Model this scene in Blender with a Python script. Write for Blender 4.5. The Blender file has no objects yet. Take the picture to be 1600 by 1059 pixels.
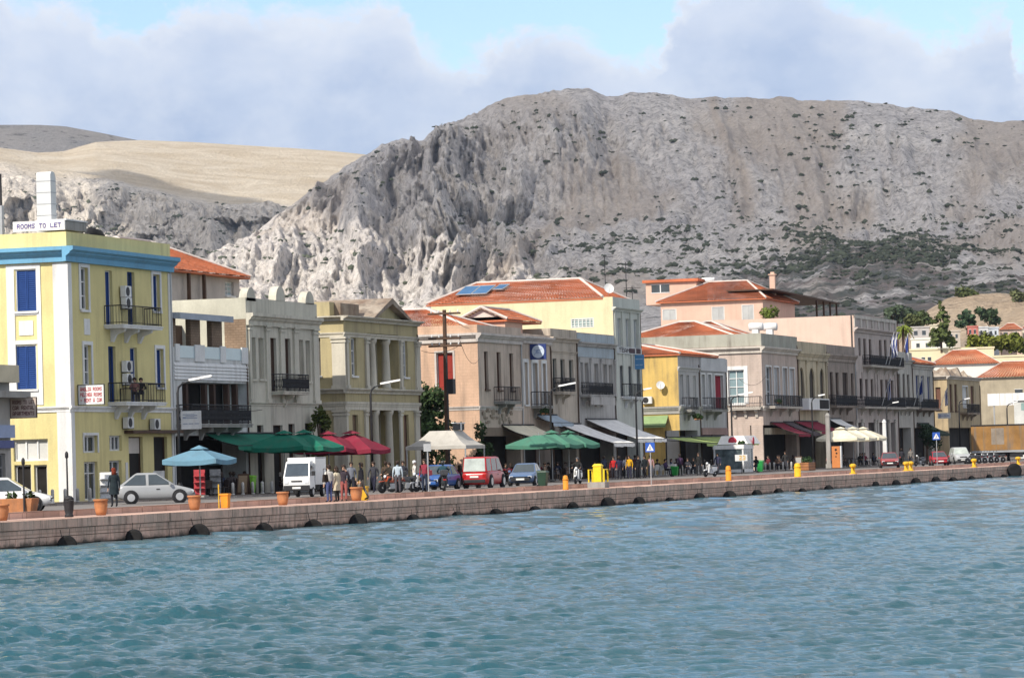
import bpy, bmesh, math, random
import numpy as np
from math import radians, sin, cos, atan, atan2, tan, pi, sqrt, hypot
from mathutils import Vector, Matrix, noise as mnoise
SC = bpy.context.scene
COL = SC.collection
random.seed(7)
# ------------------------------------------------------------------ camera
TH = radians(16.7); FPX = 6000.0; ROLL = radians(1.65); CAM = (0.0, -58.0, 2.72)
PITCH = atan(192.5 / FPX * cos(ROLL))
_f0 = (cos(TH), sin(TH), 0.0); _r0 = (sin(TH), -cos(TH), 0.0)
_cp, _sp, _cr, _sr = cos(PITCH), sin(PITCH), cos(ROLL), sin(ROLL)
FW = (_f0[0]*_cp, _f0[1]*_cp, _sp); _u0 = (-_f0[0]*_sp, -_f0[1]*_sp, _cp)
RT = tuple(_cr*a - _sr*b for a, b in zip(_r0, _u0)); UP = tuple(_sr*a + _cr*b for a, b in zip(_r0, _u0))
cd = bpy.data.cameras.new('camera'); cam = bpy.data.objects.new('camera', cd); COL.objects.link(cam)
cd.sensor_width = 36.0; cd.sensor_fit = 'HORIZONTAL'; cd.lens = 36.0 * FPX / 1600.0
cd.clip_start = 1.0; cd.clip_end = 30000.0
cam.matrix_world = Matrix(((RT[0], UP[0], -FW[0], CAM[0]), (RT[1], UP[1], -FW[1], CAM[1]), (RT[2], UP[2], -FW[2], CAM[2]), (0, 0, 0, 1)))
SC.camera = cam
def ray(px, py):
    a = (px - 800) / FPX; b = (529.5 - py) / FPX
    return tuple(FW[i] + a*RT[i] + b*UP[i] for i in range(3))
def at_v(px, py, v):
    d = ray(px, py); t = (v - CAM[1]) / d[1]; return t*d[0], CAM[2] + t*d[2]
def at_u(px, py, u):
    d = ray(px, py); t = u / d[0]; return CAM[1] + t*d[1], CAM[2] + t*d[2]
def at_d(px, py, r):
    d = ray(px, py); t = r / hypot(d[0], d[1]); return t*d[0], CAM[1] + t*d[1], CAM[2] + t*d[2]
# ------------------------------------------------------------------ light
SUN_AZ = (-0.93, 0.3676); SUN_EL = radians(40)
TS = Vector((SUN_AZ[0]*cos(SUN_EL), SUN_AZ[1]*cos(SUN_EL), sin(SUN_EL))).normalized()
ld = bpy.data.lights.new('sun', 'SUN'); ld.energy = 4.3; ld.angle = radians(0.5); ld.color = (1.0, 0.93, 0.82)
sun = bpy.data.objects.new('sun', ld); COL.objects.link(sun); sun.location = (0, 0, 300)
sun.rotation_euler = TS.to_track_quat('Z', 'Y').to_euler()
SC.view_settings.view_transform = 'Standard'; SC.view_settings.look = 'None'
SC.view_settings.exposure = 0.34; SC.view_settings.gamma = 1.0; SC.view_settings.use_curve_mapping = False
SC.cycles.max_bounces = 5; SC.cycles.diffuse_bounces = 2; SC.cycles.glossy_bounces = 3; SC.cycles.transmission_bounces = 2
SC.cycles.transparent_max_bounces = 6; SC.cycles.caustics_reflective = False; SC.cycles.caustics_refractive = False
class NT:
    """small helper for writing node trees"""
    def __init__(s, tree): s.t = tree; s.n = tree.nodes; s.n.clear()
    def new(s, typ, **kw):
        nd = s.n.new(typ)
        for k, v in kw.items():
            if k.startswith('i_'): nd.inputs[int(k[2:])].default_value = v
            else: setattr(nd, k, v)
        return nd
    def link(s, a, b): s.t.links.new(a, b)
    def math(s, op, a, b=0.0, c=None, clamp=False):
        nd = s.n.new('ShaderNodeMath'); nd.operation = op; nd.use_clamp = clamp
        for i, x in enumerate((a, b, c)):
            if x is None: continue
            if hasattr(x, 'is_output'): s.link(x, nd.inputs[i])
            else: nd.inputs[i].default_value = x
        return nd.outputs[0]
    def mix(s, f, a, b, mode='MIX'):
        nd = s.n.new('ShaderNodeMix'); nd.data_type = 'RGBA'; nd.blend_type = mode
        for idx, x in ((0, f), (6, a), (7, b)):
            if hasattr(x, 'is_output'): s.link(x, nd.inputs[idx])
            elif idx == 0: nd.inputs[0].default_value = x
            else: nd.inputs[idx].default_value = tuple(x) + ((1,) if len(x) == 3 else ())
        return nd.outputs[2]
    def noise(s, vec, scale, detail=4, rough=0.55, dist=0.0):
        nd = s.n.new('ShaderNodeTexNoise'); nd.inputs['Scale'].default_value = scale; nd.inputs['Detail'].default_value = detail
        nd.inputs['Roughness'].default_value = rough; nd.inputs['Distortion'].default_value = dist
        if vec is not None: s.link(vec, nd.inputs['Vector'])
        return nd.outputs['Fac']
    def ramp(s, f, stops):
        nd = s.n.new('ShaderNodeValToRGB'); e = nd.color_ramp.elements
        while len(e) < len(stops): e.new(0.5)
        for el, (p, c) in zip(e, stops):
            el.position = p; el.color = (c, c, c, 1) if isinstance(c, (int, float)) else tuple(c) + (1,)
        s.link(f, nd.inputs[0]); return nd.outputs[0]
    def scale(s, vec, sc, loc=(0, 0, 0)):
        nd = s.n.new('ShaderNodeMapping'); nd.inputs['Scale'].default_value = sc; nd.inputs['Location'].default_value = loc
        s.link(vec, nd.inputs[0]); return nd.outputs[0]
# ------------------------------------------------------------------ world: Nishita sky with a bank of cumulus
W = bpy.data.worlds.new('World'); SC.world = W; W.use_nodes = True
T = NT(W.node_tree)
sky = T.new('ShaderNodeTexSky', sky_type='NISHITA', sun_disc=False, sun_elevation=SUN_EL, air_density=1.0, dust_density=0.3, ozone_density=2.0)
sky.sun_rotation = atan2(TS.x, TS.y)
SKY_K = 0.12
tc = T.new('ShaderNodeTexCoord'); D = tc.outputs['Generated']
def dot(v):
    nd = T.new('ShaderNodeVectorMath', operation='DOT_PRODUCT'); T.link(D, nd.inputs[0]); nd.inputs[1].default_value = v; return nd.outputs['Value']
dF = T.math('MAXIMUM', dot(_f0), 0.02)
S_ = T.math('DIVIDE', dot(_r0), dF)                                   # sideways tangent about the street's bearing
dz = dot((0, 0, 1))
Tt = T.math('DIVIDE', dz, dF)                                         # elevation tangent
tops = [(-40,-60),(30,8),(70,0),(130,2),(158,48),(225,52),(255,26),(320,8),(390,14),(450,22),(540,22),(590,2),(625,14),(660,72),(710,104),(745,92),(790,58),(830,44),(900,58),(955,84),(1025,78),(1048,20),(1078,-25),(1180,-60),(1270,-20),(1340,18),(1400,36),(1450,70),(1520,30),(1575,18),(1590,95),(1640,60)]
st = []
for px, py in tops:
    d = ray(px, py); k = sum(a*b for a, b in zip(d, _f0)); st.append((sum(a*b for a, b in zip(d, _r0))/k, d[2]/k))
s0, s1 = st[0][0], st[-1][0]
warp = T.noise(T.scale(D, (30, 30, 42)), 1.0, 6, 0.6)
warp2 = T.noise(T.scale(D, (170, 170, 200)), 1.0, 5, 0.62)
sN = T.math('DIVIDE', T.math('SUBTRACT', T.math('ADD', S_, T.math('MULTIPLY', T.math('SUBTRACT', warp2, 0.5), 0.012)), s0), s1 - s0, clamp=True)
top = T.ramp(sN, [((s - s0)/(s1 - s0), t*4.0) for s, t in st])         # cloud-top elevation along the bearing (x4)
edge = T.math('ADD', T.math('MULTIPLY', T.math('SUBTRACT', warp, 0.5), 0.016), T.math('MULTIPLY', T.math('SUBTRACT', warp2, 0.5), 0.008))
below = T.math('ADD', T.math('SUBTRACT', T.math('DIVIDE', top, 4.0), Tt), edge)
wisp = T.noise(T.scale(D, (60, 60, 95)), 1.0, 8, 0.68, 0.6)
m_in = T.math('DIVIDE', T.math('ADD', T.math('ADD', below, 0.003), T.math('MULTIPLY', T.math('SUBTRACT', wisp, 0.5), 0.020)), 0.007, clamp=True)
m_in = T.math('SMOOTH_MIN', m_in, 0.94, 0.2)
gen = T.noise(T.scale(D, (3.2, 3.2, 7.5)), 1.0, 8, 0.6, 0.3)           # the rest of the sky: broken cloud
m_out = T.math('DIVIDE', T.math('SUBTRACT', gen, 0.40), 0.16, clamp=True)
inbox = T.math('MULTIPLY', T.math('DIVIDE', T.math('SUBTRACT', 0.17, T.math('ABSOLUTE', S_)), 0.03, clamp=True), T.math('DIVIDE', T.math('SUBTRACT', 0.16, Tt), 0.03, clamp=True))
inbox = T.math('MULTIPLY', inbox, T.math('GREATER_THAN', dot(_f0), 0.1))
mask = T.math('ADD', T.math('MULTIPLY', m_in, inbox), T.math('MULTIPLY', m_out, T.math('SUBTRACT', 1.0, inbox)), clamp=True)
body = T.noise(T.scale(D, (16, 16, 30)), 1.0, 5, 0.55, 0.4)
depth = T.math('DIVIDE', below, 0.045, clamp=True)                    # thick lower cloud is bluer
tone = T.math('ADD', T.math('MULTIPLY', depth, 0.62), T.math('MULTIPLY', T.math('SUBTRACT', body, 0.5), 1.5), clamp=True)
ccol = T.mix(tone, (0.55, 0.61, 0.73), (0.23, 0.33, 0.54))
soft = T.noise(T.scale(D, (55, 55, 80)), 1.0, 6, 0.6)
ccol = T.mix(T.math('MULTIPLY', T.math('SUBTRACT', soft, 0.40), 1.7, clamp=True), ccol, (0.66, 0.69, 0.76))
rim = T.math('MULTIPLY', T.math('SUBTRACT', 1.0, T.math('DIVIDE', below, 0.008, clamp=True)), 0.65)
ccol = T.mix(rim, ccol, (0.74, 0.76, 0.80))
skyc = T.mix(1.0, sky.outputs[0], (SKY_K, SKY_K, SKY_K), 'MULTIPLY')
skyc = T.mix(1.0, skyc, (0.95, 0.98, 1.12), 'MULTIPLY')
ccol = T.mix(inbox, (0.80, 0.785, 0.77), ccol)                          # the clouds overhead and behind are nearer the sun's side and brighter
final = T.mix(mask, skyc, ccol)
bg = T.new('ShaderNodeBackground'); T.link(final, bg.inputs[0]); bg.inputs[1].default_value = 1.0
wo = T.new('ShaderNodeOutputWorld'); T.link(bg.outputs[0], wo.inputs[0])
# ------------------------------------------------------------------ materials
MATS = {}
def mat(name, col, rough=0.85, var=0.16, sc=0.6, metal=0.0, streak=0.0, bump=0.0, bsc=8.0, col2=None, spec=0.3, fine=0.10, kind=None, emit=None, joint=0.75, dirt=(0.13, 0.11, 0.09)):
    if name in MATS: return MATS[name]
    m = bpy.data.materials.new(name); MATS[name] = m; m.use_nodes = True
    t = NT(m.node_tree); out = t.new('ShaderNodeOutputMaterial'); b = t.new('ShaderNodeBsdfPrincipled')
    t.link(b.outputs[0], out.inputs[0])
    geo = t.new('ShaderNodeNewGeometry'); P = geo.outputs['Position']
    base = tuple(col)
    n1 = t.noise(P, sc, 5, 0.6); c = None
    lo = tuple(x*(1 - var) for x in base); hi = tuple(min(1, x*(1 + var)) for x in base)
    if col2: lo = col2
    c = t.mix(t.ramp(n1, [(0.3, 0.0), (0.7, 1.0)]), lo, hi)
    if fine:
        n2 = t.noise(P, 14.0, 3, 0.6)
        c = t.mix(fine*2.2, c, t.ramp(n2, [(0.25, 0.35), (0.75, 1.0)]), 'MULTIPLY')
    if kind == 'stone':            # coursed masonry joints with blocks of differing tone
        br = t.new('ShaderNodeTexBrick'); br.offset = 0.5
        cb = t.new('ShaderNodeCombineXYZ'); sx = t.new('ShaderNodeSeparateXYZ'); t.link(P, sx.inputs[0])
        t.link(t.math('ADD', sx.outputs[0], sx.outputs[1]), cb.inputs[0]); t.link(sx.outputs[2], cb.inputs[1])
        t.link(cb.outputs[0], br.inputs['Vector']); br.inputs['Scale'].default_value = 1.0
        br.inputs['Brick Width'].default_value = bsc; br.inputs['Row Height'].default_value = bsc*0.42; br.inputs['Mortar Size'].default_value = 0.03
        br.inputs['Color1'].default_value = (1.1, 1.1, 1.1, 1); br.inputs['Color2'].default_value = (0.74, 0.72, 0.70, 1); br.inputs['Mortar'].default_value = (0.42, 0.38, 0.34, 1)
        c = t.mix(joint, c, br.outputs['Color'], 'MULTIPLY')
    if kind == 'slats':
        wv = t.new('ShaderNodeTexWave', bands_direction='Z'); t.link(P, wv.inputs[0]); wv.inputs['Scale'].default_value = bsc
        c = t.mix(0.45, c, wv.outputs['Color'], 'MULTIPLY')
    if streak:                     # rain stains run down the wall
        n3 = t.noise(t.scale(P, (2.2, 2.2, 0.22)), 1.0, 5, 0.62); n4 = t.noise(P, 0.35, 3, 0.6)
        f = t.math('MULTIPLY', t.ramp(n3, [(0.46, 0.0), (0.68, 1.0)]), t.math('MULTIPLY', t.ramp(n4, [(0.35, 0.2), (0.62, 1.0)]), min(0.95, streak*1.5)))
        c = t.mix(f, c, dirt)
    t.link(c, b.inputs['Base Color'])
    b.inputs['Roughness'].default_value = rough; b.inputs['Metallic'].default_value = metal
    b.inputs['Specular IOR Level'].default_value = spec
    if bump:
        bp = t.new('ShaderNodeBump'); bp.inputs['Strength'].default_value = bump; bp.inputs['Distance'].default_value = 0.05
        t.link(t.noise(P, 6.0, 4, 0.6), bp.inputs['Height']); t.link(bp.outputs[0], b.inputs['Normal'])
    if emit:
        b.inputs['Emission Color'].default_value = tuple(emit[:3]) + (1,); b.inputs['Emission Strength'].default_value = emit[3]
    return m
# ------------------------------------------------------------------ mesh helper
ID = ((0, 0, 0), (1, 0), (0, 1))
class MB:
    """collects faces in a local frame: (a along, n outward, z up) about an origin, then links ONE mesh object"""
    def __init__(s, basis=None): s.v = []; s.f = []; s.mi = []; s.sm = []; s.cur = 0; s.smooth = False; s.B = basis
    def P(s, p):
        if s.B is None: return tuple(p)
        (ox, oy, oz), d, n = s.B
        return (ox + d[0]*p[0] + n[0]*p[1], oy + d[1]*p[0] + n[1]*p[1], oz + p[2])
    def pts(s, ps):
        k = len(s.v); s.v += [s.P(p) for p in ps]; return k
    def face(s, ids): s.f.append(tuple(ids)); s.mi.append(s.cur); s.sm.append(s.smooth)
    def poly(s, ps): k = s.pts(ps); s.face(range(k, k + len(ps)))
    def box(s, a0, b0, z0, a1, b1, z1):
        a0, a1 = sorted((a0, a1)); b0, b1 = sorted((b0, b1)); z0, z1 = sorted((z0, z1))
        k = s.pts([(a0,b0,z0),(a1,b0,z0),(a1,b1,z0),(a0,b1,z0),(a0,b0,z1),(a1,b0,z1),(a1,b1,z1),(a0,b1,z1)])
        for q in ((0,3,2,1),(4,5,6,7),(0,1,5,4),(1,2,6,5),(2,3,7,6),(3,0,4,7)): s.face([k+i for i in q])
        return s
    def hexa(s, p8):
        k = s.pts(p8)
        for q in ((0,3,2,1),(4,5,6,7),(0,1,5,4),(1,2,6,5),(2,3,7,6),(3,0,4,7)): s.face([k+i for i in q])
    def prism(s, outline, b0, b1):
        """outline [(a,z)...] extruded along n from b0 to b1"""
        n = len(outline); k = s.pts([(a, b0, z) for a, z in outline] + [(a, b1, z) for a, z in outline])
        s.face([k+i for i in range(n)]); s.face([k+n+i for i in reversed(range(n))])
        for i in range(n): j = (i+1) % n; s.face([k+i, k+n+i, k+n+j, k+j])
    def prism_a(s, outline, a0, a1):
        """outline [(n,z)...] extruded along a"""
        n = len(outline); k = s.pts([(a0, b, z) for b, z in outline] + [(a1, b, z) for b, z in outline])
        s.face([k+i for i in range(n)]); s.face([k+n+i for i in reversed(range(n))])
        for i in range(n): j = (i+1) % n; s.face([k+i, k+n+i, k+n+j, k+j])
    def tube(s, path, rad, seg=6, cap=True):
        path = [Vector(p) for p in path]; n = len(path); rs = rad if isinstance(rad, (list, tuple)) else [rad]*n
        ks = []; up = None
        for i, p in enumerate(path):
            t = (path[min(i+1, n-1)] - path[max(i-1, 0)]).normalized()
            ref = Vector((0, 0, 1)) if abs(t.z) < 0.9 else Vector((1, 0, 0))
            x = t.cross(ref).normalized(); y = x.cross(t)
            if up is not None and x.dot(up) < 0: x, y = -x, -y
            up = x
            ks.append(s.pts([p + x*(rs[i]*cos(2*pi*j/seg)) + y*(rs[i]*sin(2*pi*j/seg)) for j in range(seg)]))
        for i in range(n-1):
            for j in range(seg): q = (j+1) % seg; s.face([ks[i]+j, ks[i]+q, ks[i+1]+q, ks[i+1]+j])
        if cap: s.face([ks[0]+j for j in reversed(range(seg))]); s.face([ks[-1]+j for j in range(seg)])
        return s
    def lathe(s, c, prof, seg=16, axis='z'):
        ks = []
        for r, h in prof:
            r = max(r, 0.0005); ring = []
            for j in range(seg):
                x, y = r*cos(2*pi*j/seg), r*sin(2*pi*j/seg)
                ring.append((c[0]+x, c[1]+y, c[2]+h) if axis == 'z' else ((c[0]+x, c[1]+h, c[2]+y) if axis == 'n' else (c[0]+h, c[1]+x, c[2]+y)))
            ks.append(s.pts(ring))
        for i in range(len(prof)-1):
            for j in range(seg): q = (j+1) % seg; s.face([ks[i]+j, ks[i]+q, ks[i+1]+q, ks[i+1]+j])
        s.face([ks[0]+j for j in range(seg)]); s.face([ks[-1]+j for j in range(seg)])
        return s
    def build(s, name, mats, parent=None, weld=False, recalc=True, bevel=0.0):
        me = bpy.data.meshes.new(name)
        off = Vector((0, 0, 0))
        p = parent
        while p is not None: off += p.location; p = p.parent
        me.from_pydata([(x-off.x, y-off.y, z-off.z) for x, y, z in s.v], [], s.f)
        ml = mats if isinstance(mats, (list, tuple)) else [mats]
        for m in ml: me.materials.append(m)
        me.polygons.foreach_set('material_index', s.mi); me.polygons.foreach_set('use_smooth', s.sm)
        if recalc or weld or bevel:
            bm = bmesh.new(); bm.from_mesh(me)
            if weld: bmesh.ops.remove_doubles(bm, verts=bm.verts, dist=1e-4)
            if recalc: bmesh.ops.recalc_face_normals(bm, faces=bm.faces)
            if bevel: bmesh.ops.bevel(bm, geom=[e for e in bm.edges if e.calc_face_angle(0) > 0.6], offset=bevel, segments=2, profile=0.6, affect='EDGES', clamp_overlap=True)
            bm.to_mesh(me); bm.free()
        me.update()
        o = bpy.data.objects.new(name, me); COL.objects.link(o)
        if parent is not None: o.parent = parent
        return o
def tag(o, label=None, cat=None, group=None, kind=None):
    if label: o['label'] = label
    if cat: o['category'] = cat
    if group: o['group'] = group
    if kind: o['kind'] = kind
    return o
def thing(name, loc, label, cat, group=None):
    o = bpy.data.objects.new(name, None); COL.objects.link(o); o.location = loc; o.empty_display_size = 0.2
    return tag(o, label, cat, group)
def dup(o, loc=None, rz=None, label=None, parent=None):
    c = o.copy(); COL.objects.link(c)
    if parent is not None: c.parent = parent
    if loc is not None: c.location = loc
    if rz is not None: c.rotation_euler = (0, 0, rz)
    if label: c['label'] = label
    for ch in o.children: dup(ch, parent=c)
    return c
# ------------------------------------------------------------------ terrain
def fbm(x, y, seed=0, octaves=5, lac=2.03, gain=0.5, ridged=False):
    rng = np.random.RandomState(seed); tab = rng.rand(256, 256)
    def vn(x, y):
        xi = np.floor(x).astype(int); yi = np.floor(y).astype(int); fx = x - xi; fy = y - yi
        fx = fx*fx*fx*(fx*(fx*6-15)+10); fy = fy*fy*fy*(fy*(fy*6-15)+10)
        a = tab[yi % 256, xi % 256]; b = tab[yi % 256, (xi+1) % 256]; c = tab[(yi+1) % 256, xi % 256]; d = tab[(yi+1) % 256, (xi+1) % 256]
        return (a*(1-fx)+b*fx)*(1-fy) + (c*(1-fx)+d*fx)*fy
    s = np.zeros_like(x); amp = 1.0; tot = 0.0
    for o in range(octaves):
        n = vn(x + 17.3*o, y - 9.1*o)
        if ridged: n = 1 - np.abs(2*n - 1)
        s += amp*n; tot += amp; amp *= gain; x = x*lac; y = y*lac
    return s/tot
def to_polar(pts):
    out = []
    for px, py in pts:
        d = ray(px, py); out.append((atan2(d[1], d[0]), d[2]/hypot(d[0], d[1])))
    out.sort(); return np.array([o[0] for o in out]), np.array([o[1] for o in out])
def np_proj(X, Y, Z):
    p = (X - CAM[0], Y - CAM[1], Z - CAM[2]); k = p[0]*FW[0] + p[1]*FW[1] + p[2]*FW[2]
    return 800 + FPX*(p[0]*RT[0] + p[1]*RT[1] + p[2]*RT[2])/k, 529.5 - FPX*(p[0]*UP[0] + p[1]*UP[1] + p[2]*UP[2])/k
def grid_mesh(name, X, Y, Z, m, attrs=None):
    nr, na = X.shape
    me = bpy.data.meshes.new(name); V = np.stack([X, Y, Z], -1).reshape(-1, 3)
    i = np.arange(nr-1)[:, None]*na + np.arange(na-1)[None, :]
    F = np.stack([i, i+na, i+na+1, i+1], -1).reshape(-1, 4)
    me.vertices.add(len(V)); me.vertices.foreach_set('co', V.ravel())
    me.loops.add(F.size); me.loops.foreach_set('vertex_index', F.ravel().astype(np.int32))
    me.polygons.add(len(F)); me.polygons.foreach_set('loop_start', np.arange(0, F.size, 4, dtype=np.int32))
    me.polygons.foreach_set('use_smooth', np.ones(len(F), dtype=bool))
    me.update(); me.validate()
    for k, a in (attrs or {}).items():
        at = me.attributes.new(k, 'FLOAT', 'POINT'); at.data.foreach_set('value', a.ravel().astype(np.float32))
    me.materials.append(m); o = bpy.data.objects.new(name, me); COL.objects.link(o)
    return tag(o, kind='structure')
def rock_mat(name, rock, rock2, soil, soil2, green, streak=True):
    m = bpy.data.materials.new(name); m.use_nodes = True; t = NT(m.node_tree)
    out = t.new('ShaderNodeOutputMaterial'); b = t.new('ShaderNodeBsdfPrincipled'); t.link(b.outputs[0], out.inputs[0])
    P = t.new('ShaderNodeNewGeometry').outputs['Position']
    A = lambda k: t.new('ShaderNodeAttribute', attribute_name=k).outputs['Fac']
    n1 = t.noise(P, 0.012, 7, 0.62); n2 = t.noise(P, 0.09, 6, 0.65); n3 = t.noise(P, 0.5, 4, 0.7)
    c = t.mix(t.ramp(n1, [(0.35, 0), (0.65, 1)]), rock, rock2)
    c = t.mix(0.6, c, t.ramp(n2, [(0.30, 0.50), (0.58, 1.0)]), 'MULTIPLY')
    ns = t.noise(t.scale(P, (0.012, 0.012, 0.06)), 1.0, 7, 0.68, 0.8)
    sc = t.mix(t.ramp(ns, [(0.35, 0), (0.65, 1)]), soil, soil2)
    pit_shade = t.ramp(t.noise(P, 0.2, 8, 0.78), [(0.41, 0.30), (0.50, 1.0)]); c = t.mix(0.7, c, pit_shade, 'MULTIPLY')      # shade of cracks and pits painted into the limestone colour
    c = t.mix(A('soil'), c, sc)
    c = t.mix(0.5, c, t.ramp(n3, [(0.34, 0.5), (0.56, 1.0)]), 'MULTIPLY')
    ng = t.noise(P, 0.035, 6, 0.7)
    g = t.math('MULTIPLY', t.ramp(t.math('ADD', ng, t.math('MULTIPLY', t.math('SUBTRACT', A('green'), 0.5), 0.55)), [(0.50, 0), (0.60, 1)]), t.math('GREATER_THAN', A('green'), 0.02))
    gc = t.mix(t.ramp(t.noise(P, 0.05, 5, 0.65), [(0.42, 0), (0.6, 1)]), green, (0.19, 0.145, 0.125))
    c = t.mix(t.math('MULTIPLY', g, 0.85), c, gc)
    t.link(c, b.inputs['Base Color']); b.inputs['Roughness'].default_value = 0.95; b.inputs['Specular IOR Level'].default_value = 0.1
    bp = t.new('ShaderNodeBump'); bp.inputs['Strength'].default_value = 0.9; bp.inputs['Distance'].default_value = 5.0
    t.link(t.noise(P, 0.16, 6, 0.7), bp.inputs['Height']); t.link(bp.outputs[0], b.inputs['Normal'])
    return m
def interp_rows(rows, r, az):
    """rows: (distance, azimuths, elevation tangents): heights between them follow straight lines in distance"""
    H = [np.interp(az, a, e)*R + CAM[2] for R, a, e in rows]; out = np.full((len(r), len(az)), 0.0)
    for i, x in enumerate(r):
        k = 0
        while k < len(rows)-2 and x > rows[k+1][0]: k += 1
        t = (x - rows[k][0])/(rows[k+1][0] - rows[k][0]); out[i] = H[k]*(1-t) + H[k+1]*t
    return out
AZ0 = TH
def smooth(x, a, b): t = np.clip((x-a)/(b-a), 0, 1); return t*t*(3-2*t)
# main mountain -----------------------------------------------------------
ridge = to_polar([(-900,700),(-200,640),(120,560),(250,480),(300,440),(335,408),(380,372),(430,335),(500,290),(545,262),(590,238),(612,230),(660,226),(700,198),(745,180),(790,161),(815,157),(850,151),(925,142),(950,149),(985,147),(1040,147),(1065,152),(1100,153),(1150,149),(1185,153),(1240,148),(1300,155),(1370,160),(1430,165),(1480,172),(1520,184),(1560,191),(1600,190),(1700,186),(1900,200),(2400,240)])
mid = to_polar([(-900,720),(-200,700),(150,640),(335,445),(430,400),(520,375),(600,345),(650,320),(700,315),(760,345),(850,330),(950,330),(1100,325),(1300,340),(1600,345),(2400,380)])
foot = to_polar([(-900,760),(0,660),(335,490),(500,490),(700,480),(800,445),(900,452),(1100,432),(1300,418),(1450,415),(1600,420),(2400,450)])
low = to_polar([(-900,790),(0,700),(335,540),(700,540),(900,560),(1600,540),(2400,560)])
base = (np.array([-1.0, 2.0]), np.array([0.0, 0.0]))
naz = 1150
az = np.linspace(AZ0 - radians(13), AZ0 + radians(13), naz)
r = np.concatenate([np.linspace(1100, 2050, 60), np.linspace(2052, 2960, 400), np.linspace(2965, 3500, 40)])
back = (3500, ridge[0], ridge[1]*0.35)
H = interp_rows([(1100,)+base, (1650,)+low, (2150,)+foot, (2560,)+mid, (2900,)+ridge, back], r, az)
RR, AA = np.meshgrid(r, az, indexing='ij')
X = RR*np.cos(AA); Y = CAM[1] + RR*np.sin(AA)
PX, PY = np_proj(X, Y, H)
s = (AA - AZ0)*2700.0                                    # metres across the slope
up = smooth(RR, 1700, 2250); top_f = 1 - 0.70*smooth(RR, 2740, 2895)*(1-smooth(RR, 2905, 2990))
cliff = np.exp(-((PX-725)/105.0)**2)*smooth(PY, 150, 200)*(1-smooth(PY, 420, 520)) + 0.42*np.exp(-((PX-500)/170.0)**2)*(1-smooth(PY, 470, 560)) + 0.5*np.exp(-((PX-900)/60.0)**2)*(1-smooth(PY, 230, 330))
cliff = np.clip(cliff, 0, 1)
w1 = fbm(s/130+3, RR/420, 3, 4)
# the slope is seen foreshortened, so ribs that read as upright must be many times longer down the slope than across it
g1 = fbm(s/62 + 1.7*w1, RR/900 + w1, 5, 5, ridged=True)
g2 = fbm(s/21 + 3*w1, RR/330 + w1, 8, 5, gain=0.55, ridged=True)
g3 = fbm(s/8 + 4*w1, RR/120, 9, 4, gain=0.6, ridged=True)
b1 = fbm(s/260, RR/420, 11, 5); n2 = fbm(s/26, RR/120, 14, 5, gain=0.6); n3 = fbm(s/8, RR/34, 15, 4, gain=0.6)
dz_ = (g1-0.5)*(14 + 10*cliff) + (g2-0.5)*(5 + 6*cliff) + (b1-0.5)*42 + (n2-0.5)*(11+9*cliff) + (n3-0.5)*(4+6*cliff) + (g3-0.5)*(4+5*cliff)
# ribs and gullies are cut into the slope sideways rather than raised on it, so that they stand as steep faces
dr_ = -((g1-0.45)*(34 + 150*cliff) + (g2-0.5)*(16 + 60*cliff) + (n2-0.5)*(14 + 46*cliff) + (g3-0.5)*(7 + 22*cliff) + (n3-0.5)*(5 + 22*cliff))*up*(1-0.75*smooth(PX, 850, 1000)*(1-smooth(RR, 2200, 2450)))*(1 - 0.75*smooth(RR, 2760, 2895)*(1-smooth(RR, 2905, 2990)))
Z = np.maximum(H + dz_*up*top_f, -2)
X = X + dr_*np.cos(AA); Y = Y + dr_*np.sin(AA)
soil = smooth(fbm(s/70, RR/260, 21, 5), 0.5, 0.68)*(1-0.85*cliff)*0.7
# the pale footpath gully that runs down from the ridge
soil = np.maximum(soil, 0.9*np.exp(-((PX - (1125 + 0.18*(PY-150) + 14*np.sin(PY/37.0)))/(9 + (PY-140)*0.045))**2)*(1-smooth(PY, 320, 400)))
soil = np.maximum(soil, 0.7*np.exp(-((PX - (830 + 0.0*(PY))+ 0.95*(PY-395))/26.0)**2)*smooth(PY, 300, 330))
PYn = PY + (fbm(s/90, RR/260, 24, 5) - 0.5)*150
green = smooth(PYn, 335, 480)*smooth(PX, 850, 1220)*0.64 + 0.10*smooth(PY, 300, 420)
M_rock = rock_mat('limestone', (0.65, 0.605, 0.575), (0.80, 0.74, 0.675), (0.58, 0.49, 0.40), (0.44, 0.37, 0.31), (0.055, 0.070, 0.055))
mountain = grid_mesh('mountain', X, Y, Z, M_rock, {'soil': soil, 'green': np.clip(green, 0, 1)})
MT = (X.copy(), Y.copy(), Z.copy())
# left hill: a rocky face below an edge, a smooth dry plateau above ---------
edge_p = to_polar([(-900,240),(-200,245),(0,250),(60,262),(120,268),(180,276),(240,290),(300,305),(360,316),(430,322),(520,330),(620,340),(900,420)])
crest = to_polar([(-900,240),(-100,236),(0,232),(60,242),(100,240),(150,222),(220,219),(300,222),(380,227),(450,231),(520,236),(575,242),(640,252),(760,280),(900,380)])
footl = to_polar([(-900,520),(0,520),(200,470),(350,440),(430,440),(900,560)])
az2 = np.linspace(AZ0 - radians(1.0), AZ0 + radians(15), 620)
r2 = np.concatenate([np.linspace(2600, 3150, 30), np.linspace(3155, 3800, 200), np.linspace(3806, 4700, 150), np.linspace(4720, 5400, 20)])
H2 = interp_rows([(2600,)+base, (3150,)+footl, (3750,)+edge_p, (4600, crest[0], crest[1]), (5400, crest[0], crest[1]*0.6)], r2, az2)
RR2, AA2 = np.meshgrid(r2, az2, indexing='ij'); X2 = RR2*np.cos(AA2); Y2 = CAM[1] + RR2*np.sin(AA2); s2 = (AA2-AZ0)*3600
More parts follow.
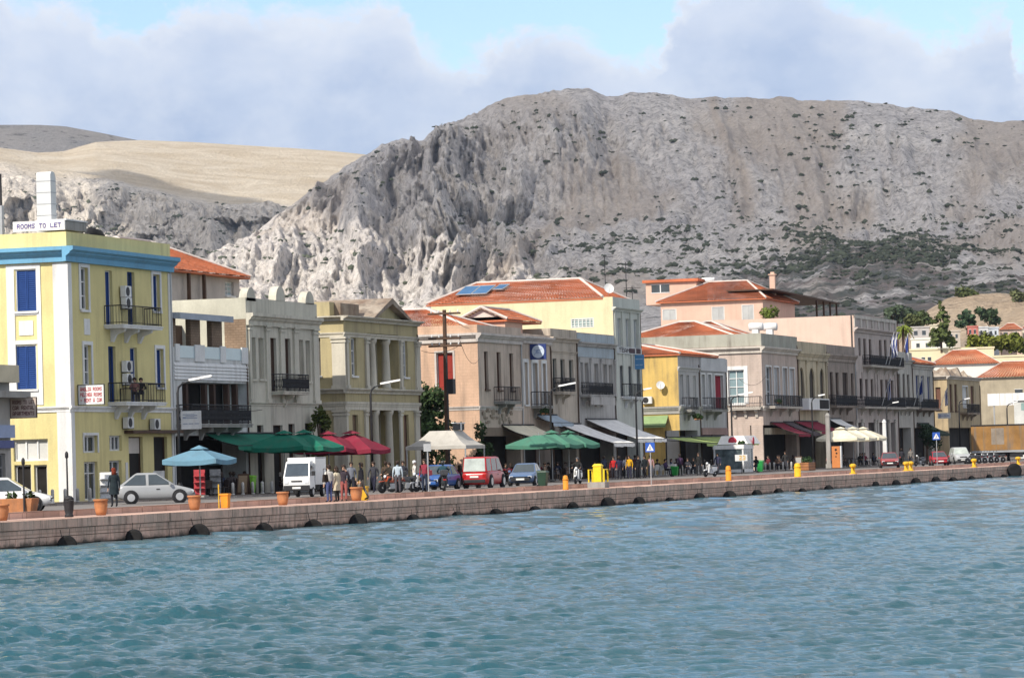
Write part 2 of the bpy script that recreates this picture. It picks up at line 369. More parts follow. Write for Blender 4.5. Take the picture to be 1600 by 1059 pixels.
face = smooth(RR2, 3100, 3200)*(1-smooth(RR2, 3600, 3770)); plat = smooth(RR2, 3700, 3850)*(1-smooth(RR2, 4450, 4600))
w2 = fbm(s2/200, RR2/260, 31, 4)
dz2 = face*((fbm(s2/120+2*w2, RR2/330, 33, 5, ridged=True)-0.5)*22 + (fbm(s2/30, RR2/70, 34, 5, gain=0.6)-0.5)*20 + (fbm(s2/13, RR2/16, 38, 4, gain=0.6)-0.5)*16) + plat*((fbm(s2/420, RR2/300, 35, 4)-0.5)*26 + (fbm(s2/60, RR2/90, 36, 4)-0.5)*4)
Z2 = np.maximum(H2 + dz2, -2); dr2 = -face*((fbm(s2/75+2*w2, RR2/900, 33, 5, ridged=True)-0.45)*130 + (fbm(s2/24, RR2/260, 39, 5, gain=0.6, ridged=True)-0.5)*70 + (fbm(s2/11, RR2/50, 40, 4, gain=0.6)-0.5)*36)
X2 = X2 + dr2*np.cos(AA2); Y2 = Y2 + dr2*np.sin(AA2)
soil2 = smooth(RR2 + (fbm(s2/90, RR2/90, 37, 4)-0.5)*260, 3640, 3790)
M_hill = rock_mat('dry_hill', (0.66, 0.60, 0.53), (0.80, 0.73, 0.64), (0.66, 0.58, 0.46), (0.50, 0.41, 0.29), (0.06, 0.07, 0.05))
grid_mesh('hill', X2, Y2, Z2, M_hill, {'soil': soil2, 'green': 0.0*soil2})
# far rounded hill -----------------------------------------------------------
far = to_polar([(-900,250),(-300,215),(0,195),(60,195),(100,197),(150,206),(215,219),(300,240),(500,300),(900,380)])
az3 = np.linspace(AZ0 - radians(1), AZ0 + radians(15), 160); r3 = np.linspace(5000, 7600, 70)
H3 = interp_rows([(5000,)+base, (5600, far[0], far[1]*0.6), (7000,)+far, (7600, far[0], far[1]*0.6)], r3, az3)
RR3, AA3 = np.meshgrid(r3, az3, indexing='ij'); X3 = RR3*np.cos(AA3); Y3 = CAM[1] + RR3*np.sin(AA3)
Z3 = np.maximum(H3 + (fbm(AA3*7000/300, RR3/300, 41, 5)-0.5)*24*smooth(RR3, 5000, 5600)*(1-smooth(RR3, 6700, 7000)), -2)
M_far = rock_mat('scrub_hill', (0.46, 0.43, 0.40), (0.54, 0.50, 0.45), (0.54, 0.48, 0.41), (0.46, 0.41, 0.35), (0.08, 0.09, 0.06))
grid_mesh('hill', X3, Y3, Z3, M_far, {'soil': 0.6*smooth(fbm(X3/300, Y3/300, 43, 4), .4, .6), 'green': 0.4+0*X3})
# ------------------------------------------------------------------ clouds added out of view, shaped from the shade wanted on the hills
def inpoly(px, py, poly):
    n = len(poly); c = np.zeros(px.shape, bool); j = n-1
    for i in range(n):
        xi, yi = poly[i]; xj, yj = poly[j]
        if yi != yj:
            c ^= ((yi > py) != (yj > py)) & (px < (xj-xi)*(py-yi)/(yj-yi) + xi)
        j = i
    return c
CZ = 1500.0
def shade_cloud_from(Xm, Ym, Zm, polys, wob, name, cell=26.0, mats=None, czoff=0.0):
    PXm, PYm = np_proj(Xm, Ym, Zm)
    n = (fbm(Xm/45, Ym/45 + Zm/40, 51, 4)-0.5)*wob; n_ = (fbm(Xm/45+40, Ym/45 + Zm/40, 52, 4)-0.5)*wob
    sel = np.zeros(PXm.shape, bool)
    for p in polys: sel |= inpoly(PXm + n, PYm + n_, p)
    cz = CZ + czoff
    k = (cz - Zm[sel])/TS.z; cx = Xm[sel] + TS.x*k; cy = Ym[sel] + TS.y*k
    x0, y0 = cx.min() - 3*cell, cy.min() - 3*cell
    nx = int((cx.max()-x0)/cell) + 4; ny = int((cy.max()-y0)/cell) + 4
    G = np.zeros((ny, nx), bool); G[((cy-y0)/cell).astype(int), ((cx-x0)/cell).astype(int)] = True
    for _ in range(2):                                                  # close pin-holes
        D_ = G.copy(); D_[1:] |= G[:-1]; D_[:-1] |= G[1:]; D_[:, 1:] |= G[:, :-1]; D_[:, :-1] |= G[:, 1:]; G = D_
    for _ in range(2):
        E_ = G.copy(); E_[1:] &= G[:-1]; E_[:-1] &= G[1:]; E_[:, 1:] &= G[:, :-1]; E_[:, :-1] &= G[:, 1:]; G = E_
    dist = np.zeros(G.shape); cur = G.copy()
    for i in range(14):
        dist += cur; E_ = cur.copy(); E_[1:] &= cur[:-1]; E_[:-1] &= cur[1:]; E_[:, 1:] &= cur[:, :-1]; E_[:, :-1] &= cur[:, 1:]; cur = E_
    yy, xx = np.nonzero(G); idx = -np.ones((ny+1, nx+1), int); V = []; F = []
    gx = x0 + np.arange(nx+1)*cell; gy = y0 + np.arange(ny+1)*cell
    XX, YY = np.meshgrid(gx, gy); dv = np.zeros((ny+1, nx+1)); cnt = np.zeros_like(dv)
    dmin = np.full((ny+1, nx+1), 99.0); pd = np.pad(dist, 1)
    for a in (0, 1):
        for b_ in (0, 1): dmin = np.minimum(dmin, pd[a:a+ny+1, b_:b_+nx+1])
    puff = fbm(XX/110, YY/110, 61, 4); thick = np.sqrt(dmin)*26*(0.5+puff)
    JX = (fbm(XX/30, YY/30, 62, 3)-0.5)*cell*1.3; JY = (fbm(XX/30+9, YY/30, 63, 3)-0.5)*cell*1.3
    def vid(i, j, tp):
        key = (i, j, tp if dmin[i, j] > 0 else 0)
        if key not in seen:
            seen[key] = len(V); V.append((XX[i, j]+JX[i, j], YY[i, j]+JY[i, j], cz + (thick[i, j] if tp else -0.2*thick[i, j])))
        return seen[key]
    seen = {}
    for i, j in zip(yy, xx):
        F.append([vid(i, j, 0), vid(i+1, j, 0), vid(i+1, j+1, 0), vid(i, j+1, 0)])
        F.append([vid(i, j, 1), vid(i, j+1, 1), vid(i+1, j+1, 1), vid(i+1, j, 1)])
    me = bpy.data.meshes.new(name); me.from_pydata(V, [], F); me.update(); me.validate()
    me.polygons.foreach_set('use_smooth', [True]*len(me.polygons)); me.materials.append(mats)
    o = bpy.data.objects.new(name, me); COL.objects.link(o); tag(o, 'broken grey cloud drifting above the bay and hills', 'cloud', kind='structure')
    cxs = np.array(V); k = (cxs[:, 0]-CAM[0])*FW[0] + (cxs[:, 1]-CAM[1])*FW[1] + (cxs[:, 2]-CAM[2])*FW[2]
    pxx, pyy = np_proj(cxs[:, 0], cxs[:, 1], cxs[:, 2]); vis = (k > 0) & (pxx > -50) & (pxx < 1650) & (pyy > -50) & (pyy < 1100)
    print('CLOUD', name, len(V), 'in frame', vis.sum())
    return o
M_shade_cloud = bpy.data.materials.new('shade_cloud_white'); M_shade_cloud.use_nodes = True
_t = NT(M_shade_cloud.node_tree); _o = _t.new('ShaderNodeOutputMaterial'); _b = _t.new('ShaderNodeBsdfDiffuse'); _b.inputs[0].default_value = (0.9, 0.9, 0.9, 1)
_tr = _t.new('ShaderNodeBsdfTransparent'); _mx = _t.new('ShaderNodeMixShader'); _mx.inputs[0].default_value = 0.50
_t.link(_tr.outputs[0], _mx.inputs[1]); _t.link(_b.outputs[0], _mx.inputs[2]); _t.link(_mx.outputs[0], _o.inputs[0])
shade_cloud_from(*MT, [[(440,-200),(440,318),(500,322),(562,326),(604,312),(642,290),(668,292),(690,360),(712,300),(736,340),(742,398),(775,372),(830,395),(900,440),(915,520),(1700,560),(2500,600),(2500,-200)]], 34, 'cloud', mats=M_shade_cloud)
shade_cloud_from(X2, Y2, Z2, [[(150,272),(200,268),(245,292),(300,308),(440,326),(480,335),(470,470),(250,470),(215,380)]], 26, 'cloud', cell=22, mats=M_shade_cloud)
shade_cloud_from(X3, Y3, Z3, [[(-900,100),(-900,300),(60,238),(110,240),(150,222),(240,222),(300,240),(600,300),(600,100)]], 20, 'cloud', cell=40, mats=M_shade_cloud, czoff=150)
# ------------------------------------------------------------------ scrub on the mountain: far too many to count
def scrub(name, Xm, Ym, Zm, dens, nmax, seed, size, m):
    rng = np.random.RandomState(seed); p = (dens/dens.sum()).ravel(); ids = rng.choice(dens.size, nmax, p=p)
    V = []; F = []; xs = Xm.ravel(); ys = Ym.ravel(); zs = Zm.ravel()
    ico = [(0,0,1),(.89,0,.45),(.28,.85,.45),(-.72,.53,.45),(-.72,-.53,.45),(.28,-.85,.45),(.72,.53,-.3),(-.28,.85,-.3),(-.89,0,-.3),(-.28,-.85,-.3),(.72,-.53,-.3)]
    tri = [(0,1,2),(0,2,3),(0,3,4),(0,4,5),(0,5,1),(1,6,2),(2,7,3),(3,8,4),(4,9,5),(5,10,1),(6,7,2),(7,8,3),(8,9,4),(9,10,5),(10,6,1)]
    for k, i in enumerate(ids):
        sz = size[0] + (size[1]-size[0])*rng.rand()**2.2; nb = 1 + int(sz > (size[0]*1.6)) + int(rng.rand()*2)
        for _ in range(nb):
            ox, oy = rng.randn(2)*sz*0.8; q = len(V); a = sz*(0.7+0.5*rng.rand()); hz = 0.55 + 0.4*rng.rand()
            for v in ico:
                j = 0.75 + 0.5*rng.rand(); V.append((xs[i]+ox+v[0]*a*j, ys[i]+oy+v[1]*a*j, zs[i]+v[2]*a*j*hz))
            F += [(q+a_, q+b_, q+c_) for a_, b_, c_ in tri]
    me = bpy.data.meshes.new(name); me.from_pydata(V, [], F); me.update(); me.materials.append(m)
    o = bpy.data.objects.new(name, me); COL.objects.link(o); return o
M_scrub = mat('scrub_leaf', (0.075, 0.085, 0.055), 0.95, 0.5, 0.1, fine=0)
vis_m = (PX > -150) & (PX < 1750) & (RR < 2900)
dn = (0.05 + 0.13*fbm(s/60, RR/60, 71, 3) + 3.0*np.clip(green, 0, 1)**2)*(0.25+smooth(fbm(s/55, RR/55, 72, 4), 0.40, 0.65))*vis_m*(RR > 1500)
dn = dn*(1 - 0.6*smooth(PX, 330, 420)*(1-smooth(PX, 700, 780)))
tag(scrub('shrubs', *MT, dn, 6500, 5, (0.5, 2.3), M_scrub), 'dark green scrub scattered over the grey mountainside', 'shrubs', kind='stuff')
dn2 = face*smooth(fbm(s2/60, RR2/60, 73, 4), 0.5, 0.6)
tag(scrub('shrubs', X2, Y2, Z2, dn2, 1500, 6, (0.7, 2.6), M_scrub), 'dark scrub dotted over the rocky face of the cream hill', 'shrubs', kind='stuff')
# ------------------------------------------------------------------ water
WZ = 0.09
def water_grid():
    a_in = np.linspace(AZ0 - radians(12.6), AZ0 + radians(12.6), 820)
    a_lo = np.linspace(AZ0 - radians(100), AZ0 - radians(12.7), 60)[:-1]; a_hi = np.linspace(AZ0 + radians(12.7), AZ0 + radians(100), 60)[1:]
    a = np.concatenate([a_lo, a_in, a_hi])
    r = np.concatenate([np.linspace(4, 40, 40), np.linspace(40.2, 46, 30), 46.1*np.exp(np.arange(760)*0.00135), 128.8*np.exp(np.arange(420)*0.003), [560, 700, 1000, 2000]])
    R_, A_ = np.meshgrid(r, a, indexing='ij'); X = R_*np.cos(A_); Y = CAM[1] + R_*np.sin(A_)
    rng = np.random.RandomState(4); Z = np.zeros_like(X); dr = np.gradient(r)[:, None]
    da = np.gradient(a)[None, :]*R_
    gust = 0.2 + 1.6*fbm(X/34, Y/8, 91, 4)
    for k in range(72):
        lam = 0.20*(18.0**(k/71.0)); th = AZ0 + pi + 0.2 + rng.randn()*(0.50 if lam < 1.2 else 0.30)
        amp = 0.0092*lam**0.95*(1.0 if lam < 0.7 else (0.62 if lam < 1.2 else 0.28))
        kx, ky = 2*pi/lam*cos(th), 2*pi/lam*sin(th); ph = rng.rand()*2*pi
        cut = np.clip((lam/np.maximum(dr*2.6, np.minimum(da, 5)*2.6) - 0.6)/0.6, 0, 1)
        Z += amp*cut*(1 + (0.8*smooth(R_, 85, 150) if lam > 0.9 else 0.0))*np.sin(kx*X + ky*Y + ph + 0.6*np.sin(0.23*kx*X - 0.31*ky*Y + ph*2))
    Z = Z*gust; Z = Z + np.maximum(Z, 0)**2*3.0
    Z = np.where(Y > 0.3, -0.5, Z)
    return X, Y, Z + WZ
Xw, Yw, Zw = water_grid()
M_water = bpy.data.materials.new('sea_water'); M_water.use_nodes = True
_t = NT(M_water.node_tree); _o = _t.new('ShaderNodeOutputMaterial'); _b = _t.new('ShaderNodeBsdfPrincipled'); _t.link(_b.outputs[0], _o.inputs[0])
_P = _t.new('ShaderNodeNewGeometry').outputs['Position']
_c = _t.mix(_t.ramp(_t.noise(_t.scale(_P, (0.05, 0.12, 0.1)), 1.0, 4, 0.6), [(0.35, 0), (0.65, 1)]), (0.012, 0.066, 0.082), (0.020, 0.096, 0.128))
_t.link(_c, _b.inputs['Base Color']); _b.inputs['Roughness'].default_value = 0.05; _b.inputs['IOR'].default_value = 1.33
_bp = _t.new('ShaderNodeBump'); _bp.inputs['Strength'].default_value = 0.55; _bp.inputs['Distance'].default_value = 0.12
_mp = _t.new('ShaderNodeMapping'); _mp.inputs['Rotation'].default_value = (0, 0, -TH); _mp.inputs['Scale'].default_value = (1.0, 0.5, 1.0); _t.link(_P, _mp.inputs[0])
_t.link(_t.noise(_mp.outputs[0], 5.0, 8, 0.72, 0.5), _bp.inputs['Height']); _t.link(_bp.outputs[0], _b.inputs['Normal'])
grid_mesh('water', Xw, Yw, Zw, M_water)
# ------------------------------------------------------------------ ground, quay, road
QZ = 1.09; RZ = 1.24; VF = 21.0; KV = 2.7
M_ground = mat('town_ground', (0.26, 0.23, 0.20), 0.95, 0.2, 0.02)
M_asph = mat('asphalt', (0.20, 0.185, 0.175), 0.9, 0.25, 0.4, bump=0.2)
M_pave = mat('paving', (0.34, 0.30, 0.27), 0.9, 0.15, 0.5, kind='stone', bsc=0.8)
M_quay = mat('quay_stone', (0.74, 0.47, 0.36), 0.9, 0.25, 0.8, kind='stone', bsc=1.35, joint=0.5, streak=0.42, bump=0.5, col2=(0.58, 0.42, 0.33), dirt=(0.10, 0.075, 0.06))
_q = M_quay.node_tree; _t = NT.__new__(NT); _t.t = _q; _t.n = _q.nodes          # weed and wet stone along the tide line
_b = next(n for n in _q.nodes if n.type == 'BSDF_PRINCIPLED'); _src = _b.inputs['Base Color'].links[0].from_socket
_P = _t.new('ShaderNodeNewGeometry').outputs['Position']; _sx = _t.new('ShaderNodeSeparateXYZ'); _t.link(_P, _sx.inputs[0])
_h = _t.math('ADD', _sx.outputs[2], _t.math('MULTIPLY', _t.math('SUBTRACT', _t.noise(_P, 1.6, 5, 0.65), 0.5), 0.55))
_f = _t.math('MULTIPLY', _t.math('SUBTRACT', 1.0, _t.math('DIVIDE', _t.math('SUBTRACT', _h, 0.16), 0.16, clamp=True)), 0.85)
_dr = _t.math('MULTIPLY', _t.ramp(_t.noise(_t.scale(_P, (1.5, 1.5, 0.1)), 1.0, 5, 0.7), [(0.55, 0.0), (0.66, 1.0)]), 0.8)
_t.link(_t.mix(_f, _t.mix(_dr, _src, (0.11, 0.08, 0.065)), (0.045, 0.045, 0.035)), _b.inputs['Base Color'])
M_quaytop = mat('quay_top_stone', (0.60, 0.40, 0.32), 0.9, 0.15, 0.9, kind='stone', bsc=1.6, bump=0.3)
def strip(name, m, v0, z0, v1, z1, x0=60.0, x1=900.0):
    mb = MB(); n = 60
    for i in range(n):
        a, b = x0+(x1-x0)*i/n, x0+(x1-x0)*(i+1)/n
        mb.poly([(a, v0, z0), (b, v0, z0), (b, v1, z1), (a, v1, z1)])
    return tag(mb.build(name, m), kind='structure')
mb = MB()
for x0, x1, y0, y1 in ((-60, 8000, 20.5, 7000), (-300, -60, 20.5, 7000)): mb.poly([(x0, y0, RZ-0.03), (x1, y0, RZ-0.03), (x1, y1, RZ-0.03), (x0, y1, RZ-0.03)])
tag(mb.build('ground', M_ground), kind='structure')
strip('road', M_asph, KV+0.35, RZ, 17.6, RZ, -60, 900)
strip('pavement', M_pave, 17.8, RZ+0.11, 48, RZ+0.115, -60, 900)
mb = MB(); mb.box(-60, 17.58, RZ-0.2, 900, 17.82, RZ+0.108); tag(mb.build('kerb', M_pave), kind='structure')
mb = MB()
for i in range(160):                                                     # low stone step between walkway and road, stone by stone
    x = 20 + i*2.42
    mb.box(x, KV+random.uniform(-.015, .015), QZ-0.2, x+2.38, KV+0.42, RZ+0.11+random.uniform(-.012, .012))
tag(mb.build('stone_kerb', M_quaytop), kind='structure')
# quay: wall of uneven courses with a proud coping
mb = MB(); rs = random.Random(3); x = 40.0
mb.box(-60, 0.30, -3, 900, KV+0.3, QZ-0.012)
cz = [-0.6, 0.14, 0.44, 0.74, QZ-0.002]
for c in range(4):
    x = 60.0 + rs.random()
    while x < 470:
        L = rs.choice((0.7, 0.9, 1.2, 1.5, 1.9)) if c < 3 else rs.choice((1.6, 2.0, 2.3))
        f = 0.02*rs.random() + (0.05 if c == 0 else 0.0); f = -0.05 + 0.015*rs.random() if c == 3 else f
        mb.box(x, f, cz[c]+0.012, x+L-0.02, 0.6, cz[c+1]-0.012 if c < 3 else cz[4]+rs.uniform(-.008, .006)); x += L
mb.box(470, 0, -1, 900, 0.6, QZ-0.004)
tag(mb.build('quay', [M_quay]), kind='structure')
strip('walkway', M_quaytop, 0.62, QZ, KV+0.002, QZ+0.004, -60, 900)

# ------------------------------------------------------------------ the air between here and the hills
mb = MB(); mb.box(-320, -3200, -4.5, 8200, 7100, 420); hz_o = mb.build('haze', []); tag(hz_o, kind='stuff')
M_haze = bpy.data.materials.new('haze_air'); M_haze.use_nodes = True; _t = NT(M_haze.node_tree); _o = _t.new('ShaderNodeOutputMaterial'); _v = _t.new('ShaderNodeVolumePrincipled')
_v.inputs['Color'].default_value = (0.62, 0.76, 1.0, 1); _v.inputs['Density'].default_value = 0.00003; _v.inputs['Anisotropy'].default_value = 0.3; _t.link(_v.outputs[0], _o.inputs['Volume']); hz_o.data.materials.append(M_haze)
# ------------------------------------------------------------------ building kit
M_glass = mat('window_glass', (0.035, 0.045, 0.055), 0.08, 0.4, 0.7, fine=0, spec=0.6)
M_shade_black = mat('shade_black', (0.018, 0.016, 0.015), 0.9, 0.5, 0.8, fine=0)  # near-black: painted shade of open rooms, also dark door glass and black marks
M_white = mat('white_paint', (0.74, 0.74, 0.73), 0.7, 0.08, 0.7, streak=0.22)
M_iron = mat('wrought_iron', (0.025, 0.025, 0.028), 0.6, 0.3, 2.0, fine=0)
M_tile = mat('roof_tiles', (0.54, 0.165, 0.075), 0.85, 0.28, 0.5, fine=0.2, col2=(0.38, 0.12, 0.06))
M_ridge = mat('ridge_mortar', (0.62, 0.55, 0.50), 0.9, 0.15, 1.0)
M_conc = mat('grey_concrete', (0.34, 0.33, 0.31), 0.9, 0.18, 0.6, streak=0.5)
M_metal = mat('grey_metal', (0.42, 0.43, 0.44), 0.45, 0.15, 1.0, metal=0.5)
M_wood = mat('brown_wood', (0.085, 0.048, 0.030), 0.7, 0.3, 2.0)
M_wirep = mat('black_rubber', (0.018, 0.018, 0.02), 0.85, 0.4, 3.0)
def paint(c, **k):
    key = 'paint_%02x%02x%02x' % tuple(int(255*min(x, 1)) for x in c) + ('s' if k.get('streak') else '') + (k.get('kind') or '')
    return mat(key, c, **k)
def FB(u0, v=None, z=0.0): return ((u0, VF if v is None else v, z), (1, 0), (0, -1))        # facade frame: a = u - u0, outward -v
def LB(u, vback, z=0.0): return ((u, vback, z), (0, -1), (-1, 0))                             # left wall frame: a from back to front, outward -u
class Bld:
    """one building: v = facade plane, u0..u1 frontage, depth inland, z0..zt"""
    def __init__(s, name, label, cat, u0, u1, zt, v=None, depth=14.0, z0=None, group=None):
        s.v = VF if v is None else v; s.u0, s.u1, s.zt, s.dep = u0, u1, zt, depth; s.z0 = RZ if z0 is None else z0
        s.root = thing(name, ((u0+u1)/2, s.v + depth/2, s.z0), label, cat, group)
        s.F = ((u0, s.v, 0.0), (1, 0), (0, -1)); s.L = ((u0, s.v+depth, 0.0), (0, -1), (-1, 0)); s.ops = {'F': [], 'L': []}; s.queue = []
    # pixel rectangle on the facade ('F') or on the left wall ('L') -> (a0, a1, z0, z1)
    def fa(s, side, x0, x1, yt, yb):
        ym = (yt+yb)/2; xm = (x0+x1)/2
        if side == 'F':
            a0 = at_v(x0, ym, s.v)[0]-s.u0; a1 = at_v(x1, ym, s.v)[0]-s.u0; z1 = at_v(xm, yt, s.v)[1]; z0 = at_v(xm, yb, s.v)[1]
        else:
            a0 = s.v+s.dep-at_u(x0, ym, s.u0)[0]; a1 = s.v+s.dep-at_u(x1, ym, s.u0)[0]; z1 = at_u(xm, yt, s.u0)[1]; z0 = at_u(xm, yb, s.u0)[1]
        return a0, a1, max(z0, s.z0+0.02), z1
    def zy(s, x, y, side='F'): return at_v(x, y, s.v)[1] if side == 'F' else at_u(x, y, s.u0)[1]
    def op(s, side, rect, kind='glass', frame=None, pane=None, sur=None, surw=0.14, sill=True, px=True, name='window', arch=False, rd=0.28, bars=(1, 2)):
        a0, a1, z0, z1 = s.fa(side, *rect) if px else rect
        s.ops[side].append((a0, a1, z0, z1, rd)); s.queue.append((side, a0, a1, z0, z1, kind, frame, pane, sur, surw, sill, name, arch, rd, bars))
    def wall(s, mats, roof_z=None, cap=True, name='wall', fascia=None):
        """facade and left wall with true openings and reveals, plain right and back walls, flat roof"""
        mb = MB()
        def facade(B, L, ops, mi):
            mb.B = B; mb.cur = mi
            A = sorted({0.0, L} | {min(max(x, 0), L) for o in ops for x in o[:2]}); Zs = sorted({s.z0, s.zt} | {min(max(x, s.z0), s.zt) for o in ops for x in o[2:4]})
            for i in range(len(A)-1):
                for j in range(len(Zs)-1):
                    am, zm = (A[i]+A[i+1])/2, (Zs[j]+Zs[j+1])/2
                    if any(o[0] < am < o[1] and o[2] < zm < o[3] for o in ops): continue
                    mb.poly([(A[i],0,Zs[j]),(A[i+1],0,Zs[j]),(A[i+1],0,Zs[j+1]),(A[i],0,Zs[j+1])])
            for a0,a1,z0,z1,rd in ops:
                for p, q in (((a0,z0),(a1,z0)),((a1,z0),(a1,z1)),((a1,z1),(a0,z1)),((a0,z1),(a0,z0))):
                    mb.poly([(p[0],0,p[1]),(q[0],0,q[1]),(q[0],-rd,q[1]),(p[0],-rd,p[1])])
        facade(s.F, s.u1-s.u0, s.ops['F'], 0); facade(s.L, s.dep, s.ops['L'], len(mats)-1)
        mb.B = s.F; W_ = s.u1-s.u0; mb.cur = len(mats)-1
        mb.poly([(W_,0,s.z0),(W_,-s.dep,s.z0),(W_,-s.dep,s.zt),(W_,0,s.zt)]); mb.poly([(0,-s.dep,s.z0),(W_,-s.dep,s.z0),(W_,-s.dep,s.zt),(0,-s.dep,s.zt)])
        if cap:
            rz = s.zt-0.01 if roof_z is None else roof_z
            mb.poly([(0.01,-0.01,rz),(W_-0.01,-0.01,rz),(W_-0.01,-s.dep+0.01,rz),(0.01,-s.dep+0.01,rz)])
            if roof_z is not None:      # inner faces of the parapet
                t = 0.22
                for q in ((0.0,0.0,W_,0.0),):
                    mb.poly([(0,-t,rz),(W_,-t,rz),(W_,-t,s.zt),(0,-t,s.zt)]); mb.poly([(0,0,s.zt),(W_,0,s.zt),(W_,-t,s.zt),(0,-t,s.zt)])
                    mb.poly([(t,-t,rz),(t,-s.dep,rz),(t,-s.dep,s.zt),(t,-t,s.zt)]); mb.poly([(0,-t,s.zt),(t,-t,s.zt),(t,-s.dep,s.zt),(0,-s.dep,s.zt)])
        o = mb.build(name, mats, s.root, recalc=False)
        if s.dep > 10.5 and s.v < VF+1:
            mp = MB(s.F); mp.tube([(W_-0.22, 0.07, s.z0), (W_-0.22, 0.07, s.zt-1.1), (W_-0.22, 0.02, s.zt-0.8)], 0.05, 6); mp.build('downpipe', M_metal if len(s.queue) % 2 else M_wood, s.root)
        if fascia:
            mp = MB(s.F); mp.box(0.15, 0.003, s.z0+3.35, W_-0.4, 0.10, s.z0+3.95); mp.build('fascia', paint(fascia, streak=0.4), s.root)
        for q in s.queue: s.window(*q)
        return o
    def window(s, side, a0, a1, z0, z1, kind, frame, pane, sur, surw, sill, name, arch, rd, bars):
        B = s.F if side == 'F' else s.L; frame = frame or M_white; w, h = a1-a0, z1-z0
        mb = MB(B); fw = min(0.09, w*0.16); d0, d1 = -rd+0.02, -rd+0.12
        if kind in ('glass', 'door'):
            mb.box(a0, d0, z0, a0+fw, d1, z1); mb.box(a1-fw, d0, z0, a1, d1, z1); mb.box(a0+fw, d0, z1-fw, a1-fw, d1, z1); mb.box(a0+fw, d0, z0, a1-fw, d1, z0+fw)
            for i in range(1, bars[0]+1):
                x = a0 + w*i/(bars[0]+1); mb.box(x-fw*0.45, d0, z0+fw, x+fw*0.45, d1-0.01, z1-fw)
            for i in range(1, bars[1]+1):
                z = z0 + h*(i/(bars[1]+1) if bars[1] > 1 else 0.7); mb.box(a0+fw, d0, z-fw*0.35, a1-fw, d1-0.015, z+fw*0.35)
        else:
            mb.box(a0, d0, z0, a0+fw*0.6, d1, z1); mb.box(a1-fw*0.6, d0, z0, a1, d1, z1); mb.box(a0+fw*0.6, d0, z1-fw*0.6, a1-fw*0.6, d1, z1)
        if sill and kind != 'door': mb.box(a0-0.08, 0.002, z0-0.12, a1+0.08, 0.12, z0-0.005)
        fo = mb.build(name, frame, s.root)
        if sur:
            ms = MB(B); ms.box(a0-surw, 0.003, z0, a0-0.005, 0.05, z1+surw); ms.box(a1+0.005, 0.003, z0, a1+surw, 0.05, z1+surw); ms.box(a0-0.003, 0.003, z1+0.005, a1+0.003, 0.05, z1+surw)
            ms.build('surround', sur, fo)
        mp = MB(B)
        if kind in ('shutter', 'half'):
            n = 2 if w > 0.7 else 1; zl = z0 if kind == 'shutter' else z0+0.0
            for i in range(n):
                x0, x1 = a0+fw*0.6+(w-fw*1.2)*i/n, a0+fw*0.6+(w-fw*1.2)*(i+1)/n
                mp.box(x0+0.01, d0+0.02, zl+0.02, x0+0.07, d0+0.075, z1-fw*0.6); mp.box(x1-0.07, d0+0.02, zl+0.02, x1-0.01, d0+0.075, z1-fw*0.6)
                k = int(h/0.11)
                for j in range(k):
                    z = zl+0.03+(h-fw*0.6-0.06)*j/k
                    mp.hexa([(x0+0.07,d0+0.03,z+0.05),(x1-0.07,d0+0.03,z+0.05),(x1-0.07,d0+0.04,z+0.05),(x0+0.07,d0+0.04,z+0.05),(x0+0.07,d0+0.055,z),(x1-0.07,d0+0.055,z),(x1-0.07,d0+0.065,z),(x0+0.07,d0+0.065,z)])
                mp.poly([(x0+0.02,d0+0.028,zl),(x1-0.02,d0+0.028,zl),(x1-0.02,d0+0.028,z1),(x0+0.02,d0+0.028,z1)])
            mp.build('shutter', pane, fo)
        elif kind == 'panel':
            mp.box(a0+fw*0.6, d0+0.01, z0, a1-fw*0.6, d0+0.05, z1-fw*0.6)
            for i in range(2):
                for (f0, f1) in ((0.08, 0.42), (0.48, 0.92)):
                    mp.box(a0+w*(0.12+0.42*i), d0+0.052, z0+h*f0, a0+w*(0.46+0.42*i), d0+0.07, z0+h*f1)
            mp.build('shutter', pane, fo)
        else:
            mp.poly([(a0,-rd+0.035,z0),(a1,-rd+0.035,z0),(a1,-rd+0.035,z1),(a0,-rd+0.035,z1)]); mp.build('pane', pane or M_glass, fo, recalc=False)  # in open shopfronts a near-black sheet painted as the room's shade
        if arch:    # a masonry spandrel that turns the square head of the opening into a round one
            ma = MB(B); r = w/2; c = (a0+a1)/2; zc = z1-r; n = 8
            for sgn in (-1, 1):
                pts = [(c+sgn*r, z1), (c+sgn*r, zc)] + [(c+sgn*r*cos(pi/2*i/n), zc+r*sin(pi/2*i/n)) for i in range(1, n+1)]
                ma.prism(pts, -rd+0.13, -0.004)
            ma.build('arch', arch, fo)
    def band(s, side, z0, z1, out, m, name='cornice', a0=None, a1=None, prof=None):
        """a moulded course along one face; the profile steps outward towards the top"""
        B = s.F if side == 'F' else s.L; L = s.u1-s.u0 if side == 'F' else s.dep
        a0 = (-out if side == 'F' else 0.0) if a0 is None else a0; a1 = (L if side == 'F' else L+0.0) if a1 is None else a1
        mb = MB(B); h = z1-z0
        mb.prism_a([(0.004, z0), (out*0.35, z0), (out*0.35, z0+h*0.35), (out*0.7, z0+h*0.55), (out*0.7, z0+h*0.62), (out, z0+h*0.75), (out, z1), (0.004, z1)], a0, a1)
        return mb.build(name, m, s.root)
    def cornice(s, z0, z1, out, m, name='cornice', left=True):
        mb = MB(s.F); h = z1-z0; pr = [(0.004, z0), (out*0.35, z0), (out*0.35, z0+h*0.35), (out*0.7, z0+h*0.55), (out*0.7, z0+h*0.62), (out, z0+h*0.75), (out, z1), (0.004, z1)]
        mb.prism_a(pr, -out if left else 0.0, s.u1-s.u0)
        if left: mb.B = s.L; mb.prism_a([(b, z+0.002) for b, z in pr], 0, s.dep-0.003)
        return mb.build(name, m, s.root)
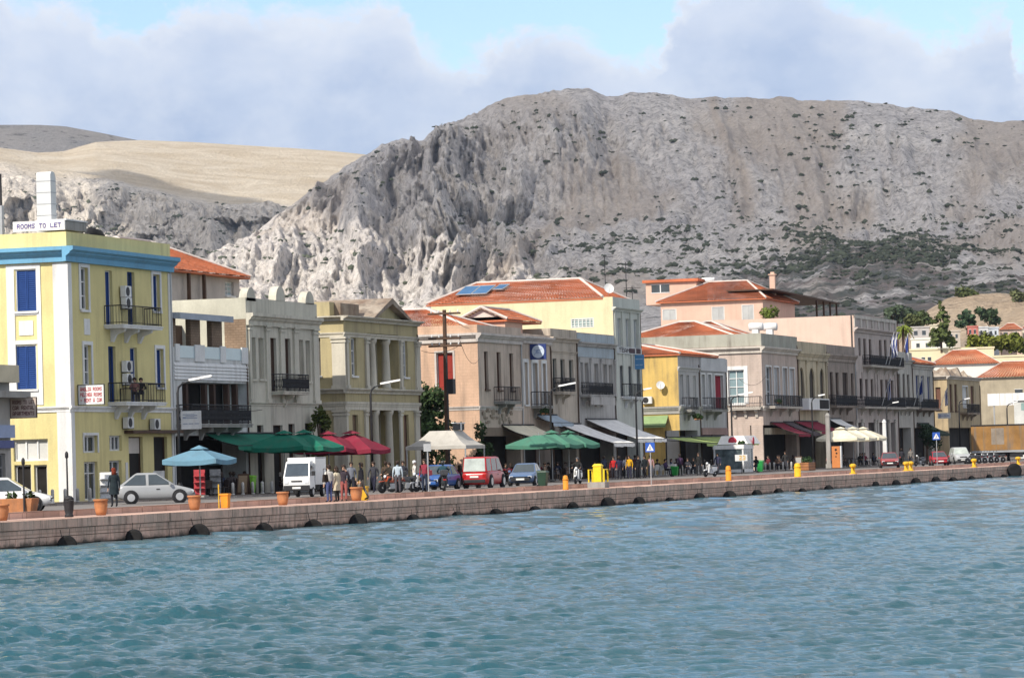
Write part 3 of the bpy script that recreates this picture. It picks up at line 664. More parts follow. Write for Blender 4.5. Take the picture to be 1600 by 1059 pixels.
    def pil(s, side, a0, a1, z0, z1, out, m, name='pilaster', cap=True):
        mb = MB(s.F if side == 'F' else s.L); mb.box(a0, 0.003, z0, a1, out, z1)
        if cap:
            mb.box(a0-0.06, 0.002, z1-0.34, a1+0.06, out+0.06, z1-0.22); mb.box(a0-0.09, 0.0025, z1-0.12, a1+0.09, out+0.09, z1+0.001); mb.box(a0-0.06, 0.002, z0, a1+0.06, out+0.06, z0+0.22)
        return mb.build(name, m, s.root)
    def balcony(s, side, a0, a1, z, out, slab, rail=None, h=1.0, thick=0.2, brackets=3, style='bars', step=0.16):
        B = s.F if side == 'F' else s.L
        mb = MB(B); mb.box(a0, 0.003, z-thick, a1, out, z); mb.box(a0-0.05, 0.003, z-0.07, a1+0.05, out+0.05, z-0.02)
        for i in range(brackets):
            x = a0 + (a1-a0)*(i+0.5)/brackets if brackets > 1 else (a0+a1)/2
            mb.prism_a([(0.002, z-thick-0.001), (out*0.8, z-thick-0.001), (out*0.75, z-thick-0.15), (out*0.3, z-thick-0.32), (0.12, z-thick-0.7), (0.002, z-thick-0.7)], x-0.12, x+0.12)
        bo = mb.build('balcony', slab, s.root)
        mr = MB(B); e = 0.05
        def run(p, q):
            n = max(2, int(hypot(q[0]-p[0], q[1]-p[1])/step))
            for zz, t in ((z+h, 0.03), (z+0.1, 0.02)) + (((z+h*0.82, 0.015),) if style != 'bars' else ()):
                mr.tube([(p[0], p[1], zz), (q[0], q[1], zz)], t, 4)
            for i in range(n+1):
                x, y = p[0]+(q[0]-p[0])*i/n, p[1]+(q[1]-p[1])*i/n
                mr.tube([(x, y, z), (x, y, z+h)], 0.012 if i % 6 else 0.022, 4, cap=False)
                if style == 'scroll' and i < n:
                    dx, dy = (q[0]-p[0])/n, (q[1]-p[1])/n
                    mr.tube([(x+dx*f, y+dy*f, z+h*(0.46+0.3*sin(f*2*pi))) for f in (0, .2, .4, .6, .8, 1)], 0.014, 4, cap=False)
                    mr.tube([(x+dx*f, y+dy*f, z+h*(0.46-0.3*sin(f*2*pi))) for f in (0, .2, .4, .6, .8, 1)], 0.014, 4, cap=False)
        run((a0+e, 0.02), (a0+e, out-e)); run((a0+e, out-e), (a1-e, out-e)); run((a1-e, out-e), (a1-e, 0.02))
        mr.build('railing', rail or M_iron, bo); return bo
def tiled_plane(mb, p00, p10, p11, p01, row=0.36, colw=0.26, h=0.05):
    """a roof slope of pan tiles: eaves p00->p10, ridge p01->p11; ribs run up the slope"""
    p00, p10, p11, p01 = (Vector(p) for p in (p00, p10, p11, p01))
    n = max(2, int((p10-p00).length/colw)); m = max(2, int((p01-p00).length/row)); nn = (p10-p00).cross(p01-p00).normalized()
    if nn.z < 0: nn = -nn
    rr = random.Random(int(abs(p00.x*13+p00.y*7)))
    for j in range(m):
        f0, f1 = j/m, (j+1)/m
        a, b = p00.lerp(p01, f0), p10.lerp(p11, f0); c, d = p00.lerp(p01, f1), p10.lerp(p11, f1)
        prev = None
        for i in range(2*n+1):
            g = i/(2*n); lift = (h if i % 2 else 0.0) + rr.uniform(0, 0.012)
            lo = a.lerp(b, g) + nn*(lift+0.045); hi = c.lerp(d, g) + nn*lift
            if prev is not None:
                k = mb.pts([prev[0], lo, hi, prev[1]]); mb.face([k, k+1, k+2, k+3])
            prev = (lo, hi)
def hip_roof(parent, x0, y0, x1, y1, z, h, ridge='x', hip0=True, hip1=True, over=0.4, m=None, name='roof', ridge_m=None, inset=None):
    x0 -= over; x1 += over; y0 -= over; y1 += over; mb = MB(); mr = MB(); m = m or M_tile
    if ridge == 'x':
        ym = (y0+y1)/2; i_ = (y1-y0)/2 if inset is None else inset; r0 = (x0+(i_ if hip0 else 0), ym, z+h); r1 = (x1-(i_ if hip1 else 0), ym, z+h)
        tiled_plane(mb, (x0,y0,z), (x1,y0,z), r1, r0); tiled_plane(mb, (x1,y1,z), (x0,y1,z), r0, r1)
        tiled_plane(mb, (x0,y1,z), (x0,y0,z), r0, r0) if hip0 else mr.poly([(x0+over,y0+over,z),(x0+over,y1-over,z),(x0+over,ym,z+h*0.93)])
        tiled_plane(mb, (x1,y0,z), (x1,y1,z), r1, r1) if hip1 else mr.poly([(x1-over,y0+over,z),(x1-over,y1-over,z),(x1-over,ym,z+h*0.93)])
        cs = [((x0,y0,z),r0),((x0,y1,z),r0),((x1,y0,z),r1),((x1,y1,z),r1),(r0,r1)]
    else:
        xm = (x0+x1)/2; i_ = (x1-x0)/2 if inset is None else inset; r0 = (xm, y0+(i_ if hip0 else 0), z+h); r1 = (xm, y1-(i_ if hip1 else 0), z+h)
        tiled_plane(mb, (x0,y1,z), (x0,y0,z), r0, r1); tiled_plane(mb, (x1,y0,z), (x1,y1,z), r1, r0)
        tiled_plane(mb, (x0,y0,z), (x1,y0,z), r0, r0) if hip0 else mr.poly([(x0+over,y0+over,z),(x1-over,y0+over,z),(xm,y0+over,z+h*0.93)])
        tiled_plane(mb, (x1,y1,z), (x0,y1,z), r1, r1) if hip1 else mr.poly([(x0+over,y1-over,z),(x1-over,y1-over,z),(xm,y1-over,z+h*0.93)])
        cs = [((x0,y0,z),r0),((x1,y0,z),r0),((x0,y1,z),r1),((x1,y1,z),r1),(r0,r1)]
    mb.box(x0+0.02, y0+0.02, z-0.12, x1-0.02, y1-0.02, z-0.002)
    ro = mb.build(name, m, parent)
    for p, q in cs: mr.tube([(p[0], p[1], p[2]+0.09), (q[0], q[1], q[2]+0.09)], 0.11, 6)
    mr.build('ridge_tiles', ridge_m or M_ridge, ro); return ro
FONT = {'A':'0111010001100011111110001','B':'1111010001111101000111110','C':'0111110000100001000001111','D':'1111010001100011000111110','E':'1111110000111101000011111','F':'1111110000111101000010000','G':'0111110000100111000101111','H':'1000110001111111000110001','I':'0111000100001000010001110','K':'1001010100110001010010010','L':'1000010000100001000011111','M':'1000111011101011000110001','N':'1000111001101011001110001','O':'0111010001100011000101110','P':'1111010001111101000010000','R':'1111010001111101001010001','S':'0111110000011100000111110','T':'1111100100001000010000100','U':'1000110001100011000101110','V':'1000110001100010101000100','X':'1000101010001000101010001','Y':'1000101010001000010000100','-':'0000000000111110000000000','Z':'1111100010001000100011111','W':'1000110001101011101110001','2':'1111000001011101000011111','3':'1111000001011100000111110','.':'0000000000000000010000000'}
def text(mb, s, a0, z0, h, b, w=None, width=None):
    """raised block letters from a0, base z0, height h, standing at outward distance b"""
    w = w or h*0.7
    if width: w = width/len(s)
    for i, ch in enumerate(s):
        g = FONT.get(ch)
        if not g: continue
        for r in range(5):
            c = 0
            while c < 5:
                if g[r*5+c] == '1':
                    e = c
                    while e+1 < 5 and g[r*5+e+1] == '1': e += 1
                    mb.box(a0+w*i+w*0.84*c/5, b, z0+h*(4-r)/5, a0+w*i+w*0.84*(e+1)/5, b+0.012, z0+h*(5-r)/5); c = e
                c += 1
# ------------------------------------------------------------------ the waterfront row, left to right
UF = lambda px, y=650, v=None: at_v(px, y, VF if v is None else v)[0]
ZF = lambda px, y, v=None: at_v(px, y, VF if v is None else v)[1]
P_yel = paint((0.70, 0.61, 0.29), var=0.10, streak=0.30, sc=0.4, dirt=(0.36, 0.30, 0.16))
P_blue = paint((0.16, 0.38, 0.56), var=0.08, streak=0.15)
P_shut = paint((0.02, 0.06, 0.22), var=0.12)
def block(parent, name, m, boxes, B=None):
    mb = MB(B)
    for b in boxes: mb.box(*b)
    return mb.build(name, m, parent)
# --- corner shop at the far left, across the side street
P_shop = paint((0.45, 0.43, 0.40), streak=0.4)
u1 = UF(17, 700); b = Bld('corner_shop', 'grey corner shop at the left edge with signs under its canopy', 'shop', u1-16, u1, ZF(10, 590), depth=10)
b.op('F', (-8, 9, 708, 775), 'door', frame=M_metal, pane=M_shade_black); b.op('F', (-30, -14, 690, 770), 'glass')
b.wall([P_shop]); W_ = b.u1-b.u0
block(b.root, 'canopy', M_conc, [(W_-12, 0.003, ZF(10, 622), W_+0.55, 0.9, ZF(10, 612))], b.F)
block(b.root, 'balcony_wall', paint((0.62, 0.55, 0.40)), [(W_-9, 0.003, ZF(10, 598), W_+0.1, 0.5, ZF(10, 571))], b.F)
block(b.root, 'fascia', paint((0.35, 0.42, 0.60)), [(W_-12, 0.004, ZF(10, 684), W_, 0.25, ZF(10, 664))], b.F)
block(b.root, 'fascia', paint((0.12, 0.14, 0.30)), [(W_-12, 0.004, ZF(10, 700), W_, 0.2, ZF(10, 688))], b.F)
# --- yellow hotel
u0 = UF(109, 600); u1 = UF(271, 600)
b = Bld('hotel_building', 'yellow three storey hotel with blue cornice and shutters', 'building', u0, u1, ZF(106, 362), depth=15)
Y = b
for yt, yb in ((421, 486), (539, 608)): b.op('L', (24.5, 57.5, yt, yb), 'shutter', frame=M_white, pane=P_shut, sill=True, rd=0.16)
b.op('L', (23, 49, 726, 781), 'door', pane=M_shade_black, bars=(0, 0)); b.op('L', (53.5, 74, 726, 781), 'door', pane=M_shade_black, bars=(0, 0))
b.op('L', (21, 75, 686, 720), 'glass', pane=paint((0.62, 0.62, 0.60)), bars=(2, 0), sill=False)
b.op('L', (-45, -18, 421, 486), 'panel', frame=P_blue, pane=P_shut); b.op('L', (-45, -18, 539, 608), 'panel', frame=P_blue, pane=P_shut)
for r in ((125.5, 137.5, 418, 484), (131, 142.5, 539, 602), (238.5, 249.5, 429, 486), (244, 255.5, 545, 605)): b.op('F', r, 'half' if r[0] > 200 else 'glass', pane=P_shut if r[0] > 200 else None, sur=M_white, surw=0.2)
b.op('F', (165, 176, 423, 511), 'half', pane=P_shut); b.op('F', (199.5, 211, 425, 513), 'glass', frame=P_shut, bars=(1, 0))
b.op('F', (170, 181.5, 541, 632), 'glass', frame=P_shut, bars=(1, 0)); b.op('F', (204, 215, 543, 634), 'half', pane=P_shut)
b.op('F', (131, 152, 680, 707), 'glass', sur=M_white, sill=False, bars=(1, 0)); b.op('F', (132, 153, 721, 781), 'door', bars=(1, 1))
b.op('F', (171, 190.5, 680, 704), 'glass', sill=False, bars=(2, 0)); b.op('F', (171.5, 190.5, 719, 780), 'door', bars=(1, 1))
b.op('F', (202, 224, 682, 778), 'dark', pane=M_shade_black, frame=M_wood, sill=False); b.op('F', (241, 262, 682, 777), 'dark', pane=M_shade_black, frame=M_wood, sill=False)
b.wall([P_yel], roof_z=b.zt-0.9)
b.cornice(b.zy(107, 409), b.zy(111, 386), 0.62, P_blue)
zc, zb, zm = b.zy(107, 410)-0.02, b.zy(112, 643), b.zy(112, 634)
b.pil('L', b.dep-0.78, b.dep-0.0, zm, zc, 0.07, M_white, cap=False); b.pil('F', -0.07, 0.42, zm, zc-0.003, 0.07, M_white, cap=False)
b.pil('L', b.dep-0.74, b.dep-0.0, b.z0, zb-0.01, 0.06, M_white, cap=False); b.pil('F', -0.06, 0.40, b.z0, zb-0.012, 0.06, M_white, cap=False)
b.pil('F', b.u1-b.u0-0.5, b.u1-b.u0-0.01, b.z0, zc-0.005, 0.05, M_white, cap=False)
b.cornice(zb, zm, 0.16, M_white, 'belt_course')
# white strip with framed panels round the shuttered windows of the side wall
mb = MB(b.L); A = lambda x, y: b.v+b.dep-at_u(x, y, b.u0)[0]; Zl = lambda x, y: at_u(x, y, b.u0)[1]
for dx in (0, -69):
    x0, x1, xa, xb = A(11.5+dx, 500), A(65+dx, 500), A(24+dx, 500), A(58+dx, 500)
    mb.box(x0, 0.004, zm+0.1, xa-0.004, 0.05, zc-0.01); mb.box(xb+0.004, 0.004, zm+0.1, x1, 0.05, zc-0.01)
    mb.box(xa, 0.004, Zl(40, 420.5), xb, 0.05, zc-0.012); mb.box(xa, 0.004, Zl(40, 500)+0.25, xb, 0.05, Zl(40, 489)); mb.box(xa, 0.004, Zl(40, 538), xb, 0.05, Zl(40, 531.5)); mb.box(xa, 0.004, zm+0.12, xb, 0.05, Zl(40, 611))
    mb.box(A(30+dx, 512), 0.003, Zl(40, 524), A(52+dx, 512), 0.04, Zl(40, 501))
mb.build('panel_trim', M_white, b.root)
mb = MB(b.F)
for x0, x1, yt, yb in ((131, 140, 498, 523),): mb.box(*(UF(x0, 510)-b.u0, 0.003, ZF(135, yb), UF(x1, 510)-b.u0, 0.03, ZF(135, yt)))
mb.build('panel_trim', M_white, b.root)
b.balcony('F', UF(163, 515)-b.u0, UF(226, 515)-b.u0, ZF(190, 509), 1.05, M_white, style='bars', brackets=3)
b.balcony('F', UF(169, 635)-b.u0, UF(232, 635)-b.u0, ZF(195, 628.5), 1.05, M_white, style='bars', brackets=3)
block(b.root, 'canopy', M_wood, [(UF(194, 675)-b.u0, 0.003, ZF(230, 677), b.u1-b.u0-0.05, 0.55, ZF(230, 672))], b.F)
block(b.root, 'poster', M_white, [(UF(200, 740)-b.u0-0.35, 0.003, ZF(200, 755), UF(200, 740)-b.u0-0.05, 0.04, ZF(200, 722))], b.F)
block(b.root, 'poster', paint((0.55, 0.5, 0.45)), [(UF(204, 700)-b.u0, -0.2, ZF(210, 708), UF(222, 700)-b.u0, -0.17, ZF(210, 684))], b.F)
# roof things of the hotel
def lettered(name, label, cat, B, w, h, th, face, ink, lines, frame=None, group=None, gap=0.16):
    """sign: a board in frame B (origin at its lower left corner), raised letters on the front"""
    t = thing(name, B[0], label, cat, group)
    mb = MB(B); mb.box(0, -th, 0, w, 0, h); t_ = mb.build('board', face, t)
    mb = MB(B); n = len(lines); lh = h/(n+0.5)
    for i, ln in enumerate(lines):
        hh = lh*(1-2*gap); text(mb, ln, w*0.08, h - lh*0.25 - lh*(i+1) + lh*gap, hh, 0.003, width=w*0.86)
    if lines: mb.build('lettering', ink, t)
    if frame:
        mb = MB(B); e = 0.03; mb.box(-e, -th, -e, w+e, 0.02, -0.002); mb.box(-e, -th, h+0.002, w+e, 0.02, h+e); mb.box(-e, -th, 0, -0.002, 0.02, h); mb.box(w+0.002, -th, 0, w+e, 0.02, h); mb.build('frame', frame, t)
    return t
rz = Y.zt-0.02; us = Y.u0+0.3
v1 = at_u(20, 355, us)[0]; v0 = at_u(101, 355, us)[0]; zb_ = max(at_u(60, 361, us)[1], rz+0.03); ht = at_u(60, 345, us)[1]-zb_
lettered('roof_sign', 'white sign reading ROOMS TO LET on the yellow hotel roof', 'sign', ((us, v1, zb_), (0, -1), (-1, 0)), v1-v0, ht, 0.12, M_white, paint((0.08, 0.05, 0.25)), ['ROOMS TO LET'])
t = thing('plant_box', (us+1.4, v0+0.5, zb_), 'grey concrete box behind the rooms sign on the yellow hotel roof', 'roof box')
mb = MB(); mb.box(us+0.15, v0, zb_, us+2.9, v0+1.6, zb_+ht*0.95); mb.build('casing', M_conc, t, bevel=0.03); mb = MB(); mb.box(us+0.1, v0-0.06, zb_+ht*0.95, us+2.95, v0+1.65, zb_+ht*0.95+0.07); mb.build('lid', M_white, t)
uc = Y.u0+1.6; va, vb = at_u(57.5, 330, uc)[0], at_u(80, 330, uc)[0]; zt_ = at_u(68, 268, uc)[1]
t = thing('roof_duct', (uc, (va+vb)/2, rz), 'tall pale grey duct with rounded top on the yellow hotel roof', 'duct')
mb = MB(((uc, va, 0), (0, -1), (-1, 0))); w = va-vb
mb.prism_a([(0.0, rz-0.5), (0.0, zt_-0.15), (-0.12, zt_-0.02), (-0.3, zt_), (-0.55, zt_-0.05), (-0.7, zt_-0.3), (-0.7, rz-0.5)], 0, w); mb.build('shaft', mat('pale_duct', (0.62, 0.63, 0.62), .6, .08), t, bevel=0.02)
mb = MB(((uc, va, 0), (0, -1), (-1, 0)))
for z in np.arange(rz+0.4, zt_-0.4, 0.6): mb.box(-0.01, -0.71, z, w+0.01, 0.012, z+0.04)
mb.build('seam_band', M_metal, t)
t = thing('roof_mast', (Y.u0+1.0, at_u(1, 300, Y.u0+1.0)[0], rz), 'dark mast at the left end of the yellow hotel roof', 'mast')
p = (Y.u0+1.0, at_u(1, 300, Y.u0+1.0)[0]); mb = MB(); mb.tube([(p[0], p[1], rz-0.3), (p[0], p[1], at_u(1, 272, Y.u0+1)[1])], 0.07); mb.build('pole', M_iron, t)
mb = MB(); mb.box(p[0]-0.15, p[1]-0.1, rz, p[0]+0.15, p[1]+0.25, rz+1.6); mb.build('cabinet', M_metal, t)
t = thing('tarpaulin', (Y.u0+5, VF+1, rz), 'black tarpaulin bundle lying on the yellow hotel roof', 'tarpaulin')
mb = MB(); mb.smooth = True; x0 = UF(133, 360, VF+1.2); mb.tube([(x0, VF+1.2, rz+0.02), (x0+0.8, VF+1.2, rz+0.28), (x0+2.0, VF+1.3, rz+0.22), (x0+3.0, VF+1.3, rz+0.05)], [0.1, 0.35, 0.33, 0.08], 8); mb.build('bundle', M_wirep, t)
zs0, zs1 = ZF(140, 628)-0.15, ZF(140, 598)-0.15
lettered('hanging_sign', 'white sign in red letters hung from the yellow hotel corner', 'sign', ((UF(121, 612), VF-0.05, zs0), (0, -1), (-1, 0)), 1.42, zs1-zs0, 0.08, M_white, paint((0.50, 0.03, 0.04)), ['ANGLIA ROOMS', 'PELINEA ROOMS', '- RENT A CAR'], frame=M_iron)
us_ = UF(16, 640); lettered('hanging_sign', 'brown and white CAR RENTAL sign hung from the grey corner shop', 'sign', ((us_, VF-0.02, ZF(16, 653)), (0, -1), (-1, 0)), 1.38, 0.98, 0.08, paint((0.50, 0.42, 0.36)), paint((0.12, 0.05, 0.05)), ['ROOMS TO LET', 'CAR RENTAL', 'APARTMENTS'], frame=M_wood)
def aircon(u, v, z, label, group='air conditioner boxes on the house fronts', face=(0, -1)):
    t = thing('air_conditioner', (u, v, z), label, 'air conditioner', group)
    d = (1, 0) if face == (0, -1) else (0, -1); B = ((u, v, z), d, face)
    mb = MB(B); mb.box(0, 0.06, 0.06, 0.85, 0.36, 0.66); mb.build('casing', M_white, t, bevel=0.02)
    mb = MB(B); mb.lathe((0.32, 0.365, 0.36), [(0.25, 0), (0.25, 0.015), (0.22, 0.02), (0.05, 0.02)], 14, 'n'); mb.build('fan_grille', M_iron, t)
    mb = MB(B); mb.tube([(0.1, 0, 0.05), (0.1, 0.38, 0.05)], 0.025, 4); mb.tube([(0.75, 0, 0.05), (0.75, 0.38, 0.05)], 0.025, 4); mb.build('bracket', M_iron, t)
    return t
for (x, y, lb) in ((186, 466, 'upper box of the pair above the top hotel balcony'), (187, 484, 'lower box of the pair above the top hotel balcony'), (188, 583, 'upper box of the pair above the lower hotel balcony'), (189, 603, 'lower box of the pair above the lower hotel balcony'), (190, 671, 'rusty sided box under the lower hotel balcony'), (232, 673, 'white box with a dark fan beside the lamp post')):
    aircon(UF(x, y), VF-0.02, ZF(x, y), 'air conditioner, ' + lb)
# --- house with loggia and roof terrace
P_wh = paint((0.60, 0.61, 0.60), streak=0.3); P_dkw = paint((0.06, 0.035, 0.025), var=0.3); P_brn = paint((0.27, 0.19, 0.13), var=0.25, kind='stone', bsc=0.35, joint=0.4, streak=0.3)
u0 = Y.u1+0.02; u1 = UF(387, 600)
b = Bld('loggia_house', 'narrow house with a roof terrace above a dark loggia and black balcony', 'house', u0, u1, ZF(330, 545), depth=14)
b.op('F', (285, 386, 598, 664), 'dark', pane=M_shade_black, frame=P_dkw, sill=False, rd=1.3); b.op('F', (275, 385, 680, 777), 'dark', pane=M_shade_black, frame=P_dkw, sill=False, rd=1.6)
b.wall([P_wh, P_wh]); W_ = b.u1-b.u0; a_ = lambda x, y=600: UF(x, y)-b.u0
mb = MB(b.F)
for x0, x1 in ((303, 315), (343, 352), (377, 384)): block(b.root, 'curtain', paint((0.50, 0.55, 0.53)), [(a_(x0), -1.2, ZF(x0, 664), a_(x1), -0.95, ZF(x0, 600))], b.F)
mb = MB(b.F)
for x0 in (292, 322, 335, 357, 370): block(b.root, 'post', P_dkw, [(a_(x0), -0.35, ZF(x0, 664), a_(x0)+0.3, -0.05, ZF(x0, 600))], b.F)
mb = MB(b.F)
for i in range(5): z = ZF(330, 594)+i*(ZF(330, 568)-ZF(330, 594))/5; mb.hexa([(0.02,0.003,z),(W_-0.02,0.003,z),(W_-0.02,0.10,z),(0.02,0.10,z),(0.02,0.003,z+0.19),(W_-0.02,0.003,z+0.19),(W_-0.02,0.03,z+0.19),(0.02,0.03,z+0.19)])
mb.build('cladding', M_white, b.root)
mb = MB(b.F); zz = b.zt
for x0, x1 in ((272.5, 279), (303, 318), (343, 351), (376, 387)): block(b.root, 'terrace_pier', M_white, [(max(a_(x0, 550), 0.01), 0.004, ZF(330, 566), min(a_(x1, 550), W_-0.01), 0.09, zz+0.18)], b.F)
mb = MB(b.F); mb.box(0.3, 0.01, ZF(330, 561), W_-0.3, 0.03, zz+0.1); mb.build('glass_balustrade', paint((0.48, 0.60, 0.64), rough=0.15, var=0.05), b.root)
b.balcony('F', 0.25, a_(369, 665), ZF(320, 662.5), 1.0, M_conc, style='scroll', brackets=4, h=1.05)
mb = MB(b.F)
for x0, x1 in ((273, 280), (303, 318), (336, 352)): block(b.root, 'terrace_pillar', P_brn, [(max(a_(x0, 520), 0.02), -0.5, b.zt-0.02, a_(x1, 520), -0.2, ZF(320, 499))], b.F)
mb = MB(b.F); mb.box(0.02, -4.2, b.zt, a_(386, 520), -4.0, ZF(320, 500)); mb.build('terrace_back_wall', P_dkw, b.root)
mb = MB(b.F); zt_ = ZF(310, 500); mb.hexa([(0.02,-4.3,zt_+0.45),(a_(352,490),-4.3,zt_+0.45),(a_(352,490),0.5,zt_-0.05),(0.02,0.5,zt_-0.05),(0.02,-4.3,zt_+0.52),(a_(352,490),-4.3,zt_+0.52),(a_(352,490),0.5,zt_+0.3),(0.02,0.5,zt_+0.3)]); mb.build('terrace_awning', paint((0.36, 0.40, 0.46)), b.root)
lz = ZF(290, 672); lettered('hanging_sign', 'white curved bar sign with a grey scroll mark on the lamp post', 'sign', ((UF(283, 660, VF-1.5), VF-1.5, lz), (0.35, -0.94), (-0.94, -0.35)), 1.1, 1.0, 0.22, M_white, paint((0.32, 0.36, 0.45)), ['2', '---'], gap=0.2)
# red roofed house behind it
vb_ = VF+11.5; u1b = UF(374, 445, vb_); u0b = UF(262, 430, vb_)-2
h = Bld('tiled_house', 'grey house with a red tiled roof and brown posts behind the loggia house', 'house', u0b, u1b, ZF(330, 429, vb_), v=vb_, depth=9)
h.op('F', (352, 365, 440, 462), 'glass', pane=paint((0.45, 0.55, 0.55)))
h.wall([paint((0.48, 0.44, 0.41), streak=0.2)])
hip_roof(h.root, h.u0, h.v, h.u1, h.v+9, h.zt, 2.3, ridge='x', over=0.6)
mb = MB(h.F)
for x in (285, 309): block(h.root, 'post', M_wood, [(UF(x, 445, vb_)-h.u0, 0.3, h.z0, UF(x, 445, vb_)-h.u0+0.22, 0.5, h.zt)], h.F)
# --- grey house with scrolled parapet
P_gr = paint((0.58, 0.55, 0.46), var=0.10, streak=0.35); P_grs = paint((0.44, 0.41, 0.34))
u0, u1 = UF(387, 600), UF(498, 600)
b = Bld('neoclassical_house', 'pale grey neoclassical house with three round scrolls on its parapet', 'house', u0, u1, ZF(386, 465), depth=15)
for r in ((391.5, 400, 527, 592), (404, 412.5, 528, 592), (467.5, 474.5, 531, 596), (478, 485, 532, 596)): b.op('F', r, 'shutter', pane=P_grs, frame=P_gr)
for r in ((423, 432.5, 528, 615), (445.5, 454.5, 529, 616)): b.op('F', r, 'half', pane=paint((0.09, 0.055, 0.04)), frame=M_wood, sill=False)
for r in ((403, 413, 664, 772), (428, 443, 664, 771), (452, 462, 662, 770), (478, 488, 661, 769)): b.op('F', r, 'dark', pane=M_shade_black, frame=M_wood, sill=False)
b.wall([P_gr, paint((0.52, 0.50, 0.41), streak=0.25)], roof_z=b.zt-1.0)
b.cornice(ZF(390, 508), ZF(388, 489), 0.45, P_gr, left=False)
for x0, x1 in ((387.5, 391), (414, 420), (436.5, 443), (458, 465), (488, 496)): b.pil('F', UF(x0, 560)-b.u0+0.02, UF(x1, 560)-b.u0, ZF(440, 630), ZF(440, 510), 0.12, P_gr)
b.band('F', ZF(440, 634), ZF(440, 629), 0.15, P_gr, 'belt_course')
for xc, yt in ((391.5, 449), (437.5, 447), (483, 455)):
    mb = MB(b.F); c = UF(xc, 460)-b.u0; r_ = 0.78; zt_ = ZF(xc, yt); mb.prism([(c-r_, b.zt+0.003)] + [(c+r_*cos(pi*i/12), zt_-r_+r_*sin(pi*i/12)) for i in range(12, -1, -1)] + [(c+r_, b.zt+0.003)], 0.03, -0.45); mb.build('scroll', P_gr, b.root)
b.balcony('F', UF(422, 615)-b.u0, UF(464, 615)-b.u0, ZF(445, 612), 0.85, P_gr, style='scroll', brackets=1)
mb = MB(b.L); mb.box(b.dep-1.35, 0.004, ZF(387, 546), b.dep-0.02, 0.02, at_u(360, 499, b.u0)[1]); mb.build('brick_patch', P_brn, b.root)
# --- yellow columned building with pediment
P_ol = paint((0.45, 0.38, 0.215), var=0.10, streak=0.35); P_tr = paint((0.57, 0.53, 0.44), var=0.08, streak=0.35)
u0, u1 = UF(539, 600), UF(655, 600)
b = Bld('columned_building', 'ochre building with white columns and a worn triangular pediment', 'building', u0, u1, ZF(540, 494), depth=14)
C4 = b
b.op('F', (549, 557, 528, 587), 'glass', frame=M_white); b.op('F', (629.5, 637, 533, 589), 'glass', frame=M_white)
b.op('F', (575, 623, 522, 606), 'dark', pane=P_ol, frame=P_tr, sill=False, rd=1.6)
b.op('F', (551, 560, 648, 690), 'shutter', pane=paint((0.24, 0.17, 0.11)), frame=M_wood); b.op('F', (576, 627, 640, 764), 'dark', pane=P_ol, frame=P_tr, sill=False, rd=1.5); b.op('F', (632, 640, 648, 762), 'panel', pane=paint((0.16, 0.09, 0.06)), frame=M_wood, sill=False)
b.op('L', (494, 501, 528, 587), 'shutter', pane=paint((0.12, 0.11, 0.10)), frame=M_white)
b.op('L', (497, 509, 648, 700), 'dark', pane=M_shade_black, frame=M_wood)
b.wall([P_ol], cap=True); W_ = b.u1-b.u0
b.cornice(ZF(540, 501), ZF(540, 494)+0.02, 0.5, P_tr); b.cornice(ZF(540, 526), ZF(540, 519), 0.14, P_tr, 'frieze')
b.cornice(ZF(540, 614), ZF(540, 606), 0.35, P_tr, 'belt_course'); b.cornice(ZF(540, 640), ZF(540, 627), 0.12, P_tr, 'frieze')
z1, z2, z3 = ZF(540, 607), ZF(540, 526), ZF(540, 640)
for x0, x1 in ((540, 543), (570, 574.5), (624, 627.5), (648, 654.5)):
    b.pil('F', UF(x0, 560)-b.u0, UF(x1, 560)-b.u0, z1, z2-0.01, 0.12, P_tr); b.pil('F', UF(x0, 690)-b.u0, UF(x1, 690)-b.u0, b.z0, z3-0.01, 0.12, P_tr)
b.pil('L', b.dep-0.78, b.dep+0.1, z1, z2-0.012, 0.12, P_tr); b.pil('L', b.dep-0.78, b.dep+0.1, b.z0, z3-0.012, 0.12, P_tr)
for x in (585.5, 607):
    for zz0, zz1, dx in ((z1, z2, 0), (b.z0, z3, 2)):
        mb = MB(b.F); mb.smooth = True; hh = zz1-zz0; mb.lathe((UF(x+dx, 600)-b.u0+0.3, -0.25, zz0), [(0.36, 0), (0.36, 0.12), (0.29, 0.2), (0.28, hh*0.4), (0.235, hh-0.35), (0.31, hh-0.25), (0.34, hh-0.12), (0.34, hh-0.005)], 14); mb.build('column', P_tr, b.root)
    
xa, xb, xm = UF(572, 496)-b.u0, UF(632, 496)-b.u0, UF(601, 480)-b.u0; za, zt_ = b.zt+0.02, ZF(600, 466)
M_worn = mat('worn_render', (0.30, 0.26, 0.21), 0.95, 0.4, 0.8, streak=0.9, bump=0.6, col2=(0.20, 0.13, 0.09))
mb = MB(b.F); mb.prism([(xa+0.5, za), (xb-0.5, za), (xm, zt_-0.3)], 0.05, -0.2); mb.build('pediment', P_ol, b.root)
mb = MB(b.F)
for p, q in (((xa, za), (xm, zt_)), ((xm, zt_), (xb, za))):
    mb.prism([(p[0], p[1]), (q[0], q[1]), (q[0], q[1]-0.38), (p[0]+(0.6 if p[0] == xa else 0), p[1]-0.0 if p[0] == xa else p[1]-0.38), ] if p[0] == xa else [(p[0], p[1]), (q[0], q[1]), (q[0]-0.6, q[1]), (p[0], p[1]-0.38)], 0.55, -5.5)
mb.build('gable_roof', M_worn, b.root)
block(b.root, 'attic', P_ol, [(0.3, -5.5, b.zt, 1.2, -1.0, ZF(512, 468))], b.F); block(b.root, 'attic', P_ol, [(0.3, -9, b.zt, 6, -5.6, ZF(512, 470))], b.F)
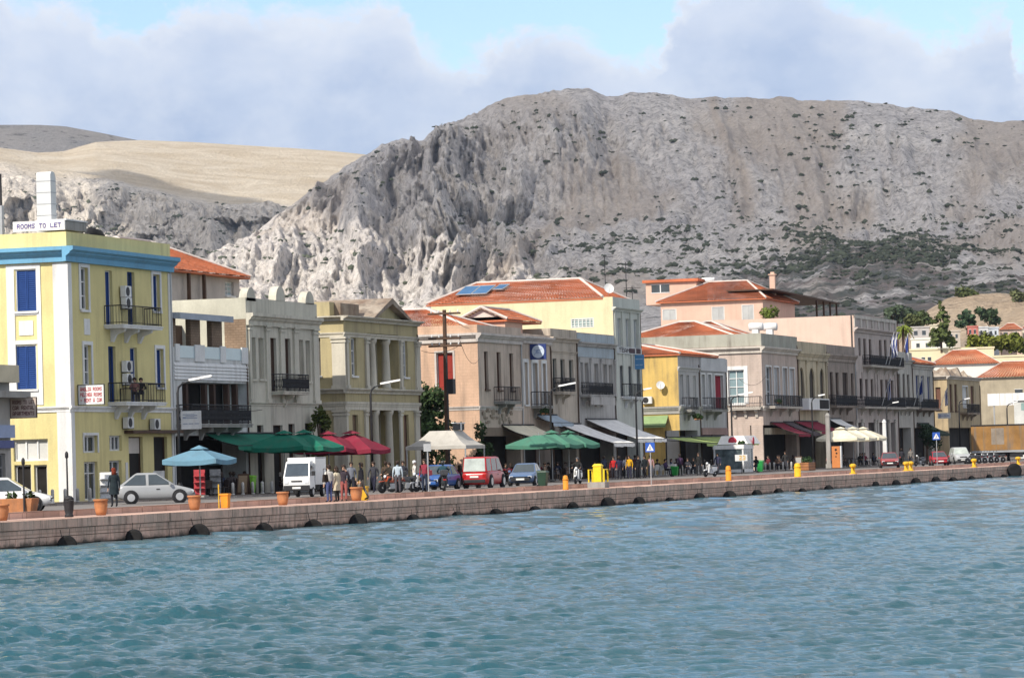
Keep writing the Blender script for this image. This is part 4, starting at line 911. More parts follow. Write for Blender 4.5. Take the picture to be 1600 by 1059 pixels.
block(b.root, 'attic', M_worn, [(1.25, -5.4, b.zt, xa+0.4, -0.6, ZF(560, 474))], b.F); block(b.root, 'attic', M_worn, [(xb-1.2, -5, b.zt, b.u1-b.u0-0.2, -1.2, ZF(640, 476))], b.F)
# --- peach stone house with red shutter
P_pe = paint((0.60, 0.40, 0.28), var=0.12, kind='stone', bsc=0.5, joint=0.12, streak=0.35); P_pes = paint((0.53, 0.43, 0.35), var=0.12, streak=0.4); P_redw = paint((0.28, 0.035, 0.025)); P_trim = paint((0.55, 0.50, 0.46), streak=0.3)
u0, u1 = UF(748, 600), UF(816, 600)
b = Bld('stone_house', 'peach stone corner house with a red shuttered window in its side wall', 'house', u0, u1, ZF(747, 507), depth=13)
b.op('L', (682.5, 708, 551, 609), 'panel', pane=P_redw, frame=M_white, sur=P_trim)
for r in ((757, 763, 549, 608), (776.5, 783, 550, 609), (796.5, 802.5, 552, 610)): b.op('F', r, 'shutter', pane=paint((0.09, 0.045, 0.03)), frame=M_wood)
b.op('F', (752, 814, 676, 757), 'dark', pane=M_shade_black, frame=M_wood, sill=False, rd=1.2)
b.wall([P_pes, P_pe], roof_z=b.zt-0.45, fascia=(0.20, 0.15, 0.11)); b.cornice(ZF(748, 534), ZF(748, 520), 0.4, P_trim)
b.cornice(ZF(748, 640), ZF(748, 634), 0.12, P_trim, 'belt_course')
hip_roof(b.root, b.u0+0.4, b.v+0.4, b.u1-0.3, b.v+12.5, b.zt-0.35, 1.7, ridge='y', over=0.0)
b.balcony('F', UF(772, 632)-b.u0, UF(798, 632)-b.u0, ZF(785, 627), 0.8, M_conc, style='bars', brackets=2)
mb = MB(b.F); rs = random.Random(5)
for i in range(46):
    x, z = rs.uniform(0.4, 7.5), rs.uniform(ZF(780, 662), ZF(780, 636)); mb.box(x, 0.004, z, x+rs.uniform(.3, .7), rs.uniform(.03, .12), z+rs.uniform(.12, .25))
mb.build('rubble_facing', M_worn, b.root)
# white framed half
u0, u1 = b.u1+0.01, UF(862, 600)
b = Bld('shop_house', 'narrow house with white framed windows under a round blue sign', 'house', u0, u1, ZF(818, 521), depth=13)
for r in ((819, 824.5, 566, 632), (832, 840, 567, 634), (847.5, 853, 568, 632)): b.op('F', r, 'shutter', pane=paint((0.46, 0.46, 0.46)), frame=M_white, sur=M_white, surw=0.25)
b.op('F', (818, 860, 676, 754), 'dark', pane=M_shade_black, frame=M_wood, sill=False, rd=1.2)
b.wall([P_pes, P_pe], roof_z=b.zt-0.4); b.cornice(ZF(818, 536), ZF(818, 525), 0.4, P_trim, left=False)
mb = MB(b.F); mb.box(0.1, -4.5, b.zt-0.4, 4.5, -1.2, ZF(820, 494)); mb.build('roof_room', paint((0.60, 0.40, 0.30)), b.root)
hip_roof(b.root, b.u0+0.1, b.v+1.2, b.u0+8.5, b.v+4.6, ZF(820, 497)-0.1, 0.9, ridge='x', over=0.25, hip0=False)
b.balcony('F', UF(830, 638)-b.u0, UF(848, 638)-b.u0, ZF(845, 634), 0.8, M_conc, style='bars', brackets=2)
uu = UF(827, 550); t = thing('round_sign', (uu, VF-0.7, ZF(830, 562)), 'white disc on a dark blue square sign', 'sign')
B = ((uu, VF-0.05, ZF(830, 562)), (0, -1), (-1, 0)); mb = MB(B); mb.box(0, -0.15, 0, 1.2, 0, 1.12); mb.build('board', paint((0.03, 0.05, 0.18)), t)
mb = MB(B); mb.lathe((0.62, 0.002, 0.56), [(0.47, 0), (0.47, 0.03), (0.44, 0.035), (0.02, 0.035)], 24, 'n'); mb.build('disc', paint((0.55, 0.62, 0.72)), t)
mb = MB(B); text(mb, 'E', 0.5, 0.42, 0.28, 0.04); mb.tube([(0.3, 0.04, 0.3), (0.55, 0.04, 0.62), (0.9, 0.04, 0.75)], 0.02, 4); mb.tube([(0.32, 0.04, 0.72), (0.7, 0.04, 0.5), (0.9, 0.04, 0.4)], 0.02, 4); mb.build('emblem', paint((0.25, 0.32, 0.5)), t)
# --- beige house, grey paired-window house
P_bg = paint((0.51, 0.44, 0.36), var=0.14, streak=0.5)
u0, u1 = b.u1+0.01, UF(903, 600)
b = Bld('beige_house', 'beige house with three tall dark windows between the blue sign and grey parapet', 'house', u0, u1, ZF(862, 513), depth=12)
for r in ((864, 870, 560, 612), (876, 883, 561, 613), (889.5, 896.5, 562, 614)): b.op('F', r, 'half', pane=paint((0.06, 0.06, 0.05)), frame=paint((0.35, 0.36, 0.34)))
b.op('F', (865, 901, 676, 752), 'dark', pane=M_shade_black, frame=M_wood, sill=False, rd=1.2)
b.wall([P_bg], roof_z=b.zt-0.8, fascia=(0.42, 0.40, 0.36)); b.band('F', ZF(870, 534), ZF(870, 527), 0.35, P_bg); b.band('F', ZF(870, 552), ZF(870, 548), 0.12, P_bg, 'frieze')
b.balcony('F', 0.3, UF(884, 616)-b.u0, ZF(872, 612), 0.8, P_bg, style='scroll', brackets=2)
P_gy = paint((0.46, 0.44, 0.42), var=0.12, streak=0.45); P_bgr = paint((0.40, 0.46, 0.50), var=0.1, streak=0.3)
u0, u1 = b.u1+0.01, UF(961, 600)
b = Bld('grey_house', 'grey house with paired windows and a blue grey band under its parapet', 'house', u0, u1, ZF(903, 519), depth=12)
for r in ((905.5, 911.5, 566, 614), (914, 920, 567, 614), (928.5, 935.5, 568, 616), (943, 949, 569, 616), (951.5, 957.5, 570, 616)): b.op('F', r, 'shutter', pane=paint((0.36, 0.33, 0.30)), frame=P_gy)
b.op('F', (905, 959, 676, 750), 'dark', pane=M_shade_black, frame=M_wood, sill=False, rd=1.2)
b.wall([P_gy], roof_z=b.zt-0.8, fascia=(0.16, 0.12, 0.10)); b.cornice(ZF(904, 540), ZF(904, 534), 0.4, P_gy, left=False)
block(b.root, 'colour_band', P_bgr, [(0.05, 0.003, ZF(904, 557), b.u1-b.u0-0.02, 0.05, ZF(904, 542))], b.F); block(b.root, 'parapet_panel', P_bgr, [(0.05, 0.003, ZF(904, 533), b.u1-b.u0-0.02, 0.04, ZF(904, 521))], b.F)
b.balcony('F', 0.4, UF(944, 618)-b.u0, ZF(925, 617), 0.8, P_gy, style='scroll', brackets=4, h=0.9)
for x0 in (903.5, 922, 938, 959): b.pil('F', UF(x0, 590)-b.u0, UF(x0, 590)-b.u0+0.35, ZF(930, 618), ZF(930, 560), 0.1, P_gy)
block(b.root, 'balcony_panel', P_gy, [(0.45, 0.82, ZF(925, 633), UF(944, 618)-b.u0, 0.9, ZF(925, 621))], b.F)
# --- tall pale house with the cream side wall
P_pg = paint((0.58, 0.59, 0.53), var=0.06, streak=0.25); P_cr = paint((0.70, 0.60, 0.38), var=0.07, streak=0.15)
u0, u1 = b.u1+0.01, UF(1003, 600)
b = Bld('tall_house', 'tall pale green house with a long cream side wall and red tiled roof', 'house', u0, u1, ZF(961, 464), depth=15.0)
b.op('L', (892, 928, 497, 512), 'glass', pane=paint((0.30, 0.42, 0.42), rough=0.2), frame=paint((0.6, 0.62, 0.58)), bars=(5, 3), sill=False, rd=0.1)
for r in ((965.5, 970.5, 497, 541), (978, 984, 498, 542), (990.5, 996.5, 499, 543), (969, 975, 571, 619), (982.5, 988.5, 572, 619), (995, 1000.5, 573, 620)): b.op('F', r, 'shutter', pane=paint((0.45, 0.48, 0.48)), frame=M_white)
b.op('F', (965, 1001, 676, 749), 'dark', pane=M_shade_black, frame=M_wood, sill=False, rd=1.2)
b.wall([P_pg, P_cr], roof_z=b.zt-0.9); b.band('F', ZF(962, 486), ZF(962, 480), 0.35, P_pg)
for x0 in (961.5, 973, 986, 999): b.pil('F', UF(x0, 590)-b.u0+0.02, UF(x0, 590)-b.u0+0.4, ZF(985, 626), ZF(985, 488), 0.1, P_pg, cap=False)
hip_roof(b.root, b.u0+0.05, b.v+0.9, b.u1, b.v+15.3, b.zt-0.05, 1.7, ridge='y', over=0.12, inset=3.0)
b.balcony('F', UF(972, 620)-b.u0, UF(990, 620)-b.u0, ZF(980, 620), 0.8, M_white, style='bars', brackets=2)
T8 = b; zl = ZF(985, 553.5)
lettered('shop_sign', 'dark lettered TEAM sign band across the tall pale green house', 'sign', ((b.u0+0.4, VF-0.12, zl), (1, 0), (0, -1)), b.u1-b.u0-0.6, ZF(985, 543)-zl, 0.1, paint((0.60, 0.61, 0.60)), paint((0.06, 0.05, 0.06)), ['TEAM    '], gap=0.05)
bl = bpy.data.objects['shop_sign']; mb = MB(((b.u0+0.4, VF-0.12, zl), (1, 0), (0, -1))); w_ = b.u1-b.u0-0.6; hh_ = ZF(985, 543)-zl
for f0, f1 in ((.50, .72), (.77, .95)): block(bl, 'dark_panel', paint((0.08, 0.05, 0.06)), [(w_*f0, .003, hh_*.15, w_*f1, .016, hh_*.85)], mb.B)
uu = UF(990, 566); lettered('hanging_sign', 'light blue hanging sign on the tall pale green house', 'sign', ((uu, VF-0.1, ZF(991, 577)), (0, -1), (-1, 0)), 0.75, 1.15, 0.12, paint((0.10, 0.27, 0.50)), paint((0.4, 0.55, 0.7)), ['--', '--'])
# solar water heater panels on the slope
def on_slope(b, f, v):   # f: 0 eave .. 1 ridge on the left slope of T8's roof
    x0 = b.u0+0.05-0.12; x1 = (b.u0+b.u1)/2; return x0+(x1-x0)*f, v, b.zt-0.05+1.7*f+0.14
for (xa, xb, ya, yb, lb) in ((714, 762, 452, 467, 'large blue solar panel pair on the red tiled roof'), (767, 783, 451.5, 459, 'small blue solar panel right of the larger pair on the red roof')):
    va, vb = at_u(xa, ya, T8.u0+1.5)[0], at_u(xb, ya, T8.u0+1.5)[0]; f0, f1 = (0.28, 0.70) if xb-xa > 20 else (0.48, 0.72)
    t = thing('solar_panel', (T8.u0+1, (va+vb)/2, T8.zt), lb, 'solar panel'); mb = MB(); mf = MB(); n = 2 if xb-xa > 20 else 1
    for i in range(n):
        p = [on_slope(T8, f0, va+(vb-va)*(i+0.02)/n), on_slope(T8, f0, va+(vb-va)*(i+0.98)/n), on_slope(T8, f1, va+(vb-va)*(i+0.98)/n-0.3), on_slope(T8, f1, va+(vb-va)*(i+0.02)/n-0.3)]
        mb.poly([(q[0]-0.05, q[1], q[2]+0.16) for q in p])
        for j in range(4): mf.tube([(p[j][0]-.05, p[j][1], p[j][2]+.14), (p[(j+1) % 4][0]-.05, p[(j+1) % 4][1], p[(j+1) % 4][2]+.14)], 0.05, 4)
    mb.build('collector', paint((0.05, 0.14, 0.28), rough=0.15, var=0.2), t); mf.build('frame', M_metal, t)
def dish(px, py, v, r, label, az=(-0.8, -0.6)):
    x, z = at_v(px, py, v); t = thing('satellite_dish', (x, v, z-r*1.3), label, 'satellite dish', 'satellite dishes')
    n = Vector((az[0], az[1], 0.35)).normalized(); a = n.cross(Vector((0, 0, 1))).normalized(); c = a.cross(n); mb = MB(); mb.smooth = True; o = Vector((x, v, z)); ks = []
    for i in range(5):
        rr = r*i/4; ks.append(mb.pts([o + n*(0.25*r*(i/4)**2) + (a*cos(2*pi*j/16)+c*sin(2*pi*j/16))*max(rr, .004) for j in range(16)]))
    for i in range(4):
        for j in range(16): mb.face([ks[i]+j, ks[i]+(j+1) % 16, ks[i+1]+(j+1) % 16, ks[i+1]+j])
    mb.build('reflector', M_white, t, recalc=False); mb = MB(); mb.tube([o-c*r*0.9, o+n*r*0.9], 0.02, 4); mb.tube([o, o-n*0.1, (o.x-n.x*.1, o.y-n.y*.1, z-r*1.4)], 0.03, 4); mb.build('mount', M_metal, t); return t
dish(951, 451, VF+1.2, 0.42, 'white satellite dish standing on the corner of the cream walled roof')
def antenna(px, yt, yb, v, label):
    x, z0 = at_v(px, yb, v); z1 = at_v(px, yt, v)[1]; t = thing('aerial', (x, v, z0), label, 'aerial', 'television aerials on the roofs'); mb = MB(); mb.tube([(x, v, z0-0.4), (x, v, z1)], 0.035, 5); mb.build('mast', M_iron, t)
    mb = MB(); mb.tube([(x, v-0.7, z1-0.15), (x, v+0.7, z1-0.15)], 0.02, 4)
    for i in range(7): y = v-0.6+0.2*i; mb.tube([(x-0.3, y, z1-0.15), (x+0.3, y, z1-0.15)], 0.012, 4)
    mb.tube([(x, v-0.45, z1-0.6), (x, v+0.45, z1-0.6)], 0.015, 4); mb.build('rods', M_iron, t)
antenna(946, 399, 452, VF+3, 'tall thin aerial behind the white satellite dish'); antenna(979, 410, 463, VF+4, 'thin aerial above the tall pale green house'); antenna(988, 447, 462, VF+1.0, 'short pale aerial on the parapet of the tall pale green house')
# --- small yellow house, two narrow grey shops, beige corner house
P_y2 = paint((0.62, 0.43, 0.14), var=0.12, streak=0.4); P_g2 = paint((0.46, 0.45, 0.44), var=0.08, streak=0.3)
u0, u1 = UF(1060, 600), UF(1093, 600)
b = Bld('yellow_house', 'small house with a stained yellow side wall and a red tiled roof', 'house', u0, u1, ZF(1060, 553), depth=11)
for r in ((1062, 1068, 585, 632), (1072.5, 1077.5, 586, 633), (1083, 1088, 587, 633)): b.op('F', r, 'shutter', pane=paint((0.50, 0.49, 0.47)), frame=M_white)
b.op('F', (1062, 1091, 672, 746), 'dark', pane=M_shade_black, frame=M_wood, sill=False, rd=1.2)
b.wall([P_g2, P_y2]); hip_roof(b.root, b.u0+0.05, b.v, b.u1+6, b.v+11, b.zt, 1.1, ridge='x', over=0.25, hip1=False)
b.band('F', ZF(1070, 580), ZF(1070, 573), 0.2, P_g2); b.cornice(ZF(1060, 646), ZF(1060, 634), 0.25, M_conc, 'belt_course')
b.balcony('F', UF(1066, 645)-b.u0, UF(1078, 645)-b.u0, ZF(1075, 640), 0.8, M_conc, style='bars', brackets=2)
dish(1032, 602, VF+4.0, 0.36, 'white satellite dish on the stained yellow side wall', (-0.9, -0.4))
bp = at_u(1032, 602, b.u0-0.4); bpy.data.objects['satellite_dish.001'].location += Vector((b.u0-0.45-at_v(1032, 602, VF+4.0)[0], bp[0]-(VF+4.0), bp[1]-at_v(1032, 602, VF+4.0)[1]))
q = at_u(1005, 632, b.u0); aircon(b.u0-0.02, q[0], q[1], 'air conditioner, white box low on the stained yellow side wall', face=(-1, 0))
u0, u1 = b.u1+0.01, UF(1135, 600)
b = Bld('grey_shop_house', 'narrow grey house with a tall red door on its balcony', 'house', u0, u1, ZF(1093, 557), depth=11)
for r in ((1096, 1101.5, 585, 632), (1106, 1111.5, 585, 632)): b.op('F', r, 'shutter', pane=paint((0.50, 0.49, 0.48)), frame=M_white, sur=M_white)
b.op('F', (1117, 1130, 586, 638), 'panel', pane=paint((0.26, 0.012, 0.03)), frame=M_white, sur=M_white, sill=False)
b.op('F', (1095, 1133, 672, 744), 'dark', pane=M_shade_black, frame=M_wood, sill=False, rd=1.2)
b.wall([P_g2, P_g2], fascia=(0.34, 0.22, 0.20)); block(b.root, 'blank_fascia', paint((0.52, 0.52, 0.52)), [(0.1, 0.003, ZF(1110, 580), b.u1-b.u0-0.1, 0.15, ZF(1110, 560))], b.F)
b.balcony('F', UF(1097, 642)-b.u0, UF(1122, 642)-b.u0, ZF(1115, 640), 0.9, M_conc, style='bars', brackets=2)
P_bn = paint((0.53, 0.43, 0.37), var=0.10, kind='stone', bsc=0.45, joint=0.15, streak=0.3); P_gg = paint((0.38, 0.37, 0.31), var=0.12, streak=0.5); P_ct = paint((0.55, 0.50, 0.44), streak=0.3)
u0, u1 = UF(1191, 600), UF(1247, 600)
b = Bld('corner_house', 'beige corner house with a white side window and white roof vents', 'house', u0, u1, ZF(1190, 521), depth=15)
b.op('L', (1138, 1163, 578, 631), 'glass', pane=paint((0.22, 0.30, 0.32), rough=0.15), sur=M_white, surw=0.35, bars=(1, 3))
for r in ((1197, 1205.5, 573, 631), (1209.5, 1217.5, 574, 632), (1223, 1230, 575, 632), (1234, 1241.5, 576, 632)): b.op('F', r, 'shutter' if r[0] > 1206 else 'glass', pane=paint((0.50, 0.50, 0.50)) if r[0] > 1206 else None, frame=M_white, sur=M_white)
b.op('F', (1193, 1245, 664, 742), 'dark', pane=M_shade_black, frame=M_wood, sill=False, rd=1.2)
b.wall([P_bn], roof_z=b.zt-0.5, fascia=(0.52, 0.46, 0.34)); b.cornice(ZF(1190, 551), ZF(1190, 541), 0.45, P_ct); b.cornice(ZF(1190, 641), ZF(1190, 634), 0.2, P_ct, 'belt_course')
mb = MB(b.F); mb.box(-0.03, 0.03, ZF(1190, 540), b.u1-b.u0, 0.003, b.zt+0.02); mb.B = b.L; mb.box(0, 0.003, ZF(1190, 540)+0.01, b.dep, 0.03, b.zt+0.03); mb.build('parapet', P_gg, b.root)
b.balcony('F', UF(1196, 636)-b.u0, UF(1240, 636)-b.u0, ZF(1215, 635), 0.9, P_ct, style='bars', brackets=3)
b.balcony('L', b.v+b.dep-at_u(1140, 634, b.u0)[0], b.dep-0.1, ZF(1190, 636), 0.7, P_ct, style='bars', brackets=3)
hip_roof(b.root, b.u0+0.3, b.v+2.2, b.u0+11, b.v+14.4, b.zt-0.3, 1.75, ridge='y', over=0.0)
hip_roof(b.root, b.u0+9.0, b.v+3.0, b.u0+19, b.v+13.5, b.zt-0.3, 2.0, ridge='y', over=0.0, name='roof')
C11 = b
for i, x in enumerate((1181, 1203)):                                     # wind-turned chimney caps
    xx, z = at_v(x, 521, VF+0.9); t = thing('roof_vent', (xx, VF+0.9, z), ('left' if i == 0 else 'right') + ' one of two white roof vents on the beige corner house', 'roof vent', 'white roof vents')
    mb = MB(); mb.box(xx-0.3, VF+0.6, z-0.5, xx+0.3, VF+1.2, z+0.35); mb.build('flue', M_white, t)
    mb = MB(); mb.smooth = True; mb.lathe((xx, VF+0.2, z+0.62), [(0.05, 0), (0.36, 0.02), (0.38, 0.7), (0.36, 1.3), (0.05, 1.32)], 12, 'n'); mb.build('cowl', M_white, t)
# --- arched house and dark house
P_ar = paint((0.51, 0.43, 0.30), var=0.12, streak=0.5); P_dk = paint((0.32, 0.26, 0.22), var=0.2, streak=0.6)
u0, u1 = b.u1+0.01, UF(1293, 600)
b = Bld('arched_house', 'ochre grey house with three round arched windows', 'house', u0, u1, ZF(1248, 533), depth=13)
for r in ((1249.5, 1256.5, 574, 626), (1265, 1273, 575, 627), (1281.5, 1288, 576, 627)): b.op('F', r, 'half', pane=paint((0.10, 0.085, 0.07)), frame=M_wood, arch=P_ar)
b.op('F', (1249, 1291, 662, 740), 'dark', pane=M_shade_black, frame=M_wood, sill=False, rd=1.2)
b.wall([P_ar], roof_z=b.zt-0.8, fascia=(0.50, 0.43, 0.30)); b.band('F', ZF(1250, 562), ZF(1250, 549), 0.4, P_ar); b.band('F', ZF(1250, 641), ZF(1250, 636), 0.2, P_ar, 'belt_course')
for x0 in (1247.5, 1259, 1276, 1290): b.pil('F', UF(x0, 590)-b.u0+0.01, UF(x0, 590)-b.u0+0.5, ZF(1270, 636), ZF(1270, 564), 0.1, P_ar)
u0, u1 = b.u1+0.01, UF(1337, 600)
b = Bld('dark_house', 'brown weathered house between the arched house and the flag hung house', 'house', u0, u1, ZF(1293, 538), depth=13)
for r in ((1297, 1302, 581, 628), (1306, 1311, 582, 628), (1317, 1325, 582, 630), (1330, 1334, 583, 628)): b.op('F', r, 'half', pane=paint((0.07, 0.05, 0.04)), frame=M_wood)
b.op('F', (1295, 1335, 658, 736), 'dark', pane=M_shade_black, frame=M_wood, sill=False, rd=1.2)
b.wall([P_dk], roof_z=b.zt-0.8, fascia=(0.25, 0.17, 0.13)); b.band('F', ZF(1296, 564), ZF(1296, 552), 0.35, P_dk); b.balcony('F', 0.4, UF(1328, 632)-b.u0, ZF(1315, 634), 0.8, P_dk, style='scroll', brackets=3)
uu = UF(1264, 632, VF-1.0); t = thing('shop_sign', (uu, VF-1.0, ZF(1270, 640, VF-1)), 'white box sign with a black square on the arched house', 'sign'); B = ((uu, VF-1.0, ZF(1270, 640, VF-1)), (1, 0), (0, -1)); mb = MB(B); mb.box(0, -0.9, 0, UF(1296, 632, VF-1)-uu, 0, 1.1); mb.build('board', M_white, t); mb = MB(B); w = UF(1296, 632, VF-1)-uu; mb.box(w*0.52, 0.003, 0.12, w*0.97, 0.02, 0.98); mb.build('panel', M_shade_black, t)
# --- pink walled house with the flags
P_pk = paint((0.66, 0.49, 0.40), var=0.06, streak=0.14); P_pf = paint((0.51, 0.43, 0.39), var=0.12, streak=0.45); P_br = paint((0.085, 0.045, 0.035))
u0, u1 = b.u1+0.01, UF(1402, 600)
b = Bld('flag_house', 'three storey house with a blank pink side wall and two flagged balconies', 'house', u0, u1, ZF(1337, 493), depth=16)
for r in ((1341.5, 1345, 528, 556), (1349.5, 1353.5, 529, 573), (1358, 1362, 530, 573), (1374, 1378, 531, 573), (1382, 1386, 531, 573), (1391, 1395, 532, 573)): b.op('F', r, 'half', pane=P_br, frame=M_wood, sill=False)
for r in ((1343.5, 1347.5, 591, 622), (1352.5, 1356.5, 592, 636), (1361, 1365, 592, 636), (1376, 1380.5, 593, 636), (1384, 1388, 593, 636), (1392.5, 1396.5, 594, 636)): b.op('F', r, 'half', pane=P_br, frame=M_wood, sill=False)
for r in ((1342, 1352, 660, 733), (1358, 1368, 660, 732), (1374, 1384, 660, 732), (1389, 1398, 660, 731)): b.op('F', r, 'dark', pane=M_shade_black, frame=M_wood, sill=False, rd=0.9)
b.wall([P_pf, P_pk], roof_z=b.zt-1.3); b.band('F', ZF(1340, 519), ZF(1340, 512), 0.5, P_pf)
mb = MB(b.F)
for i in range(8): x = (b.u1-b.u0-0.6)*i/7; mb.box(x, 0.003, ZF(1340, 511), x+0.6, 0.1, b.zt+0.05)
mb.box(0, 0.003, b.zt-0.28, b.u1-b.u0, 0.13, b.zt+0.06); mb.build('balustrade', P_ct, b.root)
for x0 in (1337.5, 1346.5, 1366.5, 1370.5, 1388.5, 1398): b.pil('F', UF(x0, 600)-b.u0+0.02, UF(x0, 600)-b.u0+0.55, ZF(1370, 638), ZF(1370, 583), 0.1, P_pf, cap=False); b.pil('F', UF(x0, 700)-b.u0+0.02, UF(x0, 700)-b.u0+0.8, b.z0, ZF(1370, 655), 0.15, P_ct)
b.balcony('F', UF(1348, 575)-b.u0, b.u1-b.u0-0.2, ZF(1372, 572), 0.9, P_ct, style='scroll', brackets=4); b.balcony('F', 0.1, b.u1-b.u0-0.1, ZF(1372, 636), 0.9, P_ct, style='scroll', brackets=5)
F14 = b; block(b.root, 'downpipe', M_iron, [(-0.02, -0.3, b.z0, -0.12, -0.2, b.zt)], b.F)
# --- lower houses beyond
P_l1 = paint((0.49, 0.46, 0.41), var=0.12, streak=0.4)
u0, u1 = b.u1+0.01, UF(1426, 600)
b = Bld('balustrade_house', 'grey house with a pale balustrade right of the flag hung house', 'house', u0, u1, ZF(1402, 549), depth=12)
for r in ((1403.5, 1407, 584, 634), (1411, 1414.5, 584, 634), (1418, 1421.5, 585, 634)): b.op('F', r, 'half', pane=P_br, frame=M_wood, sill=False)
b.op('F', (1404, 1424, 668, 731), 'dark', pane=M_shade_black, frame=M_wood, sill=False, rd=1.0)
b.wall([P_l1], roof_z=b.zt-0.8); b.band('F', ZF(1404, 567), ZF(1404, 561), 0.35, P_l1); b.balcony('F', 0.2, b.u1-b.u0-1.5, ZF(1410, 636), 0.9, P_ct, style='scroll', brackets=3)
u0, u1 = b.u1+0.01, UF(1458, 600)
b = Bld('blue_shutter_house', 'grey house with narrow blue shutters and a low red roof', 'house', u0, u1, ZF(1426, 566), depth=12)
for r in ((1431.5, 1436.5, 586, 636), (1440, 1444.5, 587, 636), (1449.5, 1454, 588, 636)): b.op('F', r, 'shutter', pane=paint((0.04, 0.05, 0.16)), frame=M_white)
b.op('F', (1430, 1456, 668, 730), 'dark', pane=M_shade_black, frame=M_wood, sill=False, rd=1.0)
b.wall([P_l1]); b.band('F', ZF(1430, 576), ZF(1430, 570), 0.3, P_l1); hip_roof(b.root, b.u0, b.v, b.u1, b.v+12, b.zt, 2.0, ridge='x', over=0.3, hip0=False)
b.balcony('F', 0.2, b.u1-b.u0-1.5, ZF(1440, 638), 0.9, P_dk, style='scroll', brackets=3)
P_oc = paint((0.46, 0.36, 0.22), var=0.15, streak=0.5)
u0, u1 = UF(1480, 610), UF(1531, 610)
b = Bld('ruined_house', 'ochre corner house with a crumbling overgrown roof edge', 'house', u0, u1, ZF(1480, 588), depth=12)
for r in ((1484, 1488.5, 600, 642), (1491.5, 1496, 600, 642), (1517, 1522, 603, 640)): b.op('F', r, 'half', pane=paint((0.16, 0.08, 0.06)), frame=M_wood)
b.op('F', (1504, 1512, 604, 636), 'shutter', pane=M_white, frame=M_white, sur=M_white); b.op('F', (1484, 1527, 668, 724), 'dark', pane=M_shade_black, frame=M_wood, sill=False, rd=1.0)
b.op('L', (1462, 1470, 605, 640), 'shutter', pane=paint((0.2, 0.1, 0.07)), frame=M_wood)
b.wall([P_oc]); b.cornice(ZF(1480, 592), ZF(1480, 587), 0.45, P_ct); b.balcony('F', UF(1500, 645)-b.u0, UF(1520, 645)-b.u0, ZF(1510, 645), 0.9, M_worn, style='bars', brackets=3)
mb = MB(); rs = random.Random(9); nx, ny = 40, 14; hh = [[(0.05+1.5*max(0.0, mnoise.noise(Vector((i*0.23, j*0.3, 4)))+0.45*mnoise.noise(Vector((i*0.9, j*0.9, 7)))+0.28)*(1.0 if 4 < i < 33 else 0.35)*(1-0.04*j)) if 0 < i < nx and 0 < j < ny else -0.05 for j in range(ny+1)] for i in range(nx+1)]
mb.v = [(b.u0+(b.u1-b.u0)*i/nx+rs.uniform(-.1, .1), b.v+0.05+9*j/ny+(rs.uniform(-.1, .1) if j else 0), b.zt+0.03+hh[i][j]) for i in range(nx+1) for j in range(ny+1)]
for i in range(nx):
    for j in range(ny): q = i*(ny+1)+j; mb.face([q, q+ny+1, q+ny+2, q+1])
mb.build('broken_parapet', M_worn, b.root)
R16 = b
# --- flags on their poles
P_fb = paint((0.03, 0.06, 0.28), var=0.1); P_fw = paint((0.70, 0.70, 0.72), var=0.05)
def flag(px, py, v, z0h, length, label, stripes=True, lean=0.35):
    x, z = at_v(px, py, v); t = thing('flag', (x, v, z), label, 'flag', 'flags hung from the balconies')
    top = (x-0.25*lean*3, v-lean*3, z+z0h); mb = MB(); mb.tube([(x, v, z), top], 0.03, 5); mb.build('pole', M_white, t)
    mb = MB(); n, m = 9, 8; mb.smooth = True
    for i in range(n+1):
        for j in range(m+1):
            f, g = i/n, j/m; k = z0h*0.06+length*g; s = 0.10*sin(7*f+2*g)
            mb.v.append((top[0]-(top[0]-x)*0.02 + 0.55*f*(1-0.5*g) + s*0.5, top[1]+0.35*f+s, top[2]-k-0.35*f))
    for i in range(n):
        for j in range(m): mb.cur = (1 if (i % 2 if not (i < 5 and j < 4) else (i == 2 or j == 1)) else 0) if stripes else (1 if j > 4 else 0); q = i*(m+1)+j; mb.face([q, q+m+1, q+m+2, q+1])
    mb.build('cloth', [P_fb, P_fw], t, recalc=False)
flag(1384, 570, VF-0.9, 3.4, 2.3, 'leftmost flag on the top balcony of the pink walled house'); flag(1389, 570, VF-0.9, 3.4, 2.2, 'second flag on the top balcony of the pink walled house'); flag(1406, 571, VF-0.9, 3.4, 2.6, 'dark blue and white flag at the right end of the top balcony', False)
flag(1428, 634, VF-0.9, 3.0, 2.2, 'blue flag hung on the balustrade house balcony', False); flag(1468, 640, VF-0.4, 2.6, 1.8, 'striped blue and white flag in front of the ochre ruined house'); flag(1378, 634, VF-0.9, 3.0, 2.0, 'striped flag on the lower balcony of the pink walled house')
